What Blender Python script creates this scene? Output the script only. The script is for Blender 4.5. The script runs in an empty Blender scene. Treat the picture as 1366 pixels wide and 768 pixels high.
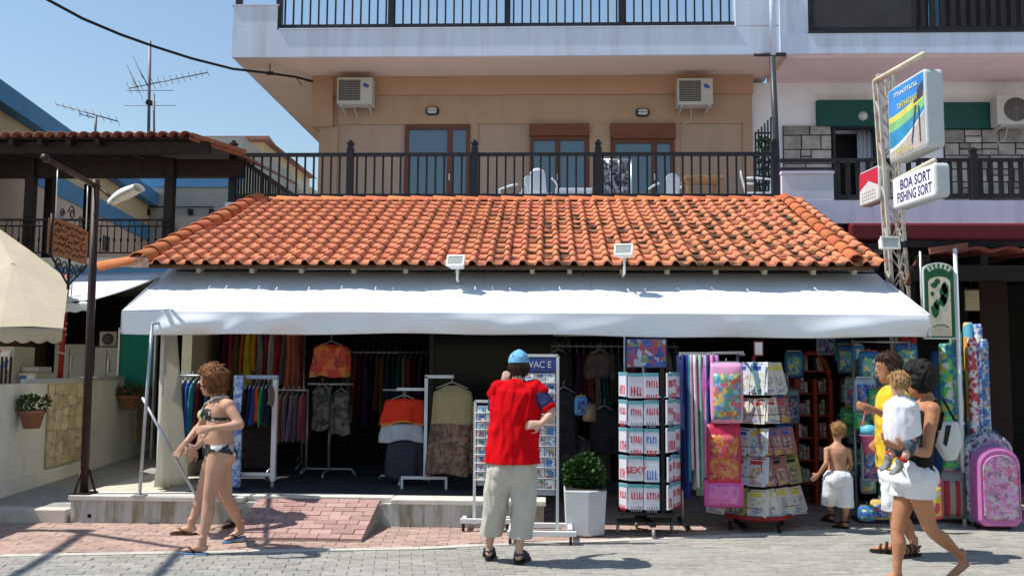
import bpy, bmesh, math, random
import numpy as np
from mathutils import Vector, Matrix, noise
random.seed(7)
scene = bpy.context.scene
COL = scene.collection
R = math.radians

# ------------------------------------------------------------------ camera
F_PX, CAM_H = 1210.0, 1.6                       # focal length in pixels of the 1366 px photograph
TILT, YAW, ROLL = R(4.9), R(2.2), R(0.4)
CAM = Vector((0, 0, CAM_H))
FWD = Vector((-math.sin(YAW) * math.cos(TILT), math.cos(YAW) * math.cos(TILT), math.sin(TILT)))
_r0 = Vector((math.cos(YAW), math.sin(YAW), 0)); _u0 = _r0.cross(FWD)
RGT = _r0 * math.cos(ROLL) + _u0 * math.sin(ROLL)
UPV = _u0 * math.cos(ROLL) - _r0 * math.sin(ROLL)
cam_data = bpy.data.cameras.new('camera'); cam = bpy.data.objects.new('camera', cam_data)
COL.objects.link(cam)
cam_data.sensor_width = 36; cam_data.lens = 36 * F_PX / 1366
cam_data.clip_end = 2000
m4 = Matrix((RGT, UPV, -FWD)).transposed().to_4x4(); m4.translation = CAM
cam.matrix_world = m4
scene.camera = cam

# ------------------------------------------------------------------ sky, sun, exposure
SUN_EL, SUN_AZ = R(59), R(6)                    # light travels along +X, a touch away from the street
ldir = Vector((math.cos(SUN_EL) * math.cos(SUN_AZ), math.cos(SUN_EL) * math.sin(SUN_AZ), -math.sin(SUN_EL)))
world = bpy.data.worlds.new('World'); scene.world = world; world.use_nodes = True
wn = world.node_tree; bg = wn.nodes['Background']
sky = wn.nodes.new('ShaderNodeTexSky'); sky.sky_type = 'NISHITA'; sky.sun_disc = False
sky.sun_elevation = SUN_EL
sky.sun_rotation = math.atan2(-ldir.x, -ldir.y)
sky.air_density = 1.5; sky.dust_density = 0.35; sky.ozone_density = 3.0; sky.altitude = 0
wn.links.new(sky.outputs[0], bg.inputs[0]); bg.inputs[1].default_value = 0.115
sun_d = bpy.data.lights.new('sun', 'SUN'); sun_d.energy = 5.0; sun_d.angle = R(0.53); sun_d.color = (1, .955, .88)
sun = bpy.data.objects.new('sun', sun_d); COL.objects.link(sun)
sun.rotation_euler = ldir.to_track_quat('-Z', 'Y').to_euler()
vs = scene.view_settings
vs.view_transform = 'Standard'; vs.look = 'None'; vs.gamma = 1; vs.use_curve_mapping = False
vs.exposure = 0.30
scene.render.engine = 'CYCLES'
scene.cycles.max_bounces = 8

# ------------------------------------------------------------------ pixel -> place (design positions, each at its own distance)
def ray(px, py):
    return FWD + RGT * ((px - 683) / F_PX) + UPV * ((384 - py) / F_PX)
def U(px, py, Y):                               # point at depth Y
    d = ray(px, py); return CAM + d * ((Y - CAM.y) / d.y)
def G(px, py, z=0.0):                           # point on the level z
    d = ray(px, py); return CAM + d * ((z - CAM.z) / d.z)
def UX(px, py, X):
    d = ray(px, py); return CAM + d * ((X - CAM.x) / d.x)
def V(*a): return Vector(a)

# ------------------------------------------------------------------ colours and materials
def lin(c): return c / 12.92 if c <= .04045 else ((c + .055) / 1.055) ** 2.4
def S(r, g, b): return (lin(r / 255), lin(g / 255), lin(b / 255))
def sc(c, k): return tuple(min(1, x * k) for x in c)

def nd(nt, t, **kw):
    n = nt.nodes.new(t)
    for k, v in kw.items(): setattr(n, k, v)
    return n
def mixc(nt, fac, a, b, blend='MIX'):
    m = nd(nt, 'ShaderNodeMix', data_type='RGBA', blend_type=blend)
    for sock, v in ((m.inputs[0], fac), (m.inputs[6], a), (m.inputs[7], b)):
        if hasattr(v, 'is_linked') or hasattr(v, 'node'): nt.links.new(v, sock)
        elif isinstance(v, tuple): sock.default_value = (*v[:3], 1)
        else: sock.default_value = v
    return m.outputs[2]
def ramp(nt, src, a, b):
    n = nd(nt, 'ShaderNodeMapRange'); n.inputs[1].default_value = a; n.inputs[2].default_value = b
    nt.links.new(src, n.inputs[0]); return n.outputs[0]
MATS = {}
def M(name, col, rough=.75, var=.12, scale=6., bump=0., bscale=40., metal=0., spec=.22, rand=0., isl=0.,
      stain=None, stain_amt=.0, stain_scale=1.5, stain_lo=.5, stain_hi=.72, stretch=(1, 1, 1), sss=0., transl=0., alpha=1., coat=0., world=False):
    if name in MATS: return MATS[name]
    m = bpy.data.materials.new(name); m.use_nodes = True; nt = m.node_tree; L = nt.links.new
    p = nt.nodes['Principled BSDF']
    tc = nd(nt, 'ShaderNodeTexCoord'); mp = nd(nt, 'ShaderNodeMapping'); mp.inputs[3].default_value = stretch
    if world:
        ge = nd(nt, 'ShaderNodeNewGeometry'); L(ge.outputs['Position'], mp.inputs[0])
    else: L(tc.outputs['Object'], mp.inputs[0])
    nz = nd(nt, 'ShaderNodeTexNoise'); nz.inputs['Scale'].default_value = scale; nz.inputs['Detail'].default_value = 6
    L(mp.outputs[0], nz.inputs['Vector'])
    f = ramp(nt, nz.outputs[0], .3, .7)
    c = mixc(nt, f, sc(col, 1 - var), sc(col, 1 + var))
    if rand or isl:
        if rand:
            oi = nd(nt, 'ShaderNodeObjectInfo'); rsrc = oi.outputs['Random']
            if isl:
                g2 = nd(nt, 'ShaderNodeNewGeometry'); ad = nd(nt, 'ShaderNodeMath', operation='ADD')
                L(rsrc, ad.inputs[0]); L(g2.outputs['Random Per Island'], ad.inputs[1])
                fr = nd(nt, 'ShaderNodeMath', operation='FRACT'); L(ad.outputs[0], fr.inputs[0]); rsrc = fr.outputs[0]
        else:
            g2 = nd(nt, 'ShaderNodeNewGeometry'); rsrc = g2.outputs['Random Per Island']
        hsv = nd(nt, 'ShaderNodeHueSaturation')
        k = rand or isl
        v = nd(nt, 'ShaderNodeMapRange'); v.inputs[3].default_value = 1 - k; v.inputs[4].default_value = 1 + k * .8
        L(rsrc, v.inputs[0]); L(v.outputs[0], hsv.inputs['Value'])
        wh = nd(nt, 'ShaderNodeTexWhiteNoise', noise_dimensions='1D'); L(rsrc, wh.inputs['W'])
        h = nd(nt, 'ShaderNodeMapRange'); h.inputs[3].default_value = .5 - k * .06; h.inputs[4].default_value = .5 + k * .05
        L(wh.outputs[0], h.inputs[0]); L(h.outputs[0], hsv.inputs['Hue'])
        L(c, hsv.inputs['Color']); c = hsv.outputs[0]
    if stain:
        n2 = nd(nt, 'ShaderNodeTexNoise'); n2.inputs['Scale'].default_value = stain_scale; n2.inputs['Detail'].default_value = 7
        n2.inputs['Roughness'].default_value = .65
        L(mp.outputs[0], n2.inputs['Vector'])
        sf = ramp(nt, n2.outputs[0], stain_lo, stain_hi)
        mu = nd(nt, 'ShaderNodeMath', operation='MULTIPLY'); L(sf, mu.inputs[0]); mu.inputs[1].default_value = stain_amt
        c = mixc(nt, mu.outputs[0], c, stain)
    L(c, p.inputs['Base Color'])
    p.inputs['Roughness'].default_value = rough; p.inputs['Metallic'].default_value = metal
    p.inputs['Specular IOR Level'].default_value = spec
    if sss: p.inputs['Subsurface Weight'].default_value = sss; p.inputs['Subsurface Radius'].default_value = (.02, .008, .004)
    if coat: p.inputs['Coat Weight'].default_value = coat
    if alpha < 1: p.inputs['Alpha'].default_value = alpha
    if bump:
        n3 = nd(nt, 'ShaderNodeTexNoise'); n3.inputs['Scale'].default_value = bscale; n3.inputs['Detail'].default_value = 5
        L(mp.outputs[0], n3.inputs['Vector'])
        b = nd(nt, 'ShaderNodeBump'); b.inputs['Strength'].default_value = bump; b.inputs['Distance'].default_value = .02
        L(n3.outputs[0], b.inputs['Height']); L(b.outputs[0], p.inputs['Normal'])
    if transl:
        t = nd(nt, 'ShaderNodeBsdfTranslucent'); L(c, t.inputs[0]); mx = nd(nt, 'ShaderNodeMixShader')
        mx.inputs[0].default_value = transl; L(p.outputs[0], mx.inputs[1]); L(t.outputs[0], mx.inputs[2])
        L(mx.outputs[0], nt.nodes['Material Output'].inputs[0])
    MATS[name] = m; return m

def M_glass(name, tint=(.05, .09, .13), rough=.05):
    """window pane seen from the street: dark room behind, sharp reflection"""
    if name in MATS: return MATS[name]
    m = bpy.data.materials.new(name); m.use_nodes = True; p = m.node_tree.nodes['Principled BSDF']
    p.inputs['Base Color'].default_value = (*tint, 1); p.inputs['Roughness'].default_value = rough
    p.inputs['Specular IOR Level'].default_value = 1.0
    p.inputs['IOR'].default_value = 1.6
    MATS[name] = m; return m

def M_print(name, cols, scale=30., rough=.5, stretch=(1, 1, 1), rand=True):
    """busy printed matter: random coloured cells, shifted per object"""
    if name in MATS: return MATS[name]
    m = bpy.data.materials.new(name); m.use_nodes = True; nt = m.node_tree; L = nt.links.new
    p = nt.nodes['Principled BSDF']; p.inputs['Roughness'].default_value = rough
    tc = nd(nt, 'ShaderNodeTexCoord'); mp = nd(nt, 'ShaderNodeMapping'); mp.inputs[3].default_value = stretch
    L(tc.outputs['Object'], mp.inputs[0])
    src = mp.outputs[0]
    if rand:
        oi = nd(nt, 'ShaderNodeObjectInfo'); ml = nd(nt, 'ShaderNodeMath', operation='MULTIPLY'); ml.inputs[1].default_value = 77.
        L(oi.outputs['Random'], ml.inputs[0]); va = nd(nt, 'ShaderNodeVectorMath', operation='ADD')
        L(mp.outputs[0], va.inputs[0]); L(ml.outputs[0], va.inputs[1]); src = va.outputs[0]
    nz = nd(nt, 'ShaderNodeTexNoise'); nz.inputs['Scale'].default_value = scale * .6; L(src, nz.inputs['Vector'])
    mixv = nd(nt, 'ShaderNodeMix', data_type='RGBA', blend_type='LINEAR_LIGHT'); mixv.inputs[0].default_value = .06
    L(src, mixv.inputs[6]); L(nz.outputs[1], mixv.inputs[7])
    vo = nd(nt, 'ShaderNodeTexVoronoi'); vo.inputs['Scale'].default_value = scale; L(mixv.outputs[2], vo.inputs['Vector'])
    sp = nd(nt, 'ShaderNodeSeparateColor'); L(vo.outputs['Color'], sp.inputs[0])
    cr = nd(nt, 'ShaderNodeValToRGB'); cr.color_ramp.interpolation = 'CONSTANT'
    el = cr.color_ramp.elements
    while len(el) < len(cols): el.new(.5)
    for i, c in enumerate(cols): el[i].position = i / len(cols); el[i].color = (*c, 1)
    L(sp.outputs[0], cr.inputs[0]); L(cr.outputs[0], p.inputs['Base Color'])
    MATS[name] = m; return m

def M_stripes(name, c1, c2, scale, axis=0, rough=.8, distort=0.):
    if name in MATS: return MATS[name]
    m = bpy.data.materials.new(name); m.use_nodes = True; nt = m.node_tree; L = nt.links.new
    p = nt.nodes['Principled BSDF']; p.inputs['Roughness'].default_value = rough
    tc = nd(nt, 'ShaderNodeTexCoord'); w = nd(nt, 'ShaderNodeTexWave'); w.bands_direction = 'XYZ'[axis]
    w.inputs['Scale'].default_value = scale; w.inputs['Distortion'].default_value = distort
    L(tc.outputs['Object'], w.inputs[0]); f = ramp(nt, w.outputs[1], .45, .55)
    L(mixc(nt, f, c1, c2), p.inputs['Base Color']); MATS[name] = m; return m

# ------------------------------------------------------------------ mesh building
class MB:
    def __init__(s): s.v = []; s.f = []; s.m = []; s.cur = 0; s.smooth = []; s.sm = False
    def add(s, vs, fs):
        o = len(s.v); s.v += [tuple(v) for v in vs]
        for f in fs: s.f.append([o + i for i in f]); s.m.append(s.cur); s.smooth.append(s.sm)
        return s
    def hexa(s, p):                 # 8 points: bottom 4 ccw, top 4 ccw
        return s.add(p, [(3, 2, 1, 0), (4, 5, 6, 7), (0, 1, 5, 4), (1, 2, 6, 5), (2, 3, 7, 6), (3, 0, 4, 7)])
    def box(s, x0, x1, y0, y1, z0, z1):
        return s.hexa([(x0, y0, z0), (x1, y0, z0), (x1, y1, z0), (x0, y1, z0), (x0, y0, z1), (x1, y0, z1), (x1, y1, z1), (x0, y1, z1)])
    def cbox(s, c, sx, sy, sz, rot=None):
        pts = [Vector((a * sx / 2, b * sy / 2, d * sz / 2)) for d in (-1, 1) for a, b in ((-1, -1), (1, -1), (1, 1), (-1, 1))]
        if rot is not None: pts = [rot @ q for q in pts]
        return s.hexa([Vector(c) + q for q in pts])
    def bar(s, a, b, w, h=None, up=(0, 0, 1)):
        a, b = Vector(a), Vector(b); h = h or w; t = (b - a).normalized(); u = Vector(up)
        if abs(t.dot(u)) > .98: u = Vector((0, 1, 0))
        x = t.cross(u).normalized() * w / 2; y = x.cross(t).normalized() * h / 2
        return s.hexa([a - x - y, a + x - y, a + x + y, a - x + y, b - x - y, b + x - y, b + x + y, b - x + y])
    def tube(s, pts, r, n=8, caps=True):
        pts = [Vector(p) for p in pts]; rr = r if isinstance(r, (list, tuple)) else [r] * len(pts)
        rings = []; prev = None
        for i, p in enumerate(pts):
            t = (pts[min(i + 1, len(pts) - 1)] - pts[max(i - 1, 0)]).normalized()
            if prev is None:
                u = Vector((0, 0, 1)) if abs(t.z) < .9 else Vector((1, 0, 0)); x = t.cross(u).normalized()
            else: x = (prev - t * prev.dot(t)).normalized()
            prev = x; y = t.cross(x)
            rings.append([p + (x * math.cos(2 * math.pi * k / n) + y * math.sin(2 * math.pi * k / n)) * rr[i] for k in range(n)])
        vs = [v for rg in rings for v in rg]; fs = []
        for i in range(len(rings) - 1):
            for k in range(n):
                a, b = i * n + k, i * n + (k + 1) % n; fs.append((a, b, b + n, a + n))
        if caps: fs.append(tuple(reversed(range(n)))); fs.append(tuple((len(rings) - 1) * n + k for k in range(n)))
        o = s.sm; s.sm = True; s.add(vs, fs); s.sm = o; return s
    def lathe(s, c, prof, n=20, ax=(0, 0, 1)):
        c = Vector(c); q = Vector((0, 0, 1)).rotation_difference(Vector(ax)); vs = []
        for r, z in prof:
            for k in range(n):
                a = 2 * math.pi * k / n; vs.append(c + q @ Vector((r * math.cos(a), r * math.sin(a), z)))
        fs = [(i * n + k, i * n + (k + 1) % n, (i + 1) * n + (k + 1) % n, (i + 1) * n + k) for i in range(len(prof) - 1) for k in range(n)]
        fs += [tuple(reversed(range(n))), tuple((len(prof) - 1) * n + k for k in range(n))]
        o = s.sm; s.sm = True; s.add(vs, fs); s.sm = o; return s
    def prism(s, poly, d):          # polygon (list of points) extruded by vector d
        poly = [Vector(p) for p in poly]; d = Vector(d); n = len(poly)
        return s.add(poly + [p + d for p in poly], [tuple(reversed(range(n))), tuple(range(n, 2 * n))] + [(i, (i + 1) % n, n + (i + 1) % n, n + i) for i in range(n)])
    def grid(s, fn, nu, nv):
        vs = [fn(i / nu, j / nv) for j in range(nv + 1) for i in range(nu + 1)]
        fs = [(j * (nu + 1) + i, j * (nu + 1) + i + 1, (j + 1) * (nu + 1) + i + 1, (j + 1) * (nu + 1) + i) for j in range(nv) for i in range(nu)]
        o = s.sm; s.sm = True; s.add(vs, fs); s.sm = o; return s
    def mesh(s, name, mats):
        me = bpy.data.meshes.new(name); me.from_pydata(s.v, [], s.f)
        for m in (mats if isinstance(mats, (list, tuple)) else [mats]): me.materials.append(m)
        me.polygons.foreach_set('material_index', s.m); me.polygons.foreach_set('use_smooth', s.smooth)
        me.update(); return me
    def build(s, name, mats, parent=None, recalc=True, loc=None):
        me = s.mesh(name, mats)
        if recalc:
            b = bmesh.new(); b.from_mesh(me); bmesh.ops.recalc_face_normals(b, faces=b.faces); b.to_mesh(me); b.free()
        return obj(name, me, parent, loc)
WORLD = {}
def obj(name, me, parent=None, loc=None):
    o = bpy.data.objects.new(name, me); COL.objects.link(o)
    if loc is not None: o.location = loc
    WORLD[o.name] = Matrix.Translation(loc or (0, 0, 0))
    if parent is not None:                      # parts are modelled where they stand
        o.parent = parent; o.matrix_parent_inverse = WORLD[parent.name].inverted()
    return o
def tag(o, label=None, cat=None, group=None, kind=None):
    if label: o['label'] = label
    if cat: o['category'] = cat
    if group: o['group'] = group
    if kind: o['kind'] = kind
    return o
def thing(name, label, cat, group=None, loc=(0, 0, 0)):
    o = bpy.data.objects.new(name, None); COL.objects.link(o); o.empty_display_size = .1
    o.location = loc
    WORLD[o.name] = Matrix.Translation(loc)
    return tag(o, label, cat, group)
def copy_tree(o, parent=None, **kw):
    c = o.copy(); COL.objects.link(c)
    if parent is not None: c.parent = parent
    for ch in o.children: copy_tree(ch, c)
    return c
def solidify(o, t, off=0.):
    m = o.modifiers.new('thick', 'SOLIDIFY'); m.thickness = t; m.offset = off; return o
def bevel(o, w, n=2):
    m = o.modifiers.new('bevel', 'BEVEL'); m.width = w; m.segments = n; m.limit_method = 'ANGLE'; m.angle_limit = R(40); return o
def subsurf(o, n=1):
    m = o.modifiers.new('sub', 'SUBSURF'); m.levels = n; m.render_levels = n; return o
WORK = bpy.data.scenes.new('workbench')        # small side scene for baking meshes quickly; removed at the end
def bake(o):
    WORK.collection.objects.link(o)
    with bpy.context.temp_override(scene=WORK, view_layer=WORK.view_layers[0]): dg = bpy.context.evaluated_depsgraph_get()
    dg.update(); me = bpy.data.meshes.new_from_object(o.evaluated_get(dg)); bpy.data.objects.remove(o); return me
def text_mesh(body, size, depth=.002, align='CENTER', shear=0., bold=0.):
    cu = bpy.data.curves.new('txt', 'FONT'); cu.body = body; cu.size = size; cu.extrude = depth; cu.align_x = align; cu.align_y = 'CENTER'
    cu.shear = shear; cu.offset = bold; cu.resolution_u = 3
    me = bake(bpy.data.objects.new('txt', cu)); bpy.data.curves.remove(cu); return me
def text(name, body, size, mat, origin, xdir, updir, parent, depth=.002, bold=0., sx=1.):
    me = text_mesh(body, size, depth, bold=bold); me.materials.clear(); me.materials.append(mat)
    x = Vector(xdir).normalized(); y = Vector(updir).normalized(); n = x.cross(y).normalized(); y = n.cross(x)
    mm = Matrix((x * sx, y, n)).transposed().to_4x4(); mm.translation = Vector(origin)
    me.transform(mm); return obj(name, me, parent)
# ================================================================== ground
m_joint = M('joint_sand', S(150, 145, 135), .95, .2, 20, .3, 120)
m_paver = M('grey_paver', (.315, .302, .27), .9, .14, 14, .35, 160, isl=.13, stain=(.22, .21, .19), stain_amt=.5, stain_scale=.9, world=True)
m_redp = M('red_paver', (.41, .285, .235), .9, .14, 14, .35, 160, isl=.16, stain=(.28, .20, .17), stain_amt=.45, stain_scale=1.1, world=True)
m_redb = M('red_brick_paver', (.42, .265, .235), .88, .12, 10, .3, 160, rand=.2, stain=(.25, .15, .14), stain_amt=.3, stain_scale=2., world=True)
m_conc = M('concrete', (.50, .51, .48), .92, .12, 5, .4, 90, stain=(.22, .18, .10), stain_amt=.8, stain_scale=2.2, stain_lo=.46, stain_hi=.62, stretch=(4.2, 4.2, .6), world=True)
m_coping = M('pale_coping', (.62, .60, .54), .9, .1, 9, .2, 120, stain=(.3, .28, .24), stain_amt=.4, stain_scale=4)
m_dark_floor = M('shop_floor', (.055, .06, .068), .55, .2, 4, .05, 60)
m_grey_pave = M('grey_pavement', (.33, .33, .31), .93, .12, 7, .25, 90, stain=(.2, .2, .19), stain_amt=.5)

g = MB(); g.box(-250, 250, -60, 420, -.5, -.012)
tag(g.build('ground', m_joint), kind='structure')

# line where the grey street paving meets the red pavement
BORD = [G(-500, 752), G(0, 741), G(330, 735), G(560, 731), G(640, 727), G(800, 721), G(1000, 713), G(1160, 704), G(1366, 694), G(1800, 674)]
def bord_y(x):
    for a, b in zip(BORD, BORD[1:]):
        if a.x <= x <= b.x: return a.y + (b.y - a.y) * (x - a.x) / (b.x - a.x)
    return BORD[0].y if x < BORD[0].x else BORD[-1].y
def paving(mb, x0, x1, y0, y1, w, d, ang, keep, gap=.0035, h=.05, jit=.0025, bond=True):
    ca, sa = math.cos(ang), math.sin(ang)
    n = 0
    for j in range(int(y0 / d) - 30, int(y1 / d) + 30):
        for i in range(int(x0 / w) - 6, int(x1 / w) + 6):
            u = i * w + (w / 2 if (j % 2 and bond) else 0); v = j * d
            cx, cy = (u + w / 2) * ca - (v + d / 2) * sa, (u + w / 2) * sa + (v + d / 2) * ca
            if not (x0 < cx < x1 and y0 < cy < y1) or not keep(cx, cy): continue
            z = random.uniform(-jit, jit); g2 = gap / 2; c = .004
            P = []
            for zz, e in ((-h, 0), (z - c, 0), (z, c)):
                for a, b in ((u + g2 + e, v + g2 + e), (u + w - g2 - e, v + g2 + e), (u + w - g2 - e, v + d - g2 - e), (u + g2 + e, v + d - g2 - e)):
                    P.append((a * ca - b * sa, a * sa + b * ca, zz + (random.uniform(-.0012, .0012) if zz == z else 0)))
            mb.add(P, [(8, 9, 10, 11)] + [(k, (k + 1) % 4, 4 + (k + 1) % 4, 4 + k) for k in range(4)] + [(4 + k, 4 + (k + 1) % 4, 8 + (k + 1) % 4, 8 + k) for k in range(4)])
            n += 1
    return n
st = MB(); paving(st, -7, 7, 5.6, 10.5, .2, .1, R(9), lambda x, y: y < bord_y(x) - .06)
o = tag(st.build('street_paving', m_paver, recalc=False), 'grey concrete block paving of the street', None, kind='stuff')
rp = MB(); paving(rp, -9, 8.5, 7, 13.2, .2, .1, R(4), lambda x, y: y > bord_y(x) + .07 and not (x < -.3 and y > 9.2) and not(x<-5.05 and y>9.0))
o = tag(rp.build('pavement_bricks', m_redp, recalc=False), 'red brick paving of the pavement', None, kind='stuff')
# pale edging blocks along the border
k = 0
m_edge = M('edging', (.5, .475, .42), .9, .1, 10, .3, 120, rand=.1)
edge_root = MB(); edge_root.prism([V(p.x, p.y, -.04) for p in BORD] + [V(BORD[-1].x, 13.2, -.04), V(BORD[0].x, 13.2, -.04)], (0, 0, .031))
pav = tag(edge_root.build('pavement', m_joint), kind='structure')
pts = []
for a, b in zip(BORD[:-1], BORD[1:]):
    n = max(1, int((b - a).length / .5)); pts += [a + (b - a) * i / n for i in range(n)]
for a, b in zip(pts, pts[1:]):
    if -7.2 < a.x < 7:
        t = (b - a).normalized() * .003; e = MB(); e.bar(a + t + V(0, 0, -.045), b - t + V(0, 0, -.045), .1, .1); e.build('edging_stone', m_edge, pav)

# raised platform the shop stands on (left two thirds), with its red brick ramp
PZ = .27
PL = G(78, 701).x; PY = 9.12; PR = -.02
RX0, RX1 = G(350, 690).x + .06, G(517, 690).x            # ramp
plat = thing('shop_platform', 'low weathered concrete platform with pale coping under the white awning', 'platform', loc=((PL + PR) / 2, 10, 0))
p = MB(); p.box(PL, PR, PY + .02, 11.0, -.1, PZ - .05)
p.build('platform_wall', m_conc, plat)
p = MB(); p.box(PL - .02, RX0 - .12, PY, PY + .32, PZ - .05, PZ); bevel(p.build('coping', m_coping, plat), .008)
p = MB(); p.box(RX0 - .117, RX1 + .117, PY + .12, PY + .32, PZ - .05, PZ + .003); bevel(p.build('coping', m_coping, plat), .008)
p = MB(); p.box(RX1 + .12, PR + .02, PY, PY + .32, PZ - .05, PZ); bevel(p.build('coping', m_coping, plat), .008)
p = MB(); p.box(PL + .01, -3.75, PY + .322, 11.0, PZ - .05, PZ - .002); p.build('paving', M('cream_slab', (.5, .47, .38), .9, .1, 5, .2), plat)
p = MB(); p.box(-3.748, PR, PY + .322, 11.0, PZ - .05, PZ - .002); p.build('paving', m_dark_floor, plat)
p = MB(); c = U(118, 688, PY); p.cbox((c.x, PY + .02, c.z), .035, .012, .035); p.build('drain_hole', M('hole', (.01, .01, .01), .9), plat)
ry0 = G(430, 722).y
ramp_ = thing('brick_ramp', 'red brick ramp leading up to the shop platform', 'ramp', loc=((RX0 + RX1) / 2, ry0, 0))
p = MB(); zt = PZ - .012
p.hexa([(RX0, ry0, -.1), (RX1, ry0, -.1), (RX1, PY + .12, -.1), (RX0, PY + .12, -.1), (RX0, ry0, .004), (RX1, ry0, .004), (RX1, PY + .12, zt - .022), (RX0, PY + .12, zt - .022)])
p.build('ramp_base', m_joint, ramp_)
nr, nc = 9, 6; RL = PY + .115 - ry0; bw = (RX1 - RX0) / nc; bd = RL / nr
brick = None
for j in range(nr):
    for i in range(nc + (j % 2)):
        xa = RX0 + (i - (j % 2) * .5) * bw; xb = xa + bw; xa, xb = max(xa, RX0), min(xb, RX1)
        y0_, y1_ = ry0 + j * bd + .004, ry0 + (j + 1) * bd - .004; z0 = lambda y: .03 + (zt - .006 - .03) * (y - ry0) / RL
        h = random.uniform(-.003, .003); a, b = xa + .004, xb - .004
        q = MB(); q.hexa([(a, y0_, z0(y0_) - .035), (b, y0_, z0(y0_) - .035), (b, y1_, z0(y1_) - .035), (a, y1_, z0(y1_) - .035),
                          (a, y0_, z0(y0_) + h), (b, y0_, z0(y0_) + h), (b, y1_, z0(y1_) + h), (a, y1_, z0(y1_) + h)])
        q.build('brick', m_redb, ramp_, recalc=False)
# neighbour's side pavement, one low kerb up
kz = .13
p = MB(); p.box(-14, PL - .03, 9.28, 17, -.1, kz - .004)
tag(p.build('side_pavement', m_grey_pave), kind='structure')
kb = thing('kerb', 'low worn kerb with whitened top beside the shop platform', 'kerb', loc=(-6.5, 9.15, 0))
x = PL - .025
while x > -9:
    p = MB(); p.box(x - .78, x, 9.1, 9.276, -.1, kz); bevel(p.build('kerb_stone', M('kerb_stone', (.55, .49, .43), .9, .15, 6, .4, 80, stain=(.3, .22, .2), stain_amt=.7, rand=.1), kb), .012); x -= .784
# ================================================================== the shop: low tiled roof, awning, open dark front
m_wallcream = M('cream_wall', (.62, .56, .38), .9, .06, 3, .15, 60)
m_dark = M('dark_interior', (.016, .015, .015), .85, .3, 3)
m_fascia = M('brown_fascia', (.10, .055, .03), .7, .2, 12)
m_raft = M('rafter_wood', (.30, .26, .2), .8, .2, 12)
m_tile = M('clay_tile', (.72, .265, .14), .85, .10, 22, .3, 130, rand=.11, isl=.11, stain=(.085, .075, .05), stain_amt=.0)
def weather(m):
    """patches of grey lichen in the pans, with a shape of their own"""
    nt = m.node_tree; L = nt.links.new; p = nt.nodes['Principled BSDF']; src = p.inputs['Base Color'].links[0].from_socket
    g = nd(nt, 'ShaderNodeNewGeometry')
    n1 = nd(nt, 'ShaderNodeTexNoise'); n1.inputs['Scale'].default_value = .75; n1.inputs['Detail'].default_value = 2; L(g.outputs['Position'], n1.inputs['Vector'])
    n2 = nd(nt, 'ShaderNodeTexNoise'); n2.inputs['Scale'].default_value = 4.5; n2.inputs['Detail'].default_value = 5; L(g.outputs['Position'], n2.inputs['Vector'])
    a = ramp(nt, n1.outputs[0], .38, .5); b = ramp(nt, n2.outputs[0], .47, .53)
    at = nd(nt, 'ShaderNodeAttribute'); at.attribute_name = 'pan'
    sx_ = nd(nt, 'ShaderNodeSeparateXYZ'); L(g.outputs['Position'], sx_.inputs[0]); xm = ramp(nt, sx_.outputs[0], -1.9, .3); ma = nd(nt, 'ShaderNodeMath', operation='MULTIPLY'); L(a, ma.inputs[0]); L(xm, ma.inputs[1]); a = ma.outputs[0]
    m1 = nd(nt, 'ShaderNodeMath', operation='MULTIPLY'); L(a, m1.inputs[0]); L(b, m1.inputs[1])
    m2 = nd(nt, 'ShaderNodeMath', operation='MULTIPLY'); L(m1.outputs[0], m2.inputs[0]); L(at.outputs['Fac'], m2.inputs[1])
    m3 = nd(nt, 'ShaderNodeMath', operation='MULTIPLY'); L(m2.outputs[0], m3.inputs[0]); m3.inputs[1].default_value = .93
    c = mixc(nt, m3.outputs[0], src, (.065, .055, .035)); L(c, p.inputs['Base Color'])
weather(m_tile)
shop = thing('souvenir_shop', 'low shop with orange clay tile roof and open dark front', 'shop', loc=(-.3, 11.5, 0))
YE, YR = 10.0, 13.25
eL, eR = U(186, 357, YE), U(1160, 351, YE); rL, rR = U(345, 266, YR), U(1060, 266, YR)
ze, zr = (eL.z + eR.z) / 2 + .0, (rL.z + rR.z) / 2 - .03
SX0, SX1 = -4.25, 3.85
slope = V(0, YR - YE, zr - ze); SL = slope.length; sd = slope.normalized(); sn = V(1, 0, 0).cross(sd).normalized()
if sn.z < 0: sn = -sn
def RP(x, s, h=0.): return V(x, YE, ze) + sd * s + sn * h
xl = lambda s: eL.x + (rL.x - eL.x) * s / SL
xr = lambda s: eR.x + .06 + (rR.x - eR.x - .02) * s / SL
roof = MB()
roof.hexa([RP(xl(0), .06, -.05), RP(xr(0), .06, -.05), RP(xr(SL), SL, -.05), RP(xl(SL), SL, -.05), RP(xl(0), .06, -.015), RP(xr(0), .06, -.015), RP(xr(SL), SL, -.015), RP(xl(SL), SL, -.015)])
# back half so that the roof is a body, not a sheet
roof.hexa([(rL.x, YR + .001, zr - .6), (rR.x, YR + .001, zr - .6), (rR.x, YR + .3, zr - .6), (rL.x, YR + .3, zr - .6), (rL.x, YR + .001, zr - .02), (rR.x, YR + .001, zr - .02), (rR.x, YR + .3, zr - .02), (rL.x, YR + .3, zr - .02)])
roof = roof.build('roof', m_fascia, shop)
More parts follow.
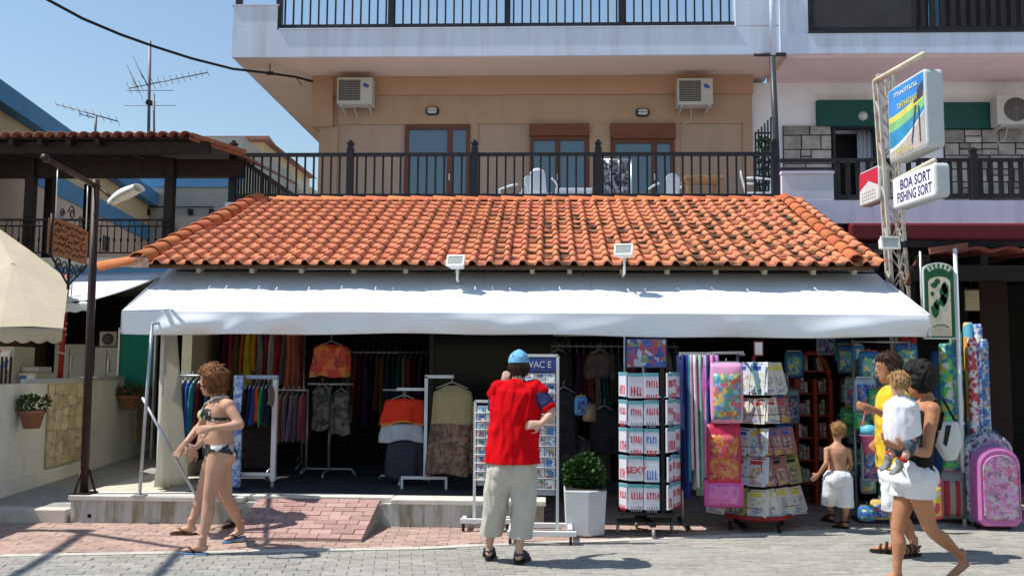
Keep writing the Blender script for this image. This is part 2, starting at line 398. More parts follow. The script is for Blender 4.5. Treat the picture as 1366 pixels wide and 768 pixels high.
# S-shaped clay tile
TW, NROW = .187, 14; TE = SL / NROW; TLEN = TE + .06
prof = [(0, .012), (.008, .003), (.03, .0), (.06, .0), (.085, .0), (.1, .004), (.106, .02), (.116, .040), (.132, .050), (.152, .050), (.168, .040), (.179, .022), (.187, .012)]
pan = [.8, 1, 1, 1, 1, .9, .3, 0, 0, 0, 0, .1, .4]
def tile_geo(mb, o, warp=0.):
    n = len(prof); vs = []
    for s, lift in ((0, .03), (TLEN, .0)):
        k = 1.0 if s == 0 else .94
        for x, z in prof: vs.append(o + V(1, 0, 0) * ((x - .09) * k + .09 + warp * s) + sd * s + sn * (z + lift))
    for x, z in prof: vs.append(o + V(1, 0, 0) * x + sd * .004 + sn * (z + .03 - .017))
    # nose bulge of the barrel
    mb.add(vs, [(i, i + 1, n + i + 1, n + i) for i in range(n - 1)] + [(2 * n + i, 2 * n + i + 1, i + 1, i) for i in range(n - 1)])
def set_pan(me):
    at = me.attributes.new('pan', 'FLOAT', 'POINT'); k = len(prof) * 3
    at.data.foreach_set('value', [pan[i % len(prof)] for i in range(len(me.vertices))])
ncol = int((eR.x + .1 - eL.x) / TW)
tb = MB(); tb.sm = True; tile_geo(tb, V(0, 0, 0)); tile_me = tb.mesh('roof_tile', m_tile); set_pan(tile_me)
rest = MB(); rest.sm = True; nt_ = 0
for j in range(NROW):
    for i in range(-1, ncol + 2):
        x = eL.x - .12 + i * TW; s = j * TE - .05
        if x + TW * .3 < xl(s) - .12 or x + TW * .6 > xr(s) + .06: continue
        jx, js, jh = random.uniform(-.006, .006), random.uniform(-.012, .012), random.uniform(0, .006)
        pos = RP(x + jx, s + js, jh)
        if nt_ < 290:
            o = obj('roof_tile', tile_me, roof, loc=pos); nt_ += 1
            o.rotation_euler.z = random.uniform(-.012, .012)
        else: tile_geo(rest, pos, random.uniform(-.02, .02))
o = rest.build('upper_roof_tiles', m_tile, roof, recalc=False); set_pan(o.data); tag(o, kind='stuff')
# cap tiles along the verges and the ridge: half-round, tapering, each overlapping the one below
m_cap = M('cap_tile', (.50, .15, .06), .8, .14, 20, .25, 100, rand=.2)
m_mortar = M('mortar', (.52, .33, .27), .9, .2, 14, .3)
def cap(a, b, r0=.105, r1=.085, up=None):
    a, b = Vector(a), Vector(b); t = (b - a).normalized(); u = Vector(up or sn); x = t.cross(u).normalized(); y = x.cross(t)
    q = MB(); q.sm = True; n = 8; vs = []
    for p, r in ((a, r0), (b, r1)):
        for rr in (r, r - .016):
            for k in range(n + 1):
                an = math.pi * k / n; vs.append(p + x * math.cos(an) * rr + y * math.sin(an) * rr * .9)
    w = n + 1
    q.add(vs, [(k, k + 1, 2 * w + k + 1, 2 * w + k) for k in range(n)] + [(k, w + k, w + k + 1, k + 1) for k in range(n)])
    return q.build('cap_tile', m_cap, roof)
def caps(a, b, n, h, **kw):
    for i in range(n):
        p, q = a + (b - a) * (i / n), a + (b - a) * ((i + 1.16) / n)
        cap(p + V(0, 0, h + .012), q + V(0, 0, h), **kw)
caps(RP(xl(0), -.02, .03), RP(xl(SL), SL, .03), 12, .0, r0=.125, r1=.10)
xv = lambda s: U(1142, 345, YE).x + (U(1046, 266, YR).x - U(1142, 345, YE).x) * s / SL
caps(RP(xv(0), 0, .055), RP(xv(SL), SL, .05), 11, .0, r0=.085, r1=.07)
caps(V(rL.x - .05, YR, zr + .0), V(rR.x + .05, YR, zr + .0), 24, .0, r0=.085, r1=.07, up=(0, 0, 1))
cap(RP(xl(0) - .42, -.1, -.03), RP(xl(0) + .0, .05, .03), .10, .08)
q = MB(); q.cbox(RP(xl(0) + .02, -.02, .03), .2, .05, .12); bevel(q.build('mortar_plug', m_mortar, roof), .02)
q = MB(); q.box(xl(0), xr(0), YE + .05, YE + .07, ze - .035, ze - .001); q.build('fascia', m_fascia, roof)
for i, px in enumerate((265, 336, 402, 472, 541, 610, 710, 760, 830, 890, 955, 1020, 1085, 1140)):
    x = U(px, 364, YE + .1).x; q = MB(); q.hexa([RP(x - .025, .06, -.115), RP(x + .025, .06, -.115), RP(x + .025, .9, -.115), RP(x - .025, .9, -.115), RP(x - .025, .06, -.052), RP(x + .025, .06, -.052), RP(x + .025, .9, -.052), RP(x - .025, .9, -.052)])
    q.build('rafter', m_raft, roof)
# walls, floor and ceiling of the sales room
WB = 13.2
q = MB(); q.box(SX0 - .12, SX0, 10.75, WB, 0, 2.72); q.build('side_wall', m_wallcream, shop)
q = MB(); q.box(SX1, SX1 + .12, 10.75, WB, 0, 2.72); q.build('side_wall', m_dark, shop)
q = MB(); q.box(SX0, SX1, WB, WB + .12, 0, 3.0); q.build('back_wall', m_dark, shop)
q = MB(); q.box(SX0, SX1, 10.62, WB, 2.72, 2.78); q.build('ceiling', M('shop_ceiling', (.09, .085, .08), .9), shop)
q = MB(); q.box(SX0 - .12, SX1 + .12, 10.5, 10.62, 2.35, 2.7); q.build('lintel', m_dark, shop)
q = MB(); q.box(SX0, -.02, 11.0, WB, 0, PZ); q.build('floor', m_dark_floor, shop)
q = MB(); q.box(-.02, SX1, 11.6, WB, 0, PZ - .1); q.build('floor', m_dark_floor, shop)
# display window in the middle of the front
wx0, wx1 = U(572, 560, 11.6).x, U(760, 560, 11.6).x
q = MB()
for a, b, c, d in ((wx0, wx0 + .06, PZ, 2.6), (wx1 - .06, wx1, PZ, 2.6), (wx0 + .06, wx1 - .06, 2.5, 2.6), (wx0 + .06, wx1 - .06, PZ, PZ + .35)): q.box(a, b, 11.55, 11.62, c, d)
wf = q.build('display_window', M('dark_frame', (.05, .04, .035), .5), shop)
q = MB(); q.box(wx0 + .06, wx1 - .06, 11.58, 11.59, PZ + .35, 2.5); q.build('pane', M('shop_glass', (.010, .013, .017), .15, .3, 2, spec=.12), wf)

# ------------------------------------------------------------------ awning
m_awn = M('awning_fabric', (.76, .80, .86), .6, .02, 2, .06, 25, stain=(.66, .66, .65), stain_amt=.35, stain_scale=1.4)
m_alu = M('aluminium', (.6, .61, .62), .4, .05, metal=.7)
awn = thing('awning', 'long white fabric awning with drooping valance across the shop front', 'awning', loc=(-.2, 9.9, 2.2))
aFL, aFR = U(163, 415, 9.3), U(1240, 420, 9.3); aBL, aBR = U(226, 362, 10.6), U(1164, 360, 10.6)
zb = (aBL.z + aBR.z) / 2 + .02
aBL.z = aBR.z = zb
def awf(u, v):
    a = aFL.lerp(aFR, u); b = aBL.lerp(aBR, u); p = a.lerp(b, v)
    p.z += -.03 * math.sin(math.pi * v) * (.6 + .4 * math.sin(u * 40)) + .004 * math.sin(u * 95) * math.sin(math.pi * v)
    return p
o = MB().grid(awf, 90, 10).build('canopy', m_awn, awn); solidify(o, .004)
random.seed(11)
bul = [(random.uniform(0, 1), random.uniform(.012, .04), random.uniform(.010, .028), random.uniform(-.5, .5)) for _ in range(30)]
def valf(u, v):
    a = aFL.lerp(aFR, u) + V(0, -.012, .008); h = .235 + .012 * math.sin(u * 9 + 1) + .006 * math.sin(u * 31)
    y = 0.
    for c, w, d, sk in bul: y += 1.7 * d * math.exp(-((u - c - sk * .05 * v) / w) ** 2) * (v ** 1.2) * math.sin(3.0 * v + sk * 3 + 1)
    y += .02 * math.sin(u * 15) * v + .006 * math.sin(u * 60 + v * 5) * v
    return a + V(0, -y + .024 * v, -h * v)
o = MB().grid(valf, 320, 16).build('valance', m_awn, awn); solidify(o, .004)
def sidev(u, v):
    a = aFL.lerp(aBL, u * .75) + V(-.006, 0, .004); return a + V(0, 0, -v * (.235))
o = MB().grid(sidev, 10, 4).build('side_valance', m_awn, awn); solidify(o, .004)
def sidev2(u, v):
    a = aFR.lerp(aBR, u * .75) + V(.006, 0, .004); return a + V(0, 0, -v * (.235))
o = MB().grid(sidev2, 10, 4).build('side_valance', m_awn, awn); solidify(o, .004)
q = MB(); q.tube([aFL + V(0.02, .02, -.02), aFR + V(-.02, .02, -.02)], .022, 8); q.build('front_bar', m_alu, awn)
q = MB(); q.tube([aBL + V(0, .02, .0), aBR + V(0, .02, 0)], .045, 10); q.build('roller', m_alu, awn)
for px in (250, 500, 760, 1010, 1180):
    a = U(px, 421, 9.33); a.z = aFL.z - .03; b = V(a.x + .05, 10.62, 2.5); c = (a + b) / 2 + V(.45, .0, .0)
    q = MB(); q.tube([a, c, b], .016, 6); q.build('folding_arm', m_alu, awn)
# seam of the awning
for us in (.022, .165, .31, .455, .60, .745, .89): q = MB(); q.tube([awf(us, t / 10) + V(0, 0, .003) for t in range(11)], .0028, 4); q.build('seam', M('seam_grey', (.6, .61, .64), .8), awn)
# posts
for i, (a, b) in enumerate((((205, 436), (186, 661)),)):
    q = MB(); pb = G(186, 661, PZ); pt = U(203, 432, pb.y - .02); q.tube([pb, pt], .017, 10)
    q.tube([pt, U(222, 428, pb.y + .35)], .014, 8)
    q.build('support_post', M('galvanised', (.45, .47, .5), .45, .1, metal=.6), awn)
    q = MB(); q.cbox(pb + V(0, 0, .005), .12, .12, .01); q.build('post_foot', MATS['galvanised'], awn)
    q = MB(); e = G(256, 662, PZ); q.tube([U(190, 530, pb.y), V(e.x, e.y + .1, PZ)], .015, 8); q.build('brace', MATS['galvanised'], awn)
# side curtain of pale canvas
m_curt = M('canvas_curtain', (.76, .74, .66), .85, .05, 3, transl=.4)
cu = thing('side_curtain', 'pale canvas curtain closing the left end of the awning', 'curtain', loc=(-4.1, 9.9, PZ))
ca, cb = G(196, 657, PZ), U(243, 640, 10.15)
cb.z = PZ; ca.y = 9.45
def cuf(u, v):
    t = u; a = ca.lerp(cb, t); top = U(212, 438, 9.4).lerp(U(232, 425, 10.0), t)
    p = a.lerp(top, v); wv = math.sin(u * 15 + v * 1.8) * .05 * (1 - .5 * v) + math.sin(u * 7 + 1) * .03
    p += V(wv, wv * .3, 0); p.z += .05 * (1 - v) * math.sin(u * 5 + 1)
    return p
o = MB().grid(cuf, 60, 14).build('curtain_cloth', m_curt, cu); solidify(o, .003)
# floodlights on the eave
m_white = M('white_paint', (.72, .72, .70), .45, .06, 8)
m_fglass = M_glass('lamp_glass', (.35, .36, .34), .15)
def floodlight(px, py, Y, pole_py, label, tilt=R(25), rz=0., sx=1.):
    c = U(px, py, Y); t = thing('floodlight', label, 'floodlight', 'white floodlights', loc=c)
    rot = Matrix.Rotation(rz, 3, 'Z') @ Matrix.Rotation(-tilt, 3, 'X')
    q = MB(); w, h, d = .205 * sx, .135 * sx, .07
    q.hexa([c + rot @ V(*p) for p in ((-w / 2, -d, -h / 2), (w / 2, -d, -h / 2), (w * .36, d * .6, -h * .34), (-w * .36, d * .6, -h * .34), (-w / 2, -d, h / 2), (w / 2, -d, h / 2), (w * .36, d * .6, h * .34), (-w * .36, d * .6, h * .34))])
    hs = q.build('housing', m_white, t); bevel(hs, .012)
    q = MB(); q.cbox(c + rot @ V(0, -d - .004, 0), w * .78, .008, h * .66, rot); q.build('glass', m_fglass, hs)
    q = MB()
    for a in ((-w / 2, w / 2, h / 2, h / 2 - .018), (-w / 2, w / 2, -h / 2 + .018, -h / 2)):
        q.cbox(c + rot @ V(0, -d - .006, (a[2] + a[3]) / 2), w, .014, .018, rot)
    for s in (-1, 1): q.cbox(c + rot @ V(s * (w / 2 - .01), -d - .005, 0), .02, .012, h - .04, rot)
    q.build('rim', m_white, hs)
    if pole_py:
        b = U(px + 1, pole_py, Y + .03); q = MB(); q.tube([c + V(0, .02, -.05), V(c.x, c.y + .02, b.z), V(c.x, c.y + .25, b.z - .02)], .014, 8)
        q.build('bracket', m_white, t)
    return t
floodlight(610, 352, 9.9, 373, 'white floodlight tilted down at the eave above the red-vested man', R(25), R(-12))
floodlight(833, 337, 9.86, 364, 'white floodlight standing higher on its pole before the darkest roof tiles', R(22), R(-14))
# ================================================================== apartment building behind and above the shop
m_beige = M('beige_render', (.40, .265, .175), .92, .04, 2.5, .12, 60, stain=(.27, .2, .14), stain_amt=.5, stain_scale=1.0, stretch=(1.6, 1.6, .5), world=True)
m_beige2 = M('beige_panel', (.39, .275, .20), .92, .06, 2.5, .12, 60, stain=(.28, .21, .15), stain_amt=.45, stain_scale=1.1, stretch=(1.8, 1.8, .5), world=True)
m_soffit = M('soffit_render', (.66, .51, .40), .92, .04, 1.2, .08, 40, stain=(.6, .5, .42), stain_amt=.3, stain_scale=.5)
m_whiter = M('white_render', (.62, .70, .85), .9, .04, 2, .12, 50, stain=(.42, .42, .42), stain_amt=.5, stain_scale=1.2, stain_lo=.48, stain_hi=.7, stretch=(2.6, 2.6, .35), world=True)
m_rail = M('black_brown_rail', (.022, .024, .03), .45, .2, 10)
m_brown = M('brown_frame', (.13, .05, .028), .5, .15, 15, stretch=(1, 1, .2))
m_pane = M_glass('door_glass', (.04, .085, .125), .1)
apt = thing('apartment_building', 'beige apartment block with brown balcony doors above the tiled roof', 'building', loc=(0, 18, 0))
YW = 16.3
def wx(px, py=150, Y=YW): return U(px, py, Y).x
def wz(py, px=700, Y=YW): return U(px, py, Y).z
zS = wz(103) + .0                                   # soffit level
zF = 3.95                                           # balcony floor
q = MB(); q.box(wx(428), wx(1003), YW, YW + 8, 0, zS); q.build('wall', m_beige2, apt)
# header band, beam, corner pilaster
q = MB(); q.box(wx(452), wx(1003) - .002, YW - .035, YW - .001, wz(166), wz(128)); q.build('header', m_beige, apt)
q = MB(); q.box(wx(420), wx(1003) + .01, YW - .09, YW - .001, wz(128), zS - .001); q.build('beam', M('tan_beam', (.41, .25, .155), .92, .04, 2.5, .1), apt)
q = MB(); q.box(wx(418), wx(446), YW - .13, YW + .3, wz(170), zS - .003); q.build('corner_beam_end', MATS['tan_beam'], apt)
q = MB(); q.box(wx(428) - .01, wx(452), YW - .05, YW + .3, zF, wz(170)); q.build('pilaster', m_beige, apt)
for a, b in ((628, 638), (786, 800), (800, 814), (898, 906), (990, 1003)):
    q = MB(); q.box(wx(a), wx(b), YW - .034, YW - .001, zF, wz(166) - .002); q.build('pier', m_beige, apt)
# doors
def door(x0, x1, ytop, split, boxtop=None):
    X0, X1 = wx(x0), wx(x1); zt = wz(ytop)
    q = MB(); y0, y1 = YW - .06, YW - .002; fw = .075
    zz = zt
    if boxtop: zz = wz(boxtop)
    q.box(X0, X0 + fw, y0, y1, zF, zz); q.box(X1 - fw, X1, y0, y1, zF, zz); q.box(X0 + fw, X1 - fw, y0, y1, zz - fw, zz); q.box(X0 + fw, X1 - fw, y0, y1, zF, zF + .16)
    xs = wx(split); q.box(xs - .05, xs + .05, y0 + .008, y1, zF + .16, zz - fw)
    d = q.build('balcony_door', m_brown, apt)
    if boxtop:
        q = MB(); q.box(X0 - .01, X1 + .01, y0 - .05, y1, zz + .001, zt); q.build('shutter_box', M('shutter_brown', (.16, .055, .032), .5, .1), d)
    for a, b in ((X0 + fw, xs - .05), (xs + .05, X1 - fw)):
        q = MB(); q.box(a, b, y0 + .035, y0 + .045, zF + .16, zz - fw); q.build('pane', m_pane, d)
        for zc in (zF + .65, zF + 1.05):
            pass
    q = MB(); q.box(xs - .012, xs + .012, y0 - .02, y0 + .006, zF + 1.0, zF + 1.12); q.build('handle', m_alu, d)
    # stone-pale threshold
door(541, 628, 168, 601)
door(707, 785, 167, 744, 183)
door(815, 899, 167, 872, 187)
# wall lamps
def wall_lamp(px, py):
    c = U(px, py, YW - .036); t = thing('wall_lamp', LAMPS.pop(0), 'wall lamp', 'bulkhead wall lamps', loc=c)
    q = MB(); prof_ = []
    for k in range(16):
        a = 2 * math.pi * k / 16; prof_.append(c + V(.125 * math.copysign(abs(math.cos(a)) ** .6, math.cos(a)), -.001, .075 * math.copysign(abs(math.sin(a)) ** .6, math.sin(a))))
    q.prism(prof_, (0, -.06, 0)); bevel(q.build('body', m_rail, t), .012)
    q = MB(); q.prism([c + (p - c) * .72 + V(0, -.061, 0) for p in prof_], (0, -.025, 0)); bevel(q.build('glass', M('lamp_frost', (.5, .48, .42), .4), t), .008)
    q = MB(); q.cbox(c + V(0, -.09, 0), .19, .008, .008); q.build('guard_bar', m_rail, t)
LAMPS = ['oval black bulkhead lamp above the balcony door without a shutter box', 'oval black bulkhead lamp above the brown door with a deep shutter box']
wall_lamp(577, 149); wall_lamp(857, 151)
# air conditioners
m_acw = M('ac_plastic', (.47, .455, .40), .5, .05, 5); m_acg = M('ac_grille', (.10, .095, .09), .6); m_acb = M('ac_badge', (.05, .09, .35), .4)
def aircon(px0, px1, py0, py1, label, Y=YW, round_fan=False, logo=True):
    a, b = U(px0, py1, Y - .42), U(px1, py0, Y - .42); cx = (a.x + b.x) / 2
    t = thing('air_conditioner', label, 'air conditioner', 'outdoor air conditioning units', loc=(cx, Y - .25, a.z))
    y0 = Y - .42; q = MB(); q.box(a.x, b.x, y0, y0 + .26, a.z, b.z); bevel(q.build('casing', m_acw, t), .015)
    w = b.x - a.x; h = b.z - a.z
    if not round_fan:
        gx0, gx1, gz0, gz1 = a.x + .03, a.x + w * .66, a.z + h * .13, b.z - h * .1
        q = MB(); q.box(gx0, gx1, y0 - .004, y0 + .002, gz0, gz1); gr = q.build('grille', m_acg, t)
        for k in range(9):
            z = gz0 + (k + .5) * (gz1 - gz0) / 9; q = MB(); q.box(gx0, gx1, y0 - .012, y0 - .005, z - .006, z + .004); q.build('louvre', M('ac_louvre', (.22, .2, .17), .6), gr)
        for k in range(1, 3):
            x = gx0 + k * (gx1 - gx0) / 3; q = MB(); q.box(x - .004, x + .004, y0 - .018, y0 - .0125, gz0, gz1); q.build('louvre', MATS['ac_louvre'], gr)
    else:
        cxx = a.x + w * .5; czz = (a.z + b.z) / 2; r = h * .4
        q = MB(); q.lathe((cxx, y0 - .004, czz), [(r, 0), (r, .006)], 28, (0, 1, 0)); gr = q.build('fan_grille', m_acg, t)
        for k in range(1, 6):
            rr = r * k / 5.5; q = MB(); q.tube([(cxx + rr * math.cos(i * math.pi / 12), y0 - .012, czz + rr * math.sin(i * math.pi / 12)) for i in range(25)], .004, 5, False); q.build('grille_ring', MATS.get('ac_louvre', m_acw), gr)
        for k in range(6):
            an = k * math.pi / 6; q = MB(); q.bar((cxx - r * math.cos(an), y0 - .017, czz - r * math.sin(an)), (cxx + r * math.cos(an), y0 - .017, czz + r * math.sin(an)), .006); q.build('grille_spoke', MATS['ac_louvre'], gr)
    if logo:
        q = MB(); lx, lz = b.x - w * .17, b.z - h * .3
        q.lathe((lx - .02, y0 - .003, lz), [(.038, 0), (.038, .004)], 14, (0, -1, 0)); q.lathe((lx + .02, y0 - .002, lz - .02), [(.03, 0), (.03, .004)], 14, (0, -1, 0)); q.build('badge', m_acb, t)
    for s in (.12, .88):
        x = a.x + w * s; q = MB(); q.bar((x, Y - .036, a.z - .02), (x, y0 - .02, a.z - .02), .03); q.bar((x, Y - .036, a.z - .035), (x, Y - .036, a.z - .10), .03); q.bar((x, Y - .05, a.z - .09), (x, y0 + .1, a.z - .035), .02)
        q.build('wall_bracket', m_acw, t)
    q = MB(); x = a.x + w * .4; q.tube([(x, y0 + .2, a.z + .02), (x + .05, Y - .06, a.z - .12), (x + .01, Y - .05, a.z - .2), (x - .12, Y - .045, a.z - .26)], .012, 6); q.build('hose', m_acw, t)
    return t
aircon(449, 497, 103, 139, 'beige air conditioning unit beside the building corner and the cable end')
aircon(904, 951, 104, 140, 'beige air conditioning unit above the wall right of the last brown door')

# upper balcony: slab, soffit, parapet with raised end blocks
YU = 15.1
xl_u, xr_u = U(309, 74, YU).x, U(1040, 71, YU).x
zu = zS
zc = U(680, 38, YU).z
q = MB(); q.box(xl_u + .03, xr_u + .1, YU + .05, 23.5, zu, zu + .2); q.build('balcony_slab', m_soffit, apt)
q = MB(); q.box(xl_u, xr_u + .25, YU, YU + .05, zu - .012, zc); q.build('balcony_front', m_whiter, apt)
q = MB(); q.box(xl_u, xl_u + .03, YU + .05, 23.5, zu - .012, zc + .35); q.build('balcony_front', m_whiter, apt)
q = MB(); q.box(U(372, 38, YU).x, U(980, 38, YU).x, YU - .02, YU + .12, zc + .001, zc + .022); q.build('coping', m_whiter, apt)
zt = U(340, 8, YU).z
q = MB(); q.box(xl_u + .001, U(370, 20, YU).x, YU + .003, YU + .18, zc + .001, zt); q.build('parapet_block', m_whiter, apt)
q = MB(); q.box(xl_u - .02, U(371, 20, YU).x + .01, YU - .015, YU + .2, zt + .001, zt + .02); q.build('coping', m_whiter, apt)
q = MB(); q.box(U(981, 20, YU).x, xr_u + .25, YU + .003, YU + .18, zc + .023, zc + 1.6); q.build('parapet_block', m_whiter, apt)

def railing(name, parent, x0, x1, Y, z0, z1, posts, spacing, pw=.05, mat=None, topover=0., bw=.028, ph=.16, end=True):
    """timber-look railing: rails, posts with caps, one mesh shared by all balusters"""
    mat = mat or m_rail
    q = MB(); q.box(x0, x1, Y - .03, Y + .03, z1 - .055, z1); r = q.build(name, mat, parent)
    q = MB(); q.box(x0, x1, Y - .025, Y + .025, z0, z0 + .06); q.build('bottom_rail', mat, r)
    b = MB(); h = z1 - .055 - z0 - .06; b.box(-bw / 2, bw / 2, -bw * .4, bw * .4, 0, h); bme = b.mesh('baluster', mat)
    n = int((x1 - x0) / spacing)
    for i in range(n):
        x = x0 + (i + .5) * (x1 - x0) / n
        if any(abs(x - p) < pw * .9 for p in posts): continue
        obj('baluster', bme, r, loc=(x, Y, z0 + .06))
    for p in posts:
        q = MB(); q.box(p - pw, p + pw, Y - .05, Y + .05, z0 - .14, z1 + ph * .4)
        q.box(p - pw * .75, p + pw * .75, Y - .037, Y + .037, z1 + ph * .4 + .001, z1 + ph * .65); q.box(p - pw * 1.05, p + pw * 1.05, Y - .05, Y + .05, z1 + ph * .65 + .001, z1 + ph * .8)
        q.box(p - pw * .5, p + pw * .5, Y - .025, Y + .025, z1 + ph * .8 + .001, z1 + ph)
        q.build('post', mat, r)
    return r
za, zb2 = U(700, 36, YU + .08).z, zc + .95
railing('upper_railing', apt, U(373, 20, YU).x, U(980, 20, YU).x, YU + .08, za, zb2, [U(p, 20, YU + .08).x for p in (373, 522, 677, 829)], .146)
# feet of the upper railing
for px in (447, 600, 750, 905):
    x = U(px, 36, YU + .08).x; q = MB(); q.box(x - .03, x + .03, YU + .05, YU + .1, zc + .022, za - .001); q.build('rail_foot', m_rail, apt)
q = MB(); x = U(318, 4, YU + .06).x; q.box(x - .05, x + .05, YU + .06, YU + .16, zt + .021, zt + .9); q.build('corner_post', m_rail, apt)

# lower balcony
YB = 13.7
zt1, zb1 = U(670, 204, YB).z, U(670, 264, YB).z
bx0, bx1 = U(310, 205, YB).x, U(1036, 208, YB).x
q = MB(); q.box(bx0 - .1, bx1 + .1, YB - .12, YW, zF - .22, zF); q.build('lower_balcony_slab', m_whiter, apt)
railing('lower_railing', apt, bx0, bx1, YB, zb1, zt1, [bx0 + .02, U(467, 230, YB).x, U(633, 230, YB).x, U(798, 230, YB).x, bx1 - .03], .135, ph=.2)
def side_rail(x, name='side_railing'):
    q = MB(); q.box(x - .03, x + .03, YB + .05, 17.9, zt1 - .055, zt1); r = q.build(name, m_rail, apt)
    q = MB(); q.box(x - .025, x + .025, YB + .05, 17.9, zb1, zb1 + .06); q.build('bottom_rail', m_rail, r)
    b = MB(); b.box(-.012, .012, -.014, .014, 0, zt1 - .055 - zb1 - .06); me = b.mesh('baluster', m_rail)
    for i in range(30): obj('baluster', me, r, loc=(x, YB + .12 + i * .138, zb1 + .06))
side_rail(bx0 + .02)
q = MB(); q.box(bx0 - .1, wx(428) + .01, YW + .001, 18.2, zF - .22, zF - .001); q.build('lower_balcony_slab', m_whiter, apt)
q = MB(); a = U(302, 275, 13.6); q.box(a.x - .02, a.x + .28, 13.58, 13.9, a.z - .5, a.z + .06); q.build('slab_end', m_whiter, apt)

# drain pipe and dark pole at the joint of the buildings
pp = thing('drain_pipe', 'white rain pipe turning dark below the upper balcony at the joint of both buildings', 'pipe', loc=(U(1031, 260, 14.9).x, 14.9, 3.9))
q = MB(); q.tube([U(1029, -60, 14.98), U(1031, 74, 14.98)], .045, 10); q.build('upper_pipe', m_whiter, pp)
q = MB(); q.tube([U(1030, 76, 14.98), U(1039, 270, 14.98)], .05, 10); q.build('lower_pipe', M('dark_pipe', (.05, .055, .065), .4), pp)
q = MB(); q.tube([U(1006, 73, 15.0), U(1048, 73, 15.0)], .035, 8); q.build('collar', MATS['dark_pipe'], pp)

# balcony furniture
m_plast = M('white_plastic', (.6, .62, .66), .4, .04)
def plastic_chair(loc, rz, label):
    t = thing('plastic_chair', label, 'chair', 'white plastic balcony chairs')
    q = MB(); q.cbox((0, 0, .42), .44, .42, .03); bevel(q.build('seat', m_plast, t), .012)
    def bk(u, v):
        a = (u - .5) * 1.15; return V(math.sin(a) * .26 * (1 - .12 * v), .19 + math.cos(a) * .03 + .08 * v - .02, .43 + v * (.40 - .07 * (2 * u - 1) ** 2))
    solidify(MB().grid(bk, 10, 8).build('backrest', m_plast, t), .015)
    for sx in (-1, 1):
        for sy in (-1, 1): q = MB(); q.tube([(sx * .19, sy * .17, .41), (sx * .235, sy * .215, 0)], [.022, .016], 6); q.build('leg', m_plast, t)
        q = MB(); q.tube([(sx * .235, -.17, .41), (sx * .25, -.18, .62), (sx * .25, .05, .65), (sx * .23, .21, .66)], .018, 6); q.build('armrest', m_plast, t)
    t.location = loc; t.rotation_euler.z = rz
    return t
plastic_chair((U(721, 250, 14.8).x, 14.7, zF), R(170), 'white plastic chair in front of the balcony door with narrow panes')
plastic_chair((U(690, 250, 15.2).x, 15.2, zF), R(230), 'white plastic chair mostly hidden behind the balcony railing posts')
plastic_chair((U(1008, 250, 14.8).x, 14.6, zF), R(80), 'white plastic chair at the right end of the beige balcony')
plastic_chair((U(890, 250, 14.9).x, 15.1, zF), R(200), 'white plastic chair beside the wooden balcony table')
def table(loc, w, d, mat, label, h=.72):
    t = thing('balcony_table', label, 'table', 'balcony tables'); q = MB(); q.cbox((0, 0, h), w, d, .04); bevel(q.build('table_top', mat, t), .01)
    for sx in (-1, 1):
        for sy in (-1, 1): q = MB(); q.box(sx * (w / 2 - .05) - .025, sx * (w / 2 - .05) + .025, sy * (d / 2 - .05) - .025, sy * (d / 2 - .05) + .025, 0, h - .021); q.build('leg', mat, t)
    t.location = loc; return t
table((U(936, 240, 14.9).x, 14.9, zF), .62, .6, M('table_wood', (.33, .18, .08), .6, .2, 10, stretch=(1, 6, 1)), 'small wooden table on the beige balcony')
table((U(765, 255, 14.8).x, 14.9, zF), .6, .6, m_plast, 'white plastic table between the two balcony doors', .52)
# floral towel over a chair back
tw = thing('floral_towel', 'floral towel hung over the inside of the balcony rail', 'towel', loc=(U(822, 235, 14.5).x, 14.5, zF))
def twf(u, v):
    a = U(805, 213, 14.5).lerp(U(838, 213, 14.5), u); return a + V(0, .03 * math.sin(u * 14) + .02, -v * (.55 + .04 * math.sin(u * 9)))
solidify(MB().grid(twf, 16, 8).build('towel_cloth', M_print('floral', [(.02, .02, .025), (.25, .26, .3), (.05, .04, .05), (.4, .4, .42), (.12, .10, .12)], 22), tw), .006)
q = MB(); q.tube([U(800, 213, 14.5), U(842, 213, 14.5)], .012, 6); q.tube([U(800, 213, 14.5), V(U(800, 213, 14.5).x, 14.5, zF)], .012, 6); q.tube([U(842, 213, 14.5), V(U(842, 213, 14.5).x, 14.5, zF)], .012, 6); q.build('stand', m_alu, tw)

# overhead cable, with its hook under the balcony
m_cable = M('black_cable', (.015, .015, .017), .6)
ocb = thing('overhead_cable', 'black overhead cable crossing the sky to the beige building corner', 'cable', loc=U(418, 108, 16.2))
cp = [U(20, -28, 12.0), U(60, -2, 12.3), U(110, 25, 12.8), U(160, 46, 13.3), U(205, 62, 13.8), U(255, 78, 14.3), U(310, 92, 14.9), U(360, 98, 15.5), U(395, 103, 15.9), U(417, 109, 16.15)]
q = MB(); q.tube([U(-150, -160, 10.8)] + cp, .022, 6); q.build('cable', m_cable, ocb)
q = MB(); a = U(360, 98, 15.5); q.tube([a, V(a.x, a.y, zS)], .01, 6); q.cbox(a, .12, .06, .05); q.tube([U(395, 103, 15.9), U(402, 114, 15.9)], .008, 5); q.build('hook', m_cable, ocb)
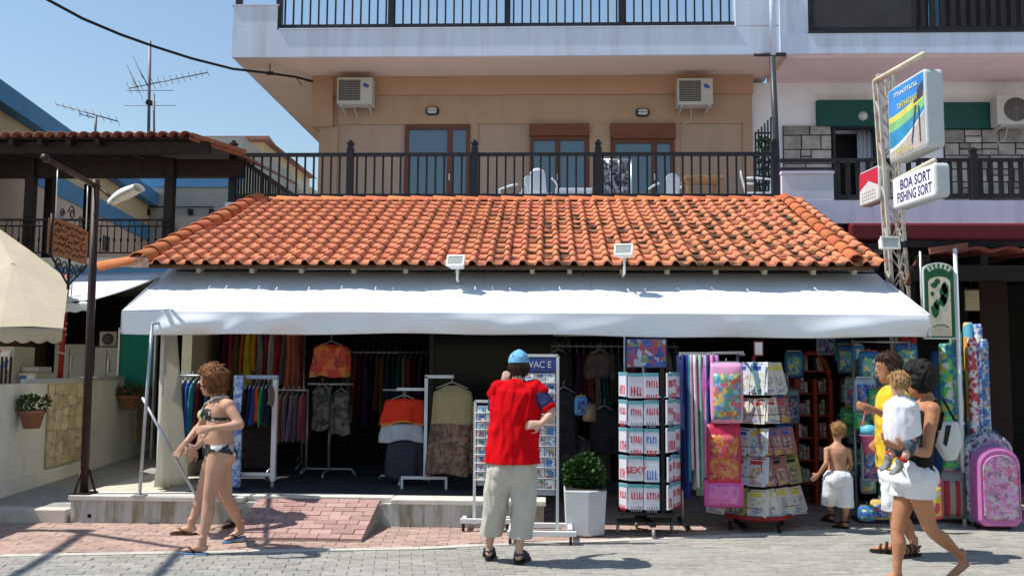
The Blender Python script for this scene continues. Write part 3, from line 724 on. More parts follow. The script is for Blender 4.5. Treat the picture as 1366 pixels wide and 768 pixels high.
# ================================================================== white neighbour building on the right
m_white2 = M('white_wall', (.70, .71, .73), .92, .04, 2, .1, 50, stain=(.42, .42, .42), stain_amt=.5, stain_scale=1., stretch=(2, 2, .5), world=True)
m_lilac = M('lilac_render', (.66, .60, .74), .9, .04, 2, .1, 50, stain=(.4, .38, .44), stain_amt=.5, stain_scale=1.3, stretch=(2.4, 2.4, .5), world=True)
m_green = M('green_shutter', (.012, .075, .06), .6, .08, 8)
m_maroon = M('maroon', (.16, .018, .025), .5, .1)
m_stone = M('cladding_stone', (.30, .285, .25), .85, .25, 7, .35, 60, rand=.3)
m_mort = M('dark_mortar', (.035, .035, .035), .9)
m_drkwood = M('dark_timber', (.012, .009, .008), .6, .3, 12, stretch=(1, 1, .3))
nb = thing('white_apartment_house', 'white house with lilac balcony band and maroon fascia on the right', 'building', loc=(6, 17, 0))
Y2, YU2 = 16.4, 15.0
X0, X9 = wx(1003) + .012, 13.0
zS2 = U(1200, 110, Y2).z
xb0, xb1 = U(1110, 200, Y2 - .05).x, U(1172, 200, Y2 - .05).x
q = MB(); q.box(X0, xb0, Y2, Y2 + 7, 0, zS2); q.build('wall', m_white2, nb)
q = MB(); q.box(xb1, X9, Y2, Y2 + 7, 0, zS2); q.build('wall', m_white2, nb)
zdt = U(1140, 168, Y2).z
q = MB(); q.box(xb0, xb1, Y2, Y2 + 7, zdt, zS2 - .001); q.build('wall', m_white2, nb)
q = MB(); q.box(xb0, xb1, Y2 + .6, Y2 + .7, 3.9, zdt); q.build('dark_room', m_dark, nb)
q = MB(); a, b = U(1046, 172, Y2 - .02), 0
# slab, front, railing on top
zq = U(1200, 70, YU2).z
q = MB(); q.box(xr_u + .102, X9, YU2 + .05, Y2 + .02, zS2, zS2 + .2); q.build('balcony_slab', M('pink_soffit', (.70, .53, .47), .92, .04, 2), nb)
q = MB(); xx = U(1042, 60, YU2).x; q.box(xx, X9, YU2, YU2 + .05, zq - .01, U(1200, 44, YU2).z); q.build('balcony_front', m_whiter, nb)
q = MB(); q.box(xx, U(1079, 20, YU2).x, YU2 + .052, YU2 + .2, zq, zq + 1.9); q.build('parapet_block', m_whiter, nb)
q = MB(); q.box(U(1079, 45, YU2).x, X9, YU2 - .015, YU2 + .1, U(1200, 44, YU2).z + .001, U(1200, 41, YU2).z); q.build('coping', M('dark_coping', (.03, .03, .035), .5), nb)
zr0 = U(1200, 40, YU2).z + .01
r = railing('upper_railing', nb, U(1226, 20, YU2).x, X9, YU2 + .06, zr0, zr0 + .95, [], .165, bw=.075, mat=M('dark_slat', (.03, .027, .028), .6))
# close mesh panel on the left of the upper railing
q = MB(); mx0, mx1 = U(1081, 20, YU2).x, U(1224, 20, YU2).x; q.box(mx0, mx0 + .06, YU2 + .03, YU2 + .09, zr0, zr0 + 1); q.box(mx1 - .06, mx1, YU2 + .03, YU2 + .09, zr0, zr0 + 1); q.box(mx0 + .06, mx1 - .06, YU2 + .03, YU2 + .09, zr0, zr0 + .05)
mp_ = q.build('mesh_panel', m_rail, nb)
q = MB()
for k in range(-14, 48):
    for s in (1, -1):
        x = mx0 + k * .05; a = V(x, YU2 + .06 + .004 * s, zr0 + .05); b = V(x + s * .95, YU2 + .06 + .004 * s, zr0 + 1.0)
        # clip to the frame
        pts_ = []
        for t in [i / 24 for i in range(25)]:
            p_ = a.lerp(b, t)
            if mx0 + .05 < p_.x < mx1 - .05: pts_.append(p_)
        if len(pts_) > 2: q.bar(pts_[0], pts_[-1], .014)
q.build('mesh_wires', M('mesh_grey', (.09, .09, .10), .6), mp_)
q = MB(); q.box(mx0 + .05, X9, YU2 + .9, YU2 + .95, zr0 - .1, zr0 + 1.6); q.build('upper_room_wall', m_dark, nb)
bt = thing('blue_towel', 'blue striped towel hung behind the upper dark railing on the right', 'towel', loc=U(1247, 20, YU2 + .4))
def btf(u, v):
    a = U(1238, -6, YU2 + .35).lerp(U(1257, -6, YU2 + .35), u); return a + V(0, .025 * math.sin(u * 12), -v * .62)
solidify(MB().grid(btf, 14, 6).build('towel_cloth', M_stripes('blue_towel_stripe', (.06, .25, .5), (.25, .35, .45), 9, 0), bt), .006)
q = MB(); q.tube([U(1230, -6, YU2 + .35), U(1264, -6, YU2 + .35)], .01, 6); q.build('line', m_cable, bt)
# roller boxes (green)
for a, b, c, d in ((1091, 1171, 133, 168), (1258, 1331, 136, 171)):
    p0, p1 = U(a, d, Y2 - .12), U(b, c, Y2 - .12); q = MB(); q.box(p0.x, p1.x, Y2 - .12, Y2 - .001, p0.z, p1.z); bevel(q.build('green_beam', m_green, nb), .01)
p0 = U(1151, 155, Y2 - .13); q = MB(); q.lathe(p0, [(.07, 0), (.075, .02), (.06, .06), (.03, .08)], 16, (0, -1, 0))
wl = thing('globe_lamp', 'round white lamp on the green beam above the open door', 'wall lamp', loc=p0); q.build('globe', M('frost', (.5, .5, .48), .4), wl)
q = MB(); q.lathe(p0 + V(0, .005, 0), [(.085, 0), (.085, .02)], 16, (0, -1, 0)); q.build('backplate', m_alu, wl)
# stone cladding panels
def cladding(x0, x1, y0, y1, rows, seed):
    rnd = random.Random(seed); a, b = U(x0, y1, Y2 - .03), U(x1, y0, Y2 - .03)
    q = MB(); q.box(a.x, b.x, Y2 - .03, Y2 - .001, a.z, b.z); base = q.build('stone_cladding', m_mort, nb)
    z = a.z; H = (b.z - a.z)
    hs = [rnd.uniform(.7, 1.3) for _ in range(rows)]; t = sum(hs)
    for h in hs:
        h = h / t * H; x = a.x
        while x < b.x - .05:
            w = min(rnd.uniform(.16, .48), b.x - x)
            if b.x - x - w < .1: w = b.x - x
            if rnd.random() < .25 and h > .18:
                for k in (0, 1): q = MB(); q.box(x + .012, x + w - .012, Y2 - .03 - rnd.uniform(.018, .04), Y2 - .031, z + .012 + k * h / 2, z + (k + 1) * h / 2 - .012); q.build('stone', m_stone, base)
            else: q = MB(); q.box(x + .012, x + w - .012, Y2 - .03 - rnd.uniform(.018, .04), Y2 - .031, z + .012, z + h - .012); q.build('stone', m_stone, base)
            x += w
        z += h
cladding(1046, 1108, 168, 268, 6, 3)
cladding(1262, 1400, 173, 275, 6, 5)
# open door with white curtain
q = MB(); dx0, dx1 = U(1111, 200, Y2 - .02).x, U(1171, 200, Y2 - .02).x
q.box(dx0, dx0 + .05, Y2 - .03, Y2 + .1, 4.0, zdt); q.box(dx1 - .05, dx1, Y2 - .03, Y2 + .1, 4.0, zdt); q.box(dx0 + .05, dx1 - .05, Y2 - .03, Y2 + .1, zdt - .06, zdt); fr = q.build('open_door', m_rail, nb)
def cf(u, v):
    a = U(1143, 172, Y2 + .2).lerp(U(1168, 172, Y2 + .2), u); return V(a.x, a.y + .03 * math.sin(u * 26), a.z + .1 - v * 2.2)
solidify(MB().grid(cf, 24, 3).build('curtain', M('net_curtain', (.38, .41, .47), .8), fr), .004)
aircon(1331, 1380, 126, 166, 'grey air conditioning unit with round fan above the stone cladding', Y2, True, False)
# balcony, lilac band, maroon fascia
YL = 13.55
zl0, zl1 = U(1250, 298, YL).z, U(1250, 267, YL).z
q = MB(); lx0 = U(1044, 280, YL).x; q.box(lx0, X9, YL, Y2, zl0, zl1 - .001); q.build('balcony_band', m_lilac, nb)
q = MB(); q.box(lx0 + .001, U(1112, 240, YL).x, YL + .004, YL + .2, zl1, U(1080, 232, YL).z); q.build('parapet', M('parapet_lilac', (.63, .62, .70), .9, .04), nb)
q = MB(); q.box(lx0 - .01, U(1113, 240, YL).x, YL - .012, YL + .22, U(1080, 232, YL).z + .001, U(1080, 229, YL).z + .01); q.build('coping', m_lilac, nb)
railing('lower_railing', nb, U(1113, 240, YL).x, X9, YL + .07, zl1 + .03, U(1250, 210, YL).z, [U(1302, 240, YL).x, U(1180, 240, YL).x], .15, bw=.06, mat=MATS['dark_slat'])
q = MB(); zz = U(1080, 213, YL).z; q.box(lx0, U(1113, 240, YL).x - .001, YL + .05, YL + .1, zz - .03, zz + .03); zz = U(1080, 225, YL).z; q.box(lx0, U(1113, 240, YL).x - .001, YL + .05, YL + .1, zz - .01, zz + .03); q.build('rail_bar', m_rail, nb)
zm = U(1250, 321, YL - .06).z
q = MB(); q.box(U(1132, 310, YL).x, X9, YL - .08, YL + .3, zm, zl0 - .002); bevel(q.build('maroon_fascia', m_maroon, nb), .04)
# lattice screen with dark foliage left of the pole
scn = thing('dark_trellis', 'dark trellis screen with climbing plant between the two balconies', 'trellis', loc=(U(1018, 260, 14.6).x, 14.6, zF))
x0_, x1_ = U(1008, 200, 14.6).x, U(1029, 200, 14.6).x; q = MB()
for k in range(6): x = x0_ + (x1_ - x0_) * k / 5; q.box(x - .012, x + .012, 14.59, 14.61, zF, zF + 1.45 + .05 * k)
for k in range(12): q.box(x0_, x1_, 14.575, 14.588, zF + .1 + k * .12, zF + .13 + k * .12)
q.build('lattice', m_rail, scn)
lf = MB(); rnd = random.Random(2)
for _ in range(420):
    c = V(rnd.uniform(x0_, x1_), 14.55 + rnd.uniform(-.12, .1), zF + rnd.uniform(.05, 1.35)); a = V(rnd.uniform(-1, 1), rnd.uniform(-1, 1), rnd.uniform(-1, 1)).normalized() * .035; b = a.cross(V(rnd.uniform(-1, 1), rnd.uniform(-1, 1), .3)).normalized() * .022
    lf.add([c - a, c + b, c + a, c - b], [(0, 1, 2, 3)])
tag(lf.build('leaves', M('dark_leaf', (.025, .04, .02), .6, .3, rand=.2), scn, recalc=False), kind='stuff')

# ------------------------------------------------------------------ dark covered shop on the right, under the maroon fascia
rs = thing('covered_shop', 'dark timber covered shop front under the maroon fascia', 'shop', loc=(6.2, 12, 0))
xl3 = SX1 + .14
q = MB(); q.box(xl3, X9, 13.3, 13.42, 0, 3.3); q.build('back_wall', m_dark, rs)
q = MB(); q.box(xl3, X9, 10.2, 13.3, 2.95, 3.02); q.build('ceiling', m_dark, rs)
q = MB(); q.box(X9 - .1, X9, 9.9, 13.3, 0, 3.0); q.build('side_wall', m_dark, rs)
for i in range(8):
    x = xl3 + .15 + i * .62; q = MB(); q.bar((x, 10.0, 2.78), (x, 13.2, 2.85), .08, .12); q.build('roof_beam', m_drkwood, rs)
q = MB(); q.box(xl3, X9, 9.95, 10.1, 2.55, 2.72); q.build('front_beam', m_drkwood, rs)
# edge tiles with red glints
for i in range(16):
    x = xl3 + .5 + i * .34; q = MB(); q.sm = True
    q.add([V(x, 9.9, 2.86) + V(.32 * k / 6, -.0, .05 * math.sin(math.pi * k / 6)) for k in range(7)] + [V(x, 11.6, 2.96) + V(.32 * k / 6, 0, .05 * math.sin(math.pi * k / 6)) for k in range(7)], [(k, k + 1, 8 + k, 7 + k) for k in range(6)])
    solidify(q.build('edge_tile', M('dull_red_tile', (.2, .05, .04), .7, .2), rs, recalc=False), .02)
pc = U(1326, 420, 11.2); q = MB(); q.box(pc.x - .17, pc.x + .17, 11.2, 11.5, 0, 2.94); q.build('pillar', M('brown_pillar', (.03, .016, .012), .7, .15), rs)
pc = U(1216, 400, 10.4); q = MB(); q.box(pc.x - .05, pc.x + .05, 10.4, 10.5, 0, 2.94); q.build('post', m_drkwood, rs)
bd = thing('beige_notice_board', 'small beige board hanging inside the dark covered shop', 'board', loc=U(1297, 401, 11.0))
a, b = U(1288, 414, 11.0), U(1306, 387, 11.0); q = MB(); q.box(a.x, b.x, 11.0, 11.03, a.z, b.z); bevel(q.build('board', M('beige_board', (.5, .44, .28), .7), bd), .005)
q = MB(); q.box(a.x - .01, b.x + .01, 10.995, 11.035, b.z + .001, b.z + .02); q.tube([V((a.x + b.x) / 2, 11.015, b.z + .02), V((a.x + b.x) / 2, 11.015, 2.95)], .006, 5); q.build('hanger', m_rail, bd)
# sloping timber and lamp bracket under the fascia
q = MB(); q.bar(U(1240, 335, 9.75), U(1290, 328, 9.75), .05, .07); q.build('brace', M('red_timber', (.16, .06, .04), .7, .2), rs); q = MB(); q.bar(U(1210, 380, 10.2), U(1228, 340, 10.2), .05, .05); q.build('brace', M('red_timber', (.16, .06, .04), .7, .2), rs)
# ================================================================== left neighbours
m_cream = M('cream_render', (.60, .47, .30), .92, .05, 2, .1, stain=(.45, .36, .25), stain_amt=.3)
m_pink = M('pale_pink_render', (.58, .46, .36), .92, .05, 2, .1)
m_blue = M('blue_paint', (.09, .25, .43), .7, .06, 4)
m_dblue = M('deep_blue_paint', (.03, .09, .20), .8, .06, 4)
m_greyw = M('grey_beige_wall', (.40, .37, .32), .92, .06, 2, .1)
m_bwood = M('dark_brown_wood', (.022, .012, .010), .6, .3, 10)
m_iron = M('wrought_iron', (.012, .012, .014), .5)
# striped house, its wall running away from the street
sh = thing('striped_house', 'cream house with broad blue bands behind the timber terrace', 'building', loc=(-11, 20, 0))
A, B = V(-9.4, 15.5, 0), V(-11.4, 27.5, 0); A = A + (A - B) * .25
def wallstrip(mat, z0, z1, name, out=0., a=None, b=None):
    a, b = a or A, b or B; t = (b - a).normalized(); n = V(t.y, -t.x, 0); q = MB(); a, b = a + n * out, b + n * out
    q.hexa([a + V(0, 0, z0), a - n * (.3 + out) + V(0, 0, z0), b - n * (.3 + out) + V(0, 0, z0), b + V(0, 0, z0), a + V(0, 0, z1), a - n * (.3 + out) + V(0, 0, z1), b - n * (.3 + out) + V(0, 0, z1), b + V(0, 0, z1)])
    return q.build(name, mat, sh)
wallstrip(m_pink, 0, 4.9, 'lower_wall'); wallstrip(m_blue, 4.901, 5.3, 'blue_band', .03); wallstrip(m_cream, 5.301, 5.85, 'upper_wall'); wallstrip(m_blue, 5.851, 6.2, 'blue_eave', .25)
for k in range(3):
    t = .33 + k * .2; p = A.lerp(B, t) + V(.02, 0, 4.35); q = MB(); q.cbox(p, .06, .28, .34); q.build('window', M_glass('dark_glass', (.02, .025, .03)), sh)
# back house facing the street under the terrace roof
bh = thing('banded_house', 'grey beige house wall with two dark blue bands behind the terrace', 'building', loc=(-9, 24, 0))
a, b = U(118, 250, 24), U(322, 250, 24)
q = MB(); q.box(a.x, b.x, 24, 29, 0, U(200, 183, 24).z); q.build('wall', m_greyw, bh)
for y0, y1 in ((224, 205), (250, 237)):
    q = MB(); q.box(a.x - .02, b.x + .02, 23.95, 23.999, U(200, y0, 24).z, U(200, y1, 24).z); q.build('blue_band', m_dblue if y0 < 230 else m_blue, bh)
for px in (167, 197, 254, 282):
    c = U(px, 283, 23.9); q = MB(); q.cbox(c, .1, .12, .16); q.build('wall_spot', m_iron, bh)
q = MB(); q.tube([U(165, 276, 23.95), U(285, 276, 23.95)], .015, 5); q.build('conduit', m_iron, bh)
# red-roofed house further back
rh = thing('red_roofed_house', 'small cream house with red roof edge behind the terrace', 'building', loc=(-10, 30, 0))
a, b = U(280, 250, 30), U(350, 250, 30); zt_ = U(310, 190, 30).z
q = MB(); q.box(a.x, b.x, 30, 36, 0, zt_); q.build('wall', m_cream, rh)
q = MB(); q.hexa([(a.x - .3, 29.6, zt_ + .001), (b.x + .3, 29.6, zt_ + .001), (b.x + .3, 36, zt_ + .001), (a.x - .3, 36, zt_ + .001), (a.x - .3, 29.6, zt_ + .12), (b.x + .3, 29.6, zt_ + .12), (b.x - .4, 33, zt_ + .5), (a.x - .3, 33, zt_ + .5)]); q.build('roof', M('far_red_roof', (.30, .15, .11), .8, .2), rh)
c = U(432, 262, 30); q = MB(); q.prism([V(b.x, 30.2, zt_ - .35), V(c.x, 30.2, c.z), V(c.x, 30.2, 0), V(b.x, 30.2, 0)], (0, 4, 0)); q.build('lower_wing', M('cream2', (.62, .53, .40), .9, .05), rh)

# terrace house: ground floor, terrace, railing, timber roof with clay tiles
th = thing('terrace_house', 'neighbour house with timber roofed terrace and iron railing', 'building', loc=(-8, 16, 0))
YT = 13.2
tz = U(150, 346, YT).z
tx1 = U(232, 340, YT).x
q = MB(); q.box(-13.5, tx1, YT + .05, 19, tz - .25, tz); q.build('terrace_slab', m_greyw, th)
q = MB(); q.box(-13.5, tx1 - .0, YT - .02, YT + .048, tz - .32, tz - .12); q.build('blue_fascia', m_blue, th)
q = MB(); q.box(-13.5, tx1 - .001, YT - .03, YT + .047, tz - .119, tz + .02); q.build('terrace_edge', M('cream_edge', (.6, .56, .42), .9, .06), th)
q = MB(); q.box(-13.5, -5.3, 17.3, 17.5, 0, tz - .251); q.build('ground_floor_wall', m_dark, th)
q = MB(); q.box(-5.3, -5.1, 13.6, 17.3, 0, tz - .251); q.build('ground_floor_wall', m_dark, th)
# terrace railing
rz0, rz1 = U(120, 338, YT + .1).z, U(120, 292, YT + .1).z
x0_, x1_ = U(-60, 300, YT + .1).x, U(226, 300, YT + .1).x
q = MB(); q.box(x0_, x1_, YT + .085, YT + .115, rz1 - .03, rz1); rl = q.build('railing', m_iron, th)
for z in (rz0, rz1 - .12): q = MB(); q.box(x0_, x1_, YT + .09, YT + .11, z, z + .02); q.build('rail_bar', m_iron, rl)
b = MB(); b.tube([(0, 0, 0), (0, 0, rz1 - rz0 - .14)], .009, 5); b.lathe((0, 0, (rz1 - rz0) * .35), [(.009, -.04), (.022, 0), (.009, .04)], 6); bme = b.mesh('baluster', m_iron)
rg = MB(); rg.tube([(.045 * math.cos(k * math.pi / 6), 0, .045 * math.sin(k * math.pi / 6)) for k in range(13)], .007, 4, False); rme = rg.mesh('ring', m_iron)
n = int((x1_ - x0_) / .105)
for i in range(n):
    x = x0_ + (i + .5) * .105; obj('baluster', bme, rl, loc=(x, YT + .1, rz0 + .02))
    if i % 2: obj('ring', rme, rl, loc=(x + .052, YT + .1, rz1 - .07))
# roof
YTf = 12.6
zr1 = U(120, 184, YTf).z; zr2 = U(120, 214, YT).z
for px, top in ((40, 205), (66, 205), (118, 205), (226, 205)):
    x = U(px, 280, YT + .2 + (.0 if px != 66 else 1.2) + (2.0 if px == 118 else 0)); y = x.y; q = MB(); q.box(x.x - .065, x.x + .065, y - .065, y + .065, tz, zr1 - .12); q.build('roof_post', m_bwood, th)
xR = U(252, 180, YTf).x
q = MB(); q.box(-14, xR + .25, YTf + .1, YTf + .22, zr1 - .2, zr1 - .03); q.build('front_beam', m_bwood, th)
q = MB(); q.box(-14, xR + .5, YT + .2, YT + .34, zr1 - .40, zr1 - .13); q.build('inner_beam', m_bwood, th)
q = MB(); q.hexa([(-14, YTf, zr1 - .02), (xR, YTf, zr1 - .02), (xR, 15.6, zr1 + .3), (-14, 15.6, zr1 + .3), (-14, YTf, zr1 + .01), (xR, YTf, zr1 + .01), (xR, 15.6, zr1 + .33), (-14, 15.6, zr1 + .33)]); rf = q.build('terrace_roof', m_bwood, th)
# hipped right side of the terrace roof falling away
q = MB(); q.hexa([(xR + .002, YTf, zr1 - .03), (xR + .62, YTf + .5, zr1 - .16), (xR + .75, 15.6, zr1 - .1), (xR + .002, 15.6, zr1 + .28), (xR + .002, YTf, zr1 + .02), (xR + .62, YTf + .5, zr1 - .12), (xR + .75, 15.6, zr1 - .06), (xR + .002, 15.6, zr1 + .32)]); q.build('hip_side', M('hip_tiles', (.24, .11, .08), .8, .2, 8), rf)
for i in range(18):
    x = -13.6 + i * .42; q = MB(); q.bar((x, YTf - .05, zr1 - .07), (x, 15.5, zr1 + .22), .07, .09); q.build('rafter', m_bwood, rf)
m_tile2 = M('terrace_tile', (.20, .075, .05), .8, .15, 18, .2, rand=.25)
tm = MB(); tm.sm = True
nn = 7; vs_ = []
for y, z in ((-.12, .0), (1.2, .12)):
    for rr in (.085, .07):
        for k in range(nn + 1): an = math.pi * k / nn; vs_.append((math.cos(an) * rr, y, z + math.sin(an) * rr))
w_ = nn + 1
tm.add(vs_, [(k, k + 1, 2 * w_ + k + 1, 2 * w_ + k) for k in range(nn)] + [(k, w_ + k, w_ + k + 1, k + 1) for k in range(nn)] + [(w_ + k, 3 * w_ + k, 3 * w_ + k + 1, w_ + k + 1) for k in range(nn)])
tme = tm.mesh('edge_tile', m_tile2)
x = U(-30, 180, YTf).x
while x < xR + .02: o = obj('edge_tile', tme, rf, loc=(x, YTf, zr1 - .015)); x += .163
q = MB(); c = U(300, 190, 15); q.bar(V(xR + .02, YTf + .02, zr1 + .04), V(xR + .66, YTf + .5, zr1 - .1), .1, .06); q.build('verge', M('verge_red', (.26, .11, .07), .8, .2), rf)
# white fabric awning of the neighbour
wa = thing('small_white_awning', 'white fabric awning of the neighbour under the blue fascia', 'awning', loc=U(160, 385, 12))
pA, pB, pC, pD = U(70, 404, 11.3), U(128, 399, 11.3), U(226, 363, 13.1), U(70, 366, 13.1)
q = MB(); q.grid(lambda u, v: pA.lerp(pB, u).lerp(pD.lerp(pC, u), v) + V(0, 0, -.03 * math.sin(math.pi * v)), 8, 8); solidify(q.build('canopy', m_awn, wa), .006)
q = MB(); q.grid(lambda u, v: pA.lerp(pB, u) + V(0, -.005, -.02 - v * .12 + .01 * math.sin(u * 20)), 20, 3); solidify(q.build('valance', m_awn, wa), .006)
q = MB(); q.tube([pD + V(.3, 0, -.02), pA.lerp(pB, .4) + V(0, 0, -.03)], .02, 6); q.build('arm', m_alu, wa)
# antennas on the terrace roof
def antenna(base_px, top_py, Y, label, booms, mast_r=.03):
    b = U(base_px[0], base_px[1], Y); tpt = U(base_px[0] + 2, top_py, Y)
    t = thing('tv_antenna', label, 'antenna', 'rooftop antennas', loc=b); m = M('antenna_metal', (.16, .16, .18), .5, metal=.3)
    q = MB(); q.tube([b, tpt], mast_r, 8); q.build('mast', m, t)
    for (p0, p1, n, L0, L1, dep) in booms:
        a, c = U(*p0, Y + .0), U(*p1, Y + dep); q = MB(); q.tube([a, c], .012, 5); bm = q.build('boom', m, t)
        d = (c - a).normalized(); s = d.cross(V(0, 0, 1)).normalized()
        up = V(0, -.3, 1).normalized()
        for i in range(n):
            p = a.lerp(c, i / (n - 1)); L = L0 + (L1 - L0) * i / (n - 1); e = MB(); e.tube([p - (s * .6 + up * .5) * L, p + (s * .6 + up * .5) * L], .005, 4); e.build('element', m, bm)
    return t, m, b
t, m, b = antenna((198, 200), 55, 16.5, 'tall television antenna mast with long finned boom above the terrace roof', [((172, 118), (277, 97), 14, .16, .10, 0), ((184, 90), (197, 114), 3, .3, .1, 0), ((176, 102), (184, 118), 3, .3, .3, 0)])
for py, L in ((121, .45), (141, .5), (137, .12)):
    c = U(200, py, 16.5); q = MB(); q.tube([c - V(L, 0, 0), c + V(L, 0, 0)], .006, 4); q.build('element', m, t)
q = MB(); a = U(205, 125, 16.4); q.tube([a, U(206, 200, 16.4)], .02, 6); q.build('second_mast', m, t)
q = MB(); q.cbox(U(199, 137, 16.45), .09, .09, .08); q.build('clamp', m_iron, t)
antenna((126, 200), 154, 17, 'low tilted television antenna beyond the terrace roof', [((75, 139), (157, 162), 9, .08, .14, 0), ((106, 152), (128, 158), 3, .08, .08, .1)], .025)

# ------------------------------------------------------------------ garden wall with stone panels
m_gwall = M('whitewash', (.74, .74, .72), .92, .08, 2.5, .25, 70, stain=(.36, .36, .34), stain_amt=.6, stain_scale=1.2, stretch=(1, 1, .5))
m_crazy = M('crazy_stone', (.57, .49, .33), .85, .2, 8, .3, 60, rand=.2)
gw = thing('garden_wall', 'whitewashed garden wall with yellow stone panels beside the pavement', 'wall', loc=(-6.2, 12, kz))
W0, W1 = G(0, 662, kz), G(197, 601, kz); tdir = (W1 - W0).normalized(); W0 = W0 - tdir * 2.6; nrm = V(tdir.y, -tdir.x, 0)
WH = 1.22
LW = (W1 - W0).length
def wpt(px, py):                       # point of the wall face seen at a pixel
    d = ray(px, py); k = (W0 - CAM).dot(nrm) / d.dot(nrm); return CAM + d * k
def wseg(s0, s1, z0, z1, out, name, mat, back=.2):
    q = MB(); a, b = W0 + tdir * s0 + nrm * out, W0 + tdir * s1 + nrm * out; a.z = b.z = 0; bk = nrm * (-(back + out))
    q.hexa([a + V(0, 0, z0), b + V(0, 0, z0), b + bk + V(0, 0, z0), a + bk + V(0, 0, z0), a + V(0, 0, z1), b + V(0, 0, z1), b + bk + V(0, 0, z1), a + bk + V(0, 0, z1)])
    return q.build(name, mat, gw)
sat = lambda px: (wpt(px, 600) - W0).dot(tdir)
ztop = kz + WH
wseg(0, LW, kz - .1, ztop, 0, 'wall', m_gwall)
wseg(0, LW, kz - .1, kz + .16, .05, 'plinth', m_gwall)
wseg(sat(48), LW, ztop + .001, ztop + .05, .02, 'coping', M('grey_coping', (.42, .44, .47), .9, .08), .22)
for p0, p1 in ((59, 112), (178, 196)):
    s0, s1 = sat(p0), sat(p1); pan_ = wseg(s0, s1, kz + .17, ztop - .02, .02, 'stone_panel', M('panel_mortar', (.42, .36, .25), .9))
    rnd = random.Random(p0); rows = 7; hh = (ztop - kz - .2) / rows
    # jittered lattice gives irregular flat stones
    nc_ = max(2, int((s1 - s0) / .22)); P = {}
    for j in range(rows + 1):
        for i in range(nc_ + 1):
            ds = 0 if i in (0, nc_) else rnd.uniform(-.06, .06); dz = 0 if j in (0, rows) else rnd.uniform(-.055, .055)
            P[i, j] = W0 + tdir * (s0 + (s1 - s0) * i / nc_ + ds) + nrm * .021 + V(0, 0, kz + .18 + j * hh + dz - W0.z)
    for j in range(rows):
        for i in range(nc_):
            cs = [P[i, j], P[i + 1, j], P[i + 1, j + 1], P[i, j + 1]]; c = sum(cs, V(0, 0, 0)) / 4
            poly = []
            for u_, v_ in zip(cs, cs[1:] + cs[:1]):
                poly.append(c + (u_ * .88 + v_ * .12 - c) * .95); poly.append(c + (u_ * .12 + v_ * .88 - c) * .95)
            q = MB(); q.prism(poly, nrm * rnd.uniform(.006, .014)); q.build('stone', m_crazy, pan_)
# hanging flower pots on the wall
m_terra = M('terracotta', (.34, .15, .09), .85, .15, 8, .2)
def leaf_mesh(rnd, n, rx, ry, rz, size, flat=0.):
    lf = MB()
    for _ in range(n):
        while True:
            p = V(rnd.uniform(-1, 1), rnd.uniform(-1, 1), rnd.uniform(-1, 1))
            if .3 < p.length < 1: break
        c = V(p.x * rx, p.y * ry, p.z * rz); out = (p + V(rnd.uniform(-.8, .8), rnd.uniform(-.8, .8), rnd.uniform(-.3, .9))).normalized()
        a = out * size * rnd.uniform(.6, 1.2); b = out.cross(V(rnd.uniform(-1, 1), rnd.uniform(-1, 1), rnd.uniform(-1, 1))).normalized() * size * .38
        lf.add([c, c + a * .5 + b, c + a, c + a * .5 - b], [(0, 1, 2, 3)])
    return lf
def wallpot(px0, px1, py0, py1, label, flower):
    c = (wpt((px0 + px1) / 2, py1)); t = thing('flower_pot', label, 'flower pot', 'pots hung on the garden wall', loc=c)
    sc_ = c.y / 1210; h = (py1 - py0) * sc_; r = (px1 - px0) / 2 * sc_; o_ = c + nrm * (r + .02)
    q = MB(); q.lathe(o_, [(r * .62, 0), (r * .95, h * .8), (r * 1.05, h * .8), (r * 1.05, h), (r * .9, h), (r * .85, h * .9)], 18); q.build('pot', m_terra, t)
    rnd = random.Random(px0); lf = leaf_mesh(rnd, 260, r * 1.35, r * 1.2, r * .75, .055)
    o2 = lf.build('foliage', M('geranium_leaf', (.05, .10, .03), .6, .3, 20, isl=.4), t, recalc=False, loc=o_ + V(0, 0, h + r * .4)); tag(o2, kind='stuff')
    for k in range(9):
        p = o_ + V(rnd.uniform(-1, 1) * r * 1.2, rnd.uniform(-1, 1) * r, h + rnd.uniform(.4, 1.1) * r); q = MB(); q.lathe(p, [(.004, -.015), (.02, 0), (.012, .014), (.002, .016)], 7); q.build('blossom', flower, t)
    q = MB(); q.tube([o_ + V(0, 0, h * .7) - nrm * (r + .02), o_ + V(0, 0, h * .7)], .006, 5); q.build('hook', m_iron, t)
wallpot(6, 39, 546, 571, 'terracotta pot of dark red flowers hung on the white wall section', M('dark_red_petal', (.12, .01, .02), .6))
wallpot(143, 169, 527, 546, 'terracotta pot of pink flowers hung between the two stone panels', M('pink_petal', (.5, .07, .12), .6))
# teal board, white cupboards and goods behind the wall
def slab(name, label, cat, px0, px1, py0, py1, Y, d, mat, zbase=None, group=None, extra=None):
    a, b = U(px0, py1, Y), U(px1, py0, Y); z0 = zbase if zbase is not None else a.z
    t = thing(name, label, cat, group, loc=((a.x + b.x) / 2, Y + d / 2, z0)); q = MB(); q.box(a.x, b.x, Y, Y + d, z0, b.z); bevel(q.build('body', mat, t), .012)
    if extra: extra(t, a, b, Y)
    return t
def frame_x(t, a, b, Y):
    q = MB(); q.box(a.x - .03, a.x - .001, Y - .02, Y + .06, kz, b.z + .03); q.build('frame', m_alu, t); q = MB(); q.box(b.x + .001, b.x + .03, Y - .02, Y + .06, kz, b.z + .03); q.build('frame', m_alu, t)
slab('teal_board', 'teal green panel standing beside the awning post', 'panel', 158, 207, 440, 517, 13.9, .06, M('teal', (.008, .19, .16), .7, .05), None, None, frame_x)
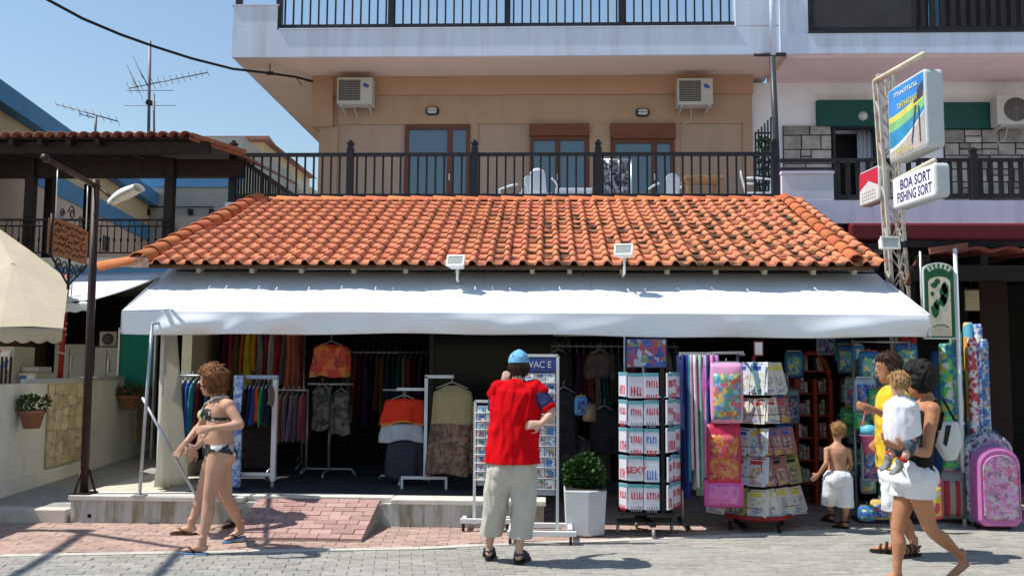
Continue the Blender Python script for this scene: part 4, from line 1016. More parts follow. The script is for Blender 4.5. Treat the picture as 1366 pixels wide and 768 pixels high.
def door_x(t, a, b, Y):
    q = MB(); q.box((a.x + b.x) / 2 - .004, (a.x + b.x) / 2 + .004, Y - .006, Y - .001, a.z + .05, b.z - .05); q.build('door_gap', m_iron, t); q = MB(); q.box((a.x + b.x) / 2 + .03, (a.x + b.x) / 2 + .05, Y - .03, Y - .001, b.z - .4, b.z - .2); q.build('handle', m_alu, t)
slab('white_cupboard', 'plain white cupboard behind the wall beside the teal panel', 'cupboard', 124, 159, 463, 520, 14.2, .5, m_acw, kz, None, door_x)
slab('white_cupboard', 'pale ribbed cupboard behind the red pole', 'cupboard', 70, 114, 459, 520, 14.6, .5, M('pale_rib', (.5, .5, .45), .6, .1, 3), kz, None, door_x)
def fan_x(t, a, b, Y):
    c = V((a.x + b.x) / 2, Y - .004, (a.z + b.z) / 2); q = MB(); q.lathe(c, [((b.z - a.z) * .38, 0), ((b.z - a.z) * .38, .01)], 20, (0, -1, 0)); q.build('fan_grille', m_acg, t)
slab('air_conditioner', 'small white air conditioning unit on top of the white cupboard', 'air conditioner', 132, 156, 442, 462, 14.3, .28, m_acw, None, 'outdoor air conditioning units', fan_x)
def shelf_x(t, a, b, Y):
    for k in range(7):
        x = a.x + (k + .5) * (b.x - a.x) / 7; q = MB(); q.box(x - .012, x + .012, Y - .02, Y - .001, a.z + .05, a.z + .5); q.build('slat', m_bwood, t)
    q = MB(); q.box(a.x + .03, b.x - .03, Y - .01, Y - .001, b.z - .3, b.z - .05); q.build('label_strip', M_print('strip', [(.6, .6, .6), (.5, .05, .05), (.1, .2, .5), (.7, .7, .7)], 12), t)
slab('drinks_cooler', 'white slatted cooler cabinet under the cream canopy', 'cooler', -25, 19, 462, 526, 11.8, .5, m_acw, kz, None, shelf_x)
def lid_x(t, a, b, Y):
    q = MB(); q.box(a.x + .02, b.x - .02, Y - .006, Y - .001, a.z + .03, b.z - .04); q.build('front_print', M_print('freezer_print', [(.03, .12, .5), (.03, .2, .6), (.6, .2, .1), (.65, .65, .65), (.02, .08, .35)], 9), t)
    q = MB(); q.box(a.x, b.x, Y + .05, Y + .4, b.z + .001, b.z + .08); bevel(q.build('lid', M('grey_lid', (.4, .42, .45), .5), t), .02)
slab('ice_cream_freezer', 'blue printed chest freezer beside the cooler cabinet', 'freezer', 22, 48, 497, 530, 11.9, .5, m_acw, kz, None, lid_x)
slab('cardboard_box', 'small orange and white box on the garden wall beside the freezer', 'box', 47, 56, 505, 517, 12.2, .12, M('orange_box', (.5, .17, .08), .7), None, None, lambda t, a, b, Y: None)
# red pole with tied rope
rpz = G(93, 519, ztop)
rpo = thing('red_pole', 'slim red pole with rope ties beside the cream canopy', 'pole', loc=wpt(90, 515))
pb_, pt_ = wpt(90, 516) - nrm * .1, None; pt_ = V(pb_.x + .03, pb_.y, U(98, 366, pb_.y).z)
q = MB(); q.tube([V(pb_.x, pb_.y, ztop), pt_], .035, 10); q.build('pole', M('red_paint', (.27, .02, .015), .5, .1), rpo)
m_rope = M('rope', (.6, .55, .48), .9)
for k in range(5):
    z = ztop + .45 + k * .16; q = MB(); q.tube([V(pb_.x + .01 + .042 * math.cos(i * math.pi / 6), pb_.y + .042 * math.sin(i * math.pi / 6), z + .09 * i / 12 * (1 if k % 2 else -1)) for i in range(13)], .009, 5); q.build('rope_tie', m_rope, rpo)
# cream canopy (tilted parasol) reaching in from the left
m_can = M('cream_canvas', (.68, .60, .46), .85, .05, 3, transl=.35)
cn = thing('cream_canopy', 'large cream canvas parasol canopy with scalloped edge tied to the red pole', 'canopy', loc=U(-60, 440, 10.2))
apex = U(-55, 318, 10.9)
rim = [U(-10, 299, 12.4), U(92, 374, 11.4), U(84, 438, 10.1), U(0, 436, 9.6), U(-130, 430, 9.3), U(-300, 400, 10.0), U(-250, 300, 12.0)]
mid = U(18, 352, 11.2)
q = MB()
for a, b in zip(rim, rim[1:] + rim[:1]):
    cpt = mid if a.x > -7.4 and b.x > -7.4 else mid
    q.add([cpt, a, a.lerp(b, .5) + V(0, 0, .015), b], [(0, 1, 2), (0, 2, 3)])
solidify(q.build('canopy_cloth', m_can, cn), .006)
q = MB()
for a, b in ((rim[2], rim[3]), (rim[3], rim[4])):
    q.grid(lambda u, v: a.lerp(b, u) + V(0, -.004, -v * (.14 + .035 * abs(math.sin(u * math.pi * 4)))), 40, 4)
solidify(q.build('scalloped_valance', m_can, cn), .005)
for p in rim[:5]: q = MB(); q.tube([mid + V(0, 0, -.015), p + V(0, 0, -.01)], .011, 5); q.build('seam_rib', M('canvas_seam', (.42, .36, .27), .9), cn)
q = MB(); q.tube([mid, V(mid.x - .6, mid.y, kz)], .03, 8); q.build('stem', m_bwood, cn)
q = MB(); q.tube([rim[2], V(pb_.x, pb_.y, ztop + 1.0)], .008, 5); q.build('tie_rope', m_rope, cn)

# ------------------------------------------------------------------ brown sign post with hanging carved board and lamp
m_post = M('brown_post', (.035, .018, .016), .5, .2, 8)
P0 = G(112, 658, PZ); TOP = U(128, 240, P0.y)
lp = thing('sign_post', 'tall dark brown post with a bracket arm beside the platform edge', 'post', loc=P0)
q = MB(); q.tube([P0, TOP], [.042, .038], 12); q.build('post', m_post, lp)
for an in (0.3, 2.2, 4.2):
    q = MB(); d = V(math.cos(an), math.sin(an), 0); q.tube([P0 + d * .11, P0 + d * .04 + V(0, 0, .24)], .012, 6); q.build('foot_brace', m_post, lp)
q = MB(); q.cbox(P0 + V(0, 0, .008), .2, .2, .016); q.build('base_plate', m_post, lp)
zA = U(130, 248, P0.y).z; E = G(60, 211, zA); d_arm = (V(P0.x + (TOP.x - P0.x) * .95, P0.y, zA) - E)
T2 = V(TOP.x, P0.y, zA)
q = MB(); q.tube([T2 + (T2 - E) * .04, E], .026, 10); q.lathe(E, [(.034, -.03), (.034, .03)], 10, (E - T2).normalized()); q.build('bracket_arm', m_post, lp)
na = (T2 - E).cross(V(0, 0, 1)).normalized()
def apt_(px, py):
    d = ray(px, py); k = (E - CAM).dot(na) / d.dot(na); return CAM + d * k
sb = thing('carved_wooden_sign', 'carved brown wooden sign board hanging from the post arm', 'sign', loc=apt_(92, 320))
c0, c1, c2, c3 = apt_(67, 340), apt_(116, 350), apt_(116, 305), apt_(67, 288)
c1.z = c0.z + .0 if False else c1.z
zlo, zhi = (c0.z + c1.z) / 2, (c2.z + c3.z) / 2
hd = V(c1.x - c0.x, c1.y - c0.y, 0); p0 = V(c0.x, c0.y, 0)
q = MB(); q.prism([p0 + V(0, 0, zlo), p0 + hd + V(0, 0, zlo), p0 + hd + V(0, 0, zhi - .02), p0 + hd * .75 + V(0, 0, zhi), p0 + hd * .25 + V(0, 0, zhi), p0 + V(0, 0, zhi - .02)], na * -.035); bo = q.build('board', M('carved_wood', (.30, .115, .045), .7, .25, 14, .4, 60, stretch=(1, 1, 5)), sb)
rnd = random.Random(4)
m_carv = M('carved_dark', (.07, .025, .012), .8)
faceoff = na * (.0025 if na.dot(CAM - p0) > 0 else -.0375)
for r_ in range(5):
    s = .08
    while s < .9:
        w = rnd.uniform(.03, .07); z = zlo + (zhi - zlo) * (.14 + r_ * .175)
        a = p0 + hd * s + faceoff; b = p0 + hd * (s + w) + faceoff; q = MB(); q.bar(a + V(0, 0, z + rnd.uniform(-.02, .02)), b + V(0, 0, z + rnd.uniform(-.02, .02)), .014, .012); q.build('carving', m_carv, bo); s += w + rnd.uniform(.02, .05)
for s in (.08, .92):
    a = p0 + hd * s; q = MB(); q.tube([a + V(0, 0, zhi - .01), V(a.x, a.y, zA)], .006, 5)
    q.build('chain', m_alu, sb)
def scroll(cx, z, r, flip=1):
    pts = []
    for i in range(22):
        an = i * .42; rr = r * (1 - i / 26); pts.append(p0 + hd.normalized() * (cx + flip * rr * math.cos(an)) + V(0, 0, z + rr * math.sin(an)))
    return pts
L_ = hd.length
for k, (cx, zz, r, fl) in enumerate(((.2, zlo - .09, .07, 1), (.38, zlo - .11, .08, -1), (.55, zlo - .13, .09, 1), (.72, zlo - .11, .08, -1), (.86, zlo - .08, .06, 1), (.25, zhi + .06, .05, 1), (.5, zhi + .1, .08, -1), (.75, zhi + .06, .05, -1))):
    q = MB(); q.tube(scroll(cx * L_, zz, r, fl), .008, 5); q.build('iron_scroll', m_iron, sb)
q = MB(); q.tube([p0 + V(0, 0, zlo - .01), p0 + hd * .5 + V(0, 0, zlo - .26), p0 + hd + V(0, 0, zlo - .01)], .012, 6); q.tube([p0 + V(0, 0, zlo - .02), p0 + V(0, 0, zhi + .02)], .016, 6); q.tube([p0 + hd * .5 + V(0, 0, zlo), p0 + hd * .5 + V(0, 0, zlo - .3)], .014, 6); q.build('iron_frame', m_iron, sb)
# lamp on the post
lm = thing('street_lamp_head', 'white lamp head on a short arm from the brown post', 'lamp', loc=T2)
ha = T2 + V(.03, 0, -.0); hb = U(153, 268, P0.y - .1)
q = MB(); q.tube([ha, hb], .018, 6); q.build('lamp_arm', m_post, lm)
hc, hd2 = U(146, 273, P0.y - .12), U(186, 252, P0.y - .25); ax = (hd2 - hc).normalized(); sd_ = ax.cross(V(0, 0, 1)).normalized(); up_ = sd_.cross(ax)
def headf(u, v):
    s = u; w = .085 * (math.sin(min(1, s * 1.15 + .12) * math.pi * .62)) ; an = math.pi * v
    return hc.lerp(hd2, s) + sd_ * math.cos(an) * w + up_ * math.sin(an) * (.055 + .03 * math.sin(s * math.pi))
solidify(MB().grid(headf, 12, 12).build('hood', m_white, lm), .006)
q = MB(); q.grid(lambda u, v: hc.lerp(hd2, .1 + .85 * u) + sd_ * (v - .5) * .13 * math.sin(min(1, u * 1.1 + .2) * math.pi * .62) - up_ * .025 * math.sin(math.pi * v), 8, 6); solidify(q.build('lens', M('lamp_lens', (.55, .52, .42), .3), lm), .006)

# ------------------------------------------------------------------ unseen street light just left of the view, added for the shadows it casts
sl = thing('shadow_street_light', 'unseen street light with long double arm added for its shadows', 'street light', loc=(-7.9, 8.35, 0))
q = MB(); q.tube([(-7.9, 8.35, 0), (-7.9, 8.35, 5.9)], [.09, .06], 10); q.build('pole', m_alu, sl)
q = MB(); q.tube([(-7.9, 8.35, 5.85), (-7.75, 7.2, 6.05), (-7.5, 5.6, 6.1)], .05, 8); q.build('arm', m_alu, sl)
q = MB(); q.tube([(-7.9, 8.35, 5.5), (-6.6, 7.6, 5.75), (-6.3, 5.8, 5.9)], .045, 8); q.build('arm', m_alu, sl)
for p in ((-7.5, 5.4, 6.1), (-6.28, 5.5, 5.9)):
    q = MB(); q.cbox(p, .28, .7, .12); bevel(q.build('lamp_head', m_white, sl), .04)
# ================================================================== goods
m_chrome = M('rack_metal', (.42, .43, .45), .35, .1, metal=.7)
m_wmetal = M('white_metal', (.66, .66, .66), .4, .05)
def cloth(name, c): return M('cloth_' + name, c, .9, .12, 9, .25, 30)
def garment(label, group, top, w, d, h, mat, seed=0, flare=.15, cat='garment', name='hanging_garment', mat2=None, split=.5, sleeves=False):
    """a garment on its hanger: closed folded tube, w along X, d along Y; top = shoulder point"""
    rnd = random.Random(seed * 13 + 5); t = thing(name, label, cat, group, loc=(top[0], top[1], top[2] - h))
    ph = [rnd.uniform(0, 6.28) for _ in range(6)]; n, rows = 36, 14; o = Vector(top)
    def pt(u, v):
        a = u * 2 * math.pi; sh = min(1, (v / .08) ** .6) if v < .08 else 1.
        k = (.35 + .65 * sh) * (1 + flare * v); fold = 1 + (.13 * math.sin(5 * a + ph[0]) + .08 * math.sin(9 * a + ph[1] + v * 2)) * min(1, v * 1.6)
        x = math.cos(a) * w / 2 * k * fold; y = math.sin(a) * d / 2 * k * fold
        return o + V(x + .012 * math.sin(v * 4 + ph[2]), y, -h * v - .02 * math.sin(3 * a + ph[3]) * v + .0)
    q = MB(); q.grid(pt, n, rows)
    if mat2: q.m = [1 if (i // n) / rows >= split else 0 for i in range(len(q.f))]
    b = q.build('cloth', [mat, mat2] if mat2 else mat, t)
    q = MB(); L = max(w, d) * .42; ax = V(1, 0, 0) if w > d else V(0, 1, 0)
    q.tube([o - ax * L + V(0, 0, -.03), o + V(0, 0, .04), o + ax * L + V(0, 0, -.03)], .007, 5); q.tube([o + V(0, 0, .04), o + V(0, 0, .09), o + ax * .015 + V(0, 0, .11)], .004, 5); q.build('hanger', m_chrome, t)
    if sleeves:
        for s in (-1, 1):
            a = o + V(s * w * .45, -.01, -.06); q = MB(); q.tube([a, a + V(s * w * .16, -.02, -.12), a + V(s * w * .2, -.02, -.24)], [.05, .055, .06], 8); q.build('sleeve', mat, t)
    return t
# --- clothes rail behind the women (dark clothes)
def rail(label, px0, px1, py, Y, z0, legs=True, mat=None, wheels=True, group='clothes rails'):
    mat = mat or m_chrome; a, b = U(px0, py, Y), U(px1, py, Y); z = (a.z + b.z) / 2
    t = thing('clothes_rail', label, 'clothes rail', group, loc=((a.x + b.x) / 2, Y, z0))
    q = MB(); q.tube([(a.x, Y, z), (b.x, Y, z)], .014, 8); q.build('top_bar', mat, t)
    for x in (a.x + .01, b.x - .01):
        q = MB(); q.tube([(x, Y, z), (x, Y, z0 + .1)], .014, 8); q.build('upright', mat, t)
        q = MB(); q.tube([(x, Y - .24, z0 + .06), (x, Y - .1, z0 + .1), (x, Y + .1, z0 + .1), (x, Y + .24, z0 + .06)], .013, 6); q.build('foot', mat, t)
        if wheels:
            for s in (-1, 1): q = MB(); q.lathe((x - .012, Y + s * .24, z0 + .032), [(.03, 0), (.03, .024)], 10, (1, 0, 0)); q.build('castor', m_iron, t)
    return t, z
_, z = rail('chrome clothes rail of dark clothes beside the canvas curtain', 226, 300, 501, 10.35, PZ)
cols = [('black', (.012, .012, .015)), ('charcoal', (.03, .03, .035)), ('navy print', (.05, .06, .13)), ('grey violet', (.12, .10, .16)), ('royal blue', (.03, .09, .35)), ('teal', (.03, .2, .26)), ('dark red', (.17, .008, .015)), ('deep black', (.008, .008, .009)), ('blue check', (.06, .13, .30)), ('black lace', (.018, .016, .018))]
for i, (nm, c) in enumerate(cols):
    x = U(229 + i * 7.0, 501, 10.35).x; garment(f'{nm} garment on the rail of dark clothes beside the canvas curtain', 'clothes on the dark rail', (x, 10.35, z - .06), .075, .40, .80 + .1 * math.sin(i * 2.1), cloth(nm.replace(' ', '_'), c), i)
# --- framed stand with blue patterned edge
fs = thing('framed_garment_stand', 'wheeled display frame with blue patterned upright behind the bikini woman', 'display stand', loc=(U(340, 640, 9.75).x, 9.75, PZ))
fa, fb, fc = U(319, 500, 9.7), U(368, 502, 9.8), U(319, 656, 9.7)
m_bluep = M_print('blue_pattern', [(.10, .22, .50), (.35, .45, .65), (.16, .30, .58), (.55, .6, .7), (.08, .16, .42)], 30)
q = MB(); q.bar((fa.x, 9.7, PZ + .02), (fa.x, 9.7, fa.z), .10, .05); bevel(q.build('patterned_upright', m_bluep, fs), .01)
q = MB(); q.bar((fa.x + .05, 9.78, fa.z - .02), (fb.x + .03, 9.78, fa.z - .02), .05, .04); q.build('top_bar', M('blue_grey_metal', (.3, .38, .5), .5), fs)
q = MB(); q.bar((fb.x, 9.8, PZ + .08), (fb.x, 9.8, fa.z - .045), .05); q.build('upright', m_wmetal, fs)
q = MB(); q.bar((fa.x - .3, 9.8, PZ + .15), (fb.x + .03, 9.8, PZ + .15), .035); q.build('bottom_bar', m_wmetal, fs)
for x in (fa.x, fb.x): q = MB(); q.lathe((x - .012, 9.8, PZ + .04), [(.04, 0), (.04, .024)], 10, (1, 0, 0)); q.build('castor', M('castor_grey', (.3, .3, .32), .5), fs)
q = MB(); a, b = U(324, 625, 9.95), U(362, 545, 9.95); q.box(a.x, b.x, 9.95, 9.98, PZ + .2, fa.z - .4); q.build('back_board', M('dark_board', (.02, .012, .012), .8), fs)
for i, (nm, c, h) in enumerate((('black', (.01, .01, .012), .45), ('navy', (.015, .02, .06), .42), ('blue', (.02, .05, .2), .40), ('orange red', (.45, .05, .02), .38), ('green', (.01, .22, .08), .42), ('midnight', (.01, .012, .03), .40), ('sand print', (.2, .15, .1), .2))):
    x = U(331 + i * 5.4, 505, 9.8).x; garment(f'{nm} swim garment hanging in the framed stand with blue upright', 'swimwear in the framed stand', (x, 9.8, fa.z - .12), .055, .26, h, cloth('sw_' + nm.replace(' ', '_'), c), 20 + i)
# --- high row of dresses
_, z = rail('high chrome rail of bright dresses under the awning', 296, 408, 432, 11.4, PZ, wheels=False)
for i, (nm, c, h) in enumerate((('black', (.015, .012, .015), .75), ('plum', (.08, .01, .03), .7), ('magenta', (.25, .02, .08), .72), ('olive', (.07, .06, .01), .74), ('rust', (.28, .07, .015), .70), ('yellow', (.42, .33, .015), .74), ('amber', (.45, .2, .01), .55), ('grey', (.16, .15, .14), .72), ('wine', (.12, .015, .03), .66), ('white', (.35, .32, .28), .78), ('crimson', (.22, .015, .02), .6), ('slate', (.1, .1, .12), .7), ('salmon', (.42, .12, .08), .84), ('coral', (.36, .1, .07), .82))):
    x = U(300 + i * 7.6, 440, 11.4).x; garment(f'{nm} dress on the high rail of bright dresses', 'dresses on the high rail', (x, 11.4, z - .05), .09 if nm != 'salmon' else .14, .42, h, cloth('dr_' + nm, c), 40 + i)
# --- grey-violet blouses
_, z = rail('low chrome rail of grey violet blouses', 366, 412, 520, 10.9, PZ)
for i, (nm, c) in enumerate((('teal', (.02, .08, .13)), ('orange spotted', (.3, .08, .03)), ('grey violet', (.17, .13, .17)), ('mauve', (.2, .14, .19)), ('striped grey', (.13, .12, .13)), ('pink', (.3, .06, .1)))):
    x = U(371 + i * 7, 522, 10.9).x; garment(f'{nm} blouse on the low rail', 'blouses on the low rail', (x, 10.9, z - .05), .075, .36, .55, cloth('bl_' + nm.replace(' ', '_'), c), 60 + i)
# --- T-stands
def tstand(label, px, py_top, py_base, Y, w=.5, mat=None):
    c = U(px, py_top, Y); t = thing('garment_stand', label, 'garment stand', 'single garment stands', loc=(c.x, Y, PZ)); mat = mat or m_chrome
    q = MB(); q.tube([(c.x, Y, PZ + .06), (c.x, Y, c.z)], .016, 8); q.build('pole', mat, t)
    q = MB(); q.tube([(c.x - w / 2, Y, c.z), (c.x + w / 2, Y, c.z)], .014, 8); q.build('cross_bar', mat, t)
    q = MB(); q.tube([(c.x - w * .55, Y, PZ + .05), (c.x - w * .5, Y, PZ + .09), (c.x + w * .5, Y, PZ + .09), (c.x + w * .6, Y - .02, PZ + .02)], .013, 6); q.build('base_bar', mat, t)
    q = MB(); q.tube([(c.x, Y - .3, PZ + .02), (c.x, Y - .24, PZ + .075), (c.x, Y + .24, PZ + .075), (c.x, Y + .3, PZ + .02)], .013, 6); q.build('base_bar', mat, t)
    return c
m_orng = M_print('orange_print', [(.55, .06, .02), (.65, .16, .03), (.5, .03, .015), (.6, .25, .03), (.35, .02, .02)], 12)
m_camo = M_print('camo_print', [(.02, .025, .02), (.07, .07, .05), (.13, .13, .10), (.03, .03, .025)], 16)
c = tstand('chrome stand of camouflage tops with a red orange top above', 441, 512, 605, 10.9, .55)
garment('red and orange printed top hanging in the dark middle of the shop', 'display tops', U(442, 459, 10.85), .42, .12, .38, m_orng, 80, .05)
for i, px in enumerate((430, 455)): garment(f'{("camouflage", "dark leafy")[i]} top on the chrome stand', 'display tops', U(px, 516 + 6 * i, 10.85), .22, .12, .5, m_camo, 82 + i)
# stand with red bag-like top and pale shorts
c = tstand('chrome stand with the bright red shorts', 540, 520, 630, 10.3, .5)
garment('bright red and orange board shorts on the chrome stand', 'display tops', U(539, 531, 10.2), .44, .12, .28, M('bright_red', (.62, .035, .012), .8, .1, 6), 90, .1, mat2=M('orange_hem', (.6, .2, .03), .8), split=.86)
garment('pale blue shorts below the bright red ones', 'display tops', U(538, 564, 10.22), .46, .10, .2, M('pale_shorts', (.42, .46, .52), .8), 91, .1)
garment('dark checked skirt at the bottom of the shorts stand', 'display tops', U(540, 586, 10.25), .4, .10, .42, M_stripes('check_dark', (.05, .03, .03), (.02, .03, .06), 14), 92, .1)
# tall light stand with beige and brown dress
ts = thing('tall_garment_stand', 'tall pale metal stand holding the beige and brown dress', 'garment stand', 'single garment stands', loc=(U(568, 633, 9.9).x, 9.9, PZ))
a = U(569, 502, 9.9); q = MB(); q.bar((a.x, 9.9, PZ + .1), (a.x, 9.9, a.z), .035); q.build('pole', M('pale_blue_metal', (.5, .56, .6), .4), ts)
q = MB(); q.bar((a.x - .015, 9.9, a.z), (a.x + .3, 9.9, a.z), .035); q.build('arm', MATS['pale_blue_metal'], ts)
q = MB(); q.bar((a.x - .26, 9.9, PZ + .12), (a.x + .24, 9.9, PZ + .12), .03); q.build('foot_bar', m_wmetal, ts)
for s in (-.25, .23): q = MB(); q.bar((a.x + s, 9.9, PZ + .105), (a.x + s, 9.9, PZ), .025); q.build('foot', m_wmetal, ts)
q = MB(); q.bar((a.x - .33, 9.96, a.z - .14), (a.x - .017, 9.96, a.z - .14), .03); q.build('arm', MATS['pale_blue_metal'], ts)
garment('long dress with beige top and brown patterned skirt', 'display tops', U(603, 514, 9.86), .42, .14, .95, M('beige_knit', (.30, .25, .13), .9, .1, 30), 93, .12, mat2=M_print('brown_print', [(.09, .045, .03), (.14, .08, .05), (.05, .025, .02), (.2, .12, .08)], 30), split=.42)

# ------------------------------------------------------------------ postcard racks
PC = [S(60, 120, 190), S(120, 170, 210), S(200, 215, 225), S(30, 80, 150), S(190, 160, 130), S(80, 130, 120), S(170, 90, 90), S(225, 225, 220)]
m_cards = [M_print(f'postcard_print_{k}', random.Random(k).sample(PC, 6), 17 + 4 * k) for k in range(4)]
def postcard_rack(label, px0, px1, pyt, pyb, Y, lean=0., header=None, rows=11, cols=3, base=True):
    a, b = U(px0, pyt, Y), U(px1, pyt, Y); zt = (a.z + b.z) / 2; zb = .06; w = b.x - a.x; cx = (a.x + b.x) / 2
    t = thing('postcard_rack', label, 'postcard rack', 'white postcard racks', loc=(cx, Y, 0))
    for s in (a.x, b.x): q = MB(); q.bar((s, Y, zb), (s, Y, zt), .026); q.build('upright', m_wmetal, t)
    q = MB(); q.bar((a.x, Y, zt), (b.x, Y, zt), .026); q.build('top_bar', m_wmetal, t)
    if base:
        q = MB(); q.bar((a.x - .13, Y - .05, .1), (b.x + .17, Y - .05, .1), .06, .04); q.build('base_beam', m_wmetal, t)
        q = MB(); q.bar((a.x - .1, Y + .38, .1), (b.x + .1, Y + .38, .1), .06, .04); q.build('base_beam', m_wmetal, t)
        for s in (a.x - .1, b.x + .12):
            q = MB(); q.bar((s, Y - .02, .1), (s, Y + .35, .1), .04); q.build('base_beam', m_wmetal, t)
            for yy in (Y - .05, Y + .38): q = MB(); q.lathe((s - .012, yy, .035), [(.035, 0), (.035, .024)], 10, (1, 0, 0)); q.build('castor', m_iron, t)
    z1 = zt - (.16 if header else .04); z0 = zb + .42
    if header:
        q = MB(); q.box(a.x + .014, b.x - .014, Y - .012, Y + .004, zt - .15, zt - .02); hp = q.build('header_panel', M('header_blue', (.05, .07, .24), .5), t)
        text('lettering', header, .085, m_wmetal, (cx, Y - .0135, zt - .085), (1, 0, 0), (0, 0, 1), hp, .001, sx=.9)
    ch = (z1 - z0) / rows; cw = (w - .04) / cols
    for r in range(rows):
        zr_ = z0 + r * ch; q = MB(); q.tube([(a.x, Y - .03, zr_ + .01), (b.x, Y - .03, zr_ + .01)], .004, 5); q.build('wire_tray', m_wmetal, t)
        for c_ in range(cols):
            cm = card_mesh(cw * .92, ch * .94, (r + c_ * 2 + rows) % 4); o = obj('postcard', cm, None, loc=(a.x + .02 + (c_ + .5) * cw, Y - .012, zr_ + ch * .5)); o.rotation_euler.x = R(-9)
            tag(o, CARDLAB[label[:6]] + ', %s tray from the bottom' % ORD[r], 'postcard', 'postcards in ' + label[:40])
    q = MB(); q.box(a.x + .02, b.x - .02, Y + .012, Y + .02, z0 - .05, z1); q.build('back_sheet', M('rack_back', (.3, .36, .45), .6), t)
    return t
_cm = {}
ORD = ['first', 'second', 'third', 'fourth', 'fifth', 'sixth', 'seventh', 'eighth', 'ninth', 'tenth', 'eleventh']
def card_mesh(w, h, k):
    key = (round(w, 3), round(h, 3), k)
    if key not in _cm:
        q = MB(); q.box(-w / 2, w / 2, -.002, .002, -h / 2, h / 2); q.box(-w / 2 + .008, w / 2 - .008, -.0035, -.0025, -h / 2 + .008, h / 2 - .008); q.m = [0] * 6 + [1] * 6
        _cm[key] = q.mesh('postcard', [m_wmetal, m_cards[k]])
    return _cm[key]
CARDLAB = {'tall w': 'postcard in the tall white rack', 'lower ': 'postcard in the lower white rack', 'side p': 'small postcard in the angled side panel of the tall rack'}
postcard_rack('tall white postcard rack with a blue header', 697, 744, 474, 715, 8.38, header='VAC E')
postcard_rack('lower white postcard rack with open top', 634, 662, 535, 690, 9.0, rows=9, cols=2)

# ------------------------------------------------------------------ white planter with bush
pl = thing('white_planter', 'white square planter with a clipped green bush on the pavement', 'planter', loc=G(779, 718))
pc = G(779, 716); pw_ = .36
q = MB(); hp_ = .43; a = pc + V(0, .2, 0); pts0 = [(-.17, -.2), (.05, -.24), (.2, -.14), (.2, .2), (-.17, .2)]
vv = [a + V(x * .98, y, 0.01) for x, y in pts0] + [a + V(x * 1.09, y * 1.05, hp_) for x, y in pts0]
q.add(vv, [(4, 3, 2, 1, 0), (5, 6, 7, 8, 9)] + [(i, (i + 1) % 5, 5 + (i + 1) % 5, 5 + i) for i in range(5)]); bevel(q.build('planter_box', M('planter_white', (.50, .52, .55), .6, .05, 5, .05), pl), .012)
q = MB(); q.cbox(a + V(.015, 0, hp_ + .004), .38, .38, .006); q.build('soil', M('soil', (.03, .02, .015), .95), pl)
rnd = random.Random(5); lf = MB()
for bx, by, bz, br, nn_ in ((0, 0, 0, .15, 700), (-.11, .0, .02, .11, 350), (.11, -.03, -.02, .11, 350), (.03, .05, .11, .10, 300), (-.06, -.06, .08, .09, 260), (.1, .06, .07, .08, 200), (-.13, .04, -.08, .08, 200), (.14, 0, -.09, .07, 160)):
    sub_ = leaf_mesh(rnd, nn_, br, br, br, .05); k0 = len(lf.v); lf.add([(V(*v) + V(bx, by, bz)) * .88 for v in sub_.v], sub_.f)
tag(lf.build('foliage', M('box_leaf', (.035, .085, .02), .55, .3, 25, isl=.45), pl, recalc=False, loc=a + V(.01, 0, hp_ + .145)), kind='stuff')
q = MB(); q.tube([a + V(.02, 0, hp_), a + V(.02, 0, hp_ + .25)], .018, 6); q.build('stem', m_bwood, pl)

# ------------------------------------------------------------------ booklet spinner (white packets with red print)
m_pack = M('packet_white', (.62, .62, .70), .35, .04, 6); m_hdr = M('packet_teal', (.10, .33, .38), .4, .2, 30); m_red = M('print_red', (.55, .03, .06), .5); m_blu = M('print_blue', (.05, .15, .5), .5); m_gry = M('print_grey', (.25, .25, .33), .5)
sp = thing('packet_spinner', 'black wheeled spinner stand of white printed packets', 'spinner stand', loc=G(865, 716))
sc0 = G(862, 714); SXc, SYc = sc0.x, sc0.y + .12
q = MB(); q.tube([(SXc, SYc, .12), (SXc, SYc, U(862, 490, SYc).z)], .02, 8); q.build('pole', m_iron, sp)
for an in (0.2, 1.77, 3.34, 4.91):
    d = V(math.cos(an), math.sin(an), 0) * .27; q = MB(); q.bar(V(SXc, SYc, .13), V(SXc, SYc, .12) + d, .05, .035); q.build('foot', m_iron, sp)
    q = MB(); q.lathe(V(SXc, SYc, .045) + d - V(.012, 0, 0), [(.042, 0), (.042, .024)], 12, (1, 0, 0)); q.build('castor', M('castor_pale', (.25, .25, .26), .5), sp)
ztopS, zbotS = U(862, 494, SYc).z, U(862, 676, SYc).z
q = MB(); q.bar((U(884, 600, SYc - .2).x, SYc - .19, zbotS - .02), (U(884, 600, SYc - .2).x, SYc - .19, ztopS + .02), .03); q.build('corner_post', m_iron, sp)
q = MB(); q.cbox((SXc, SYc, zbotS - .03), .5, .42, .02); q.build('bottom_tray', m_iron, sp)
rh = (ztopS - zbotS) / 5
TIER = ['top', 'second', 'middle', 'fourth', 'bottom']
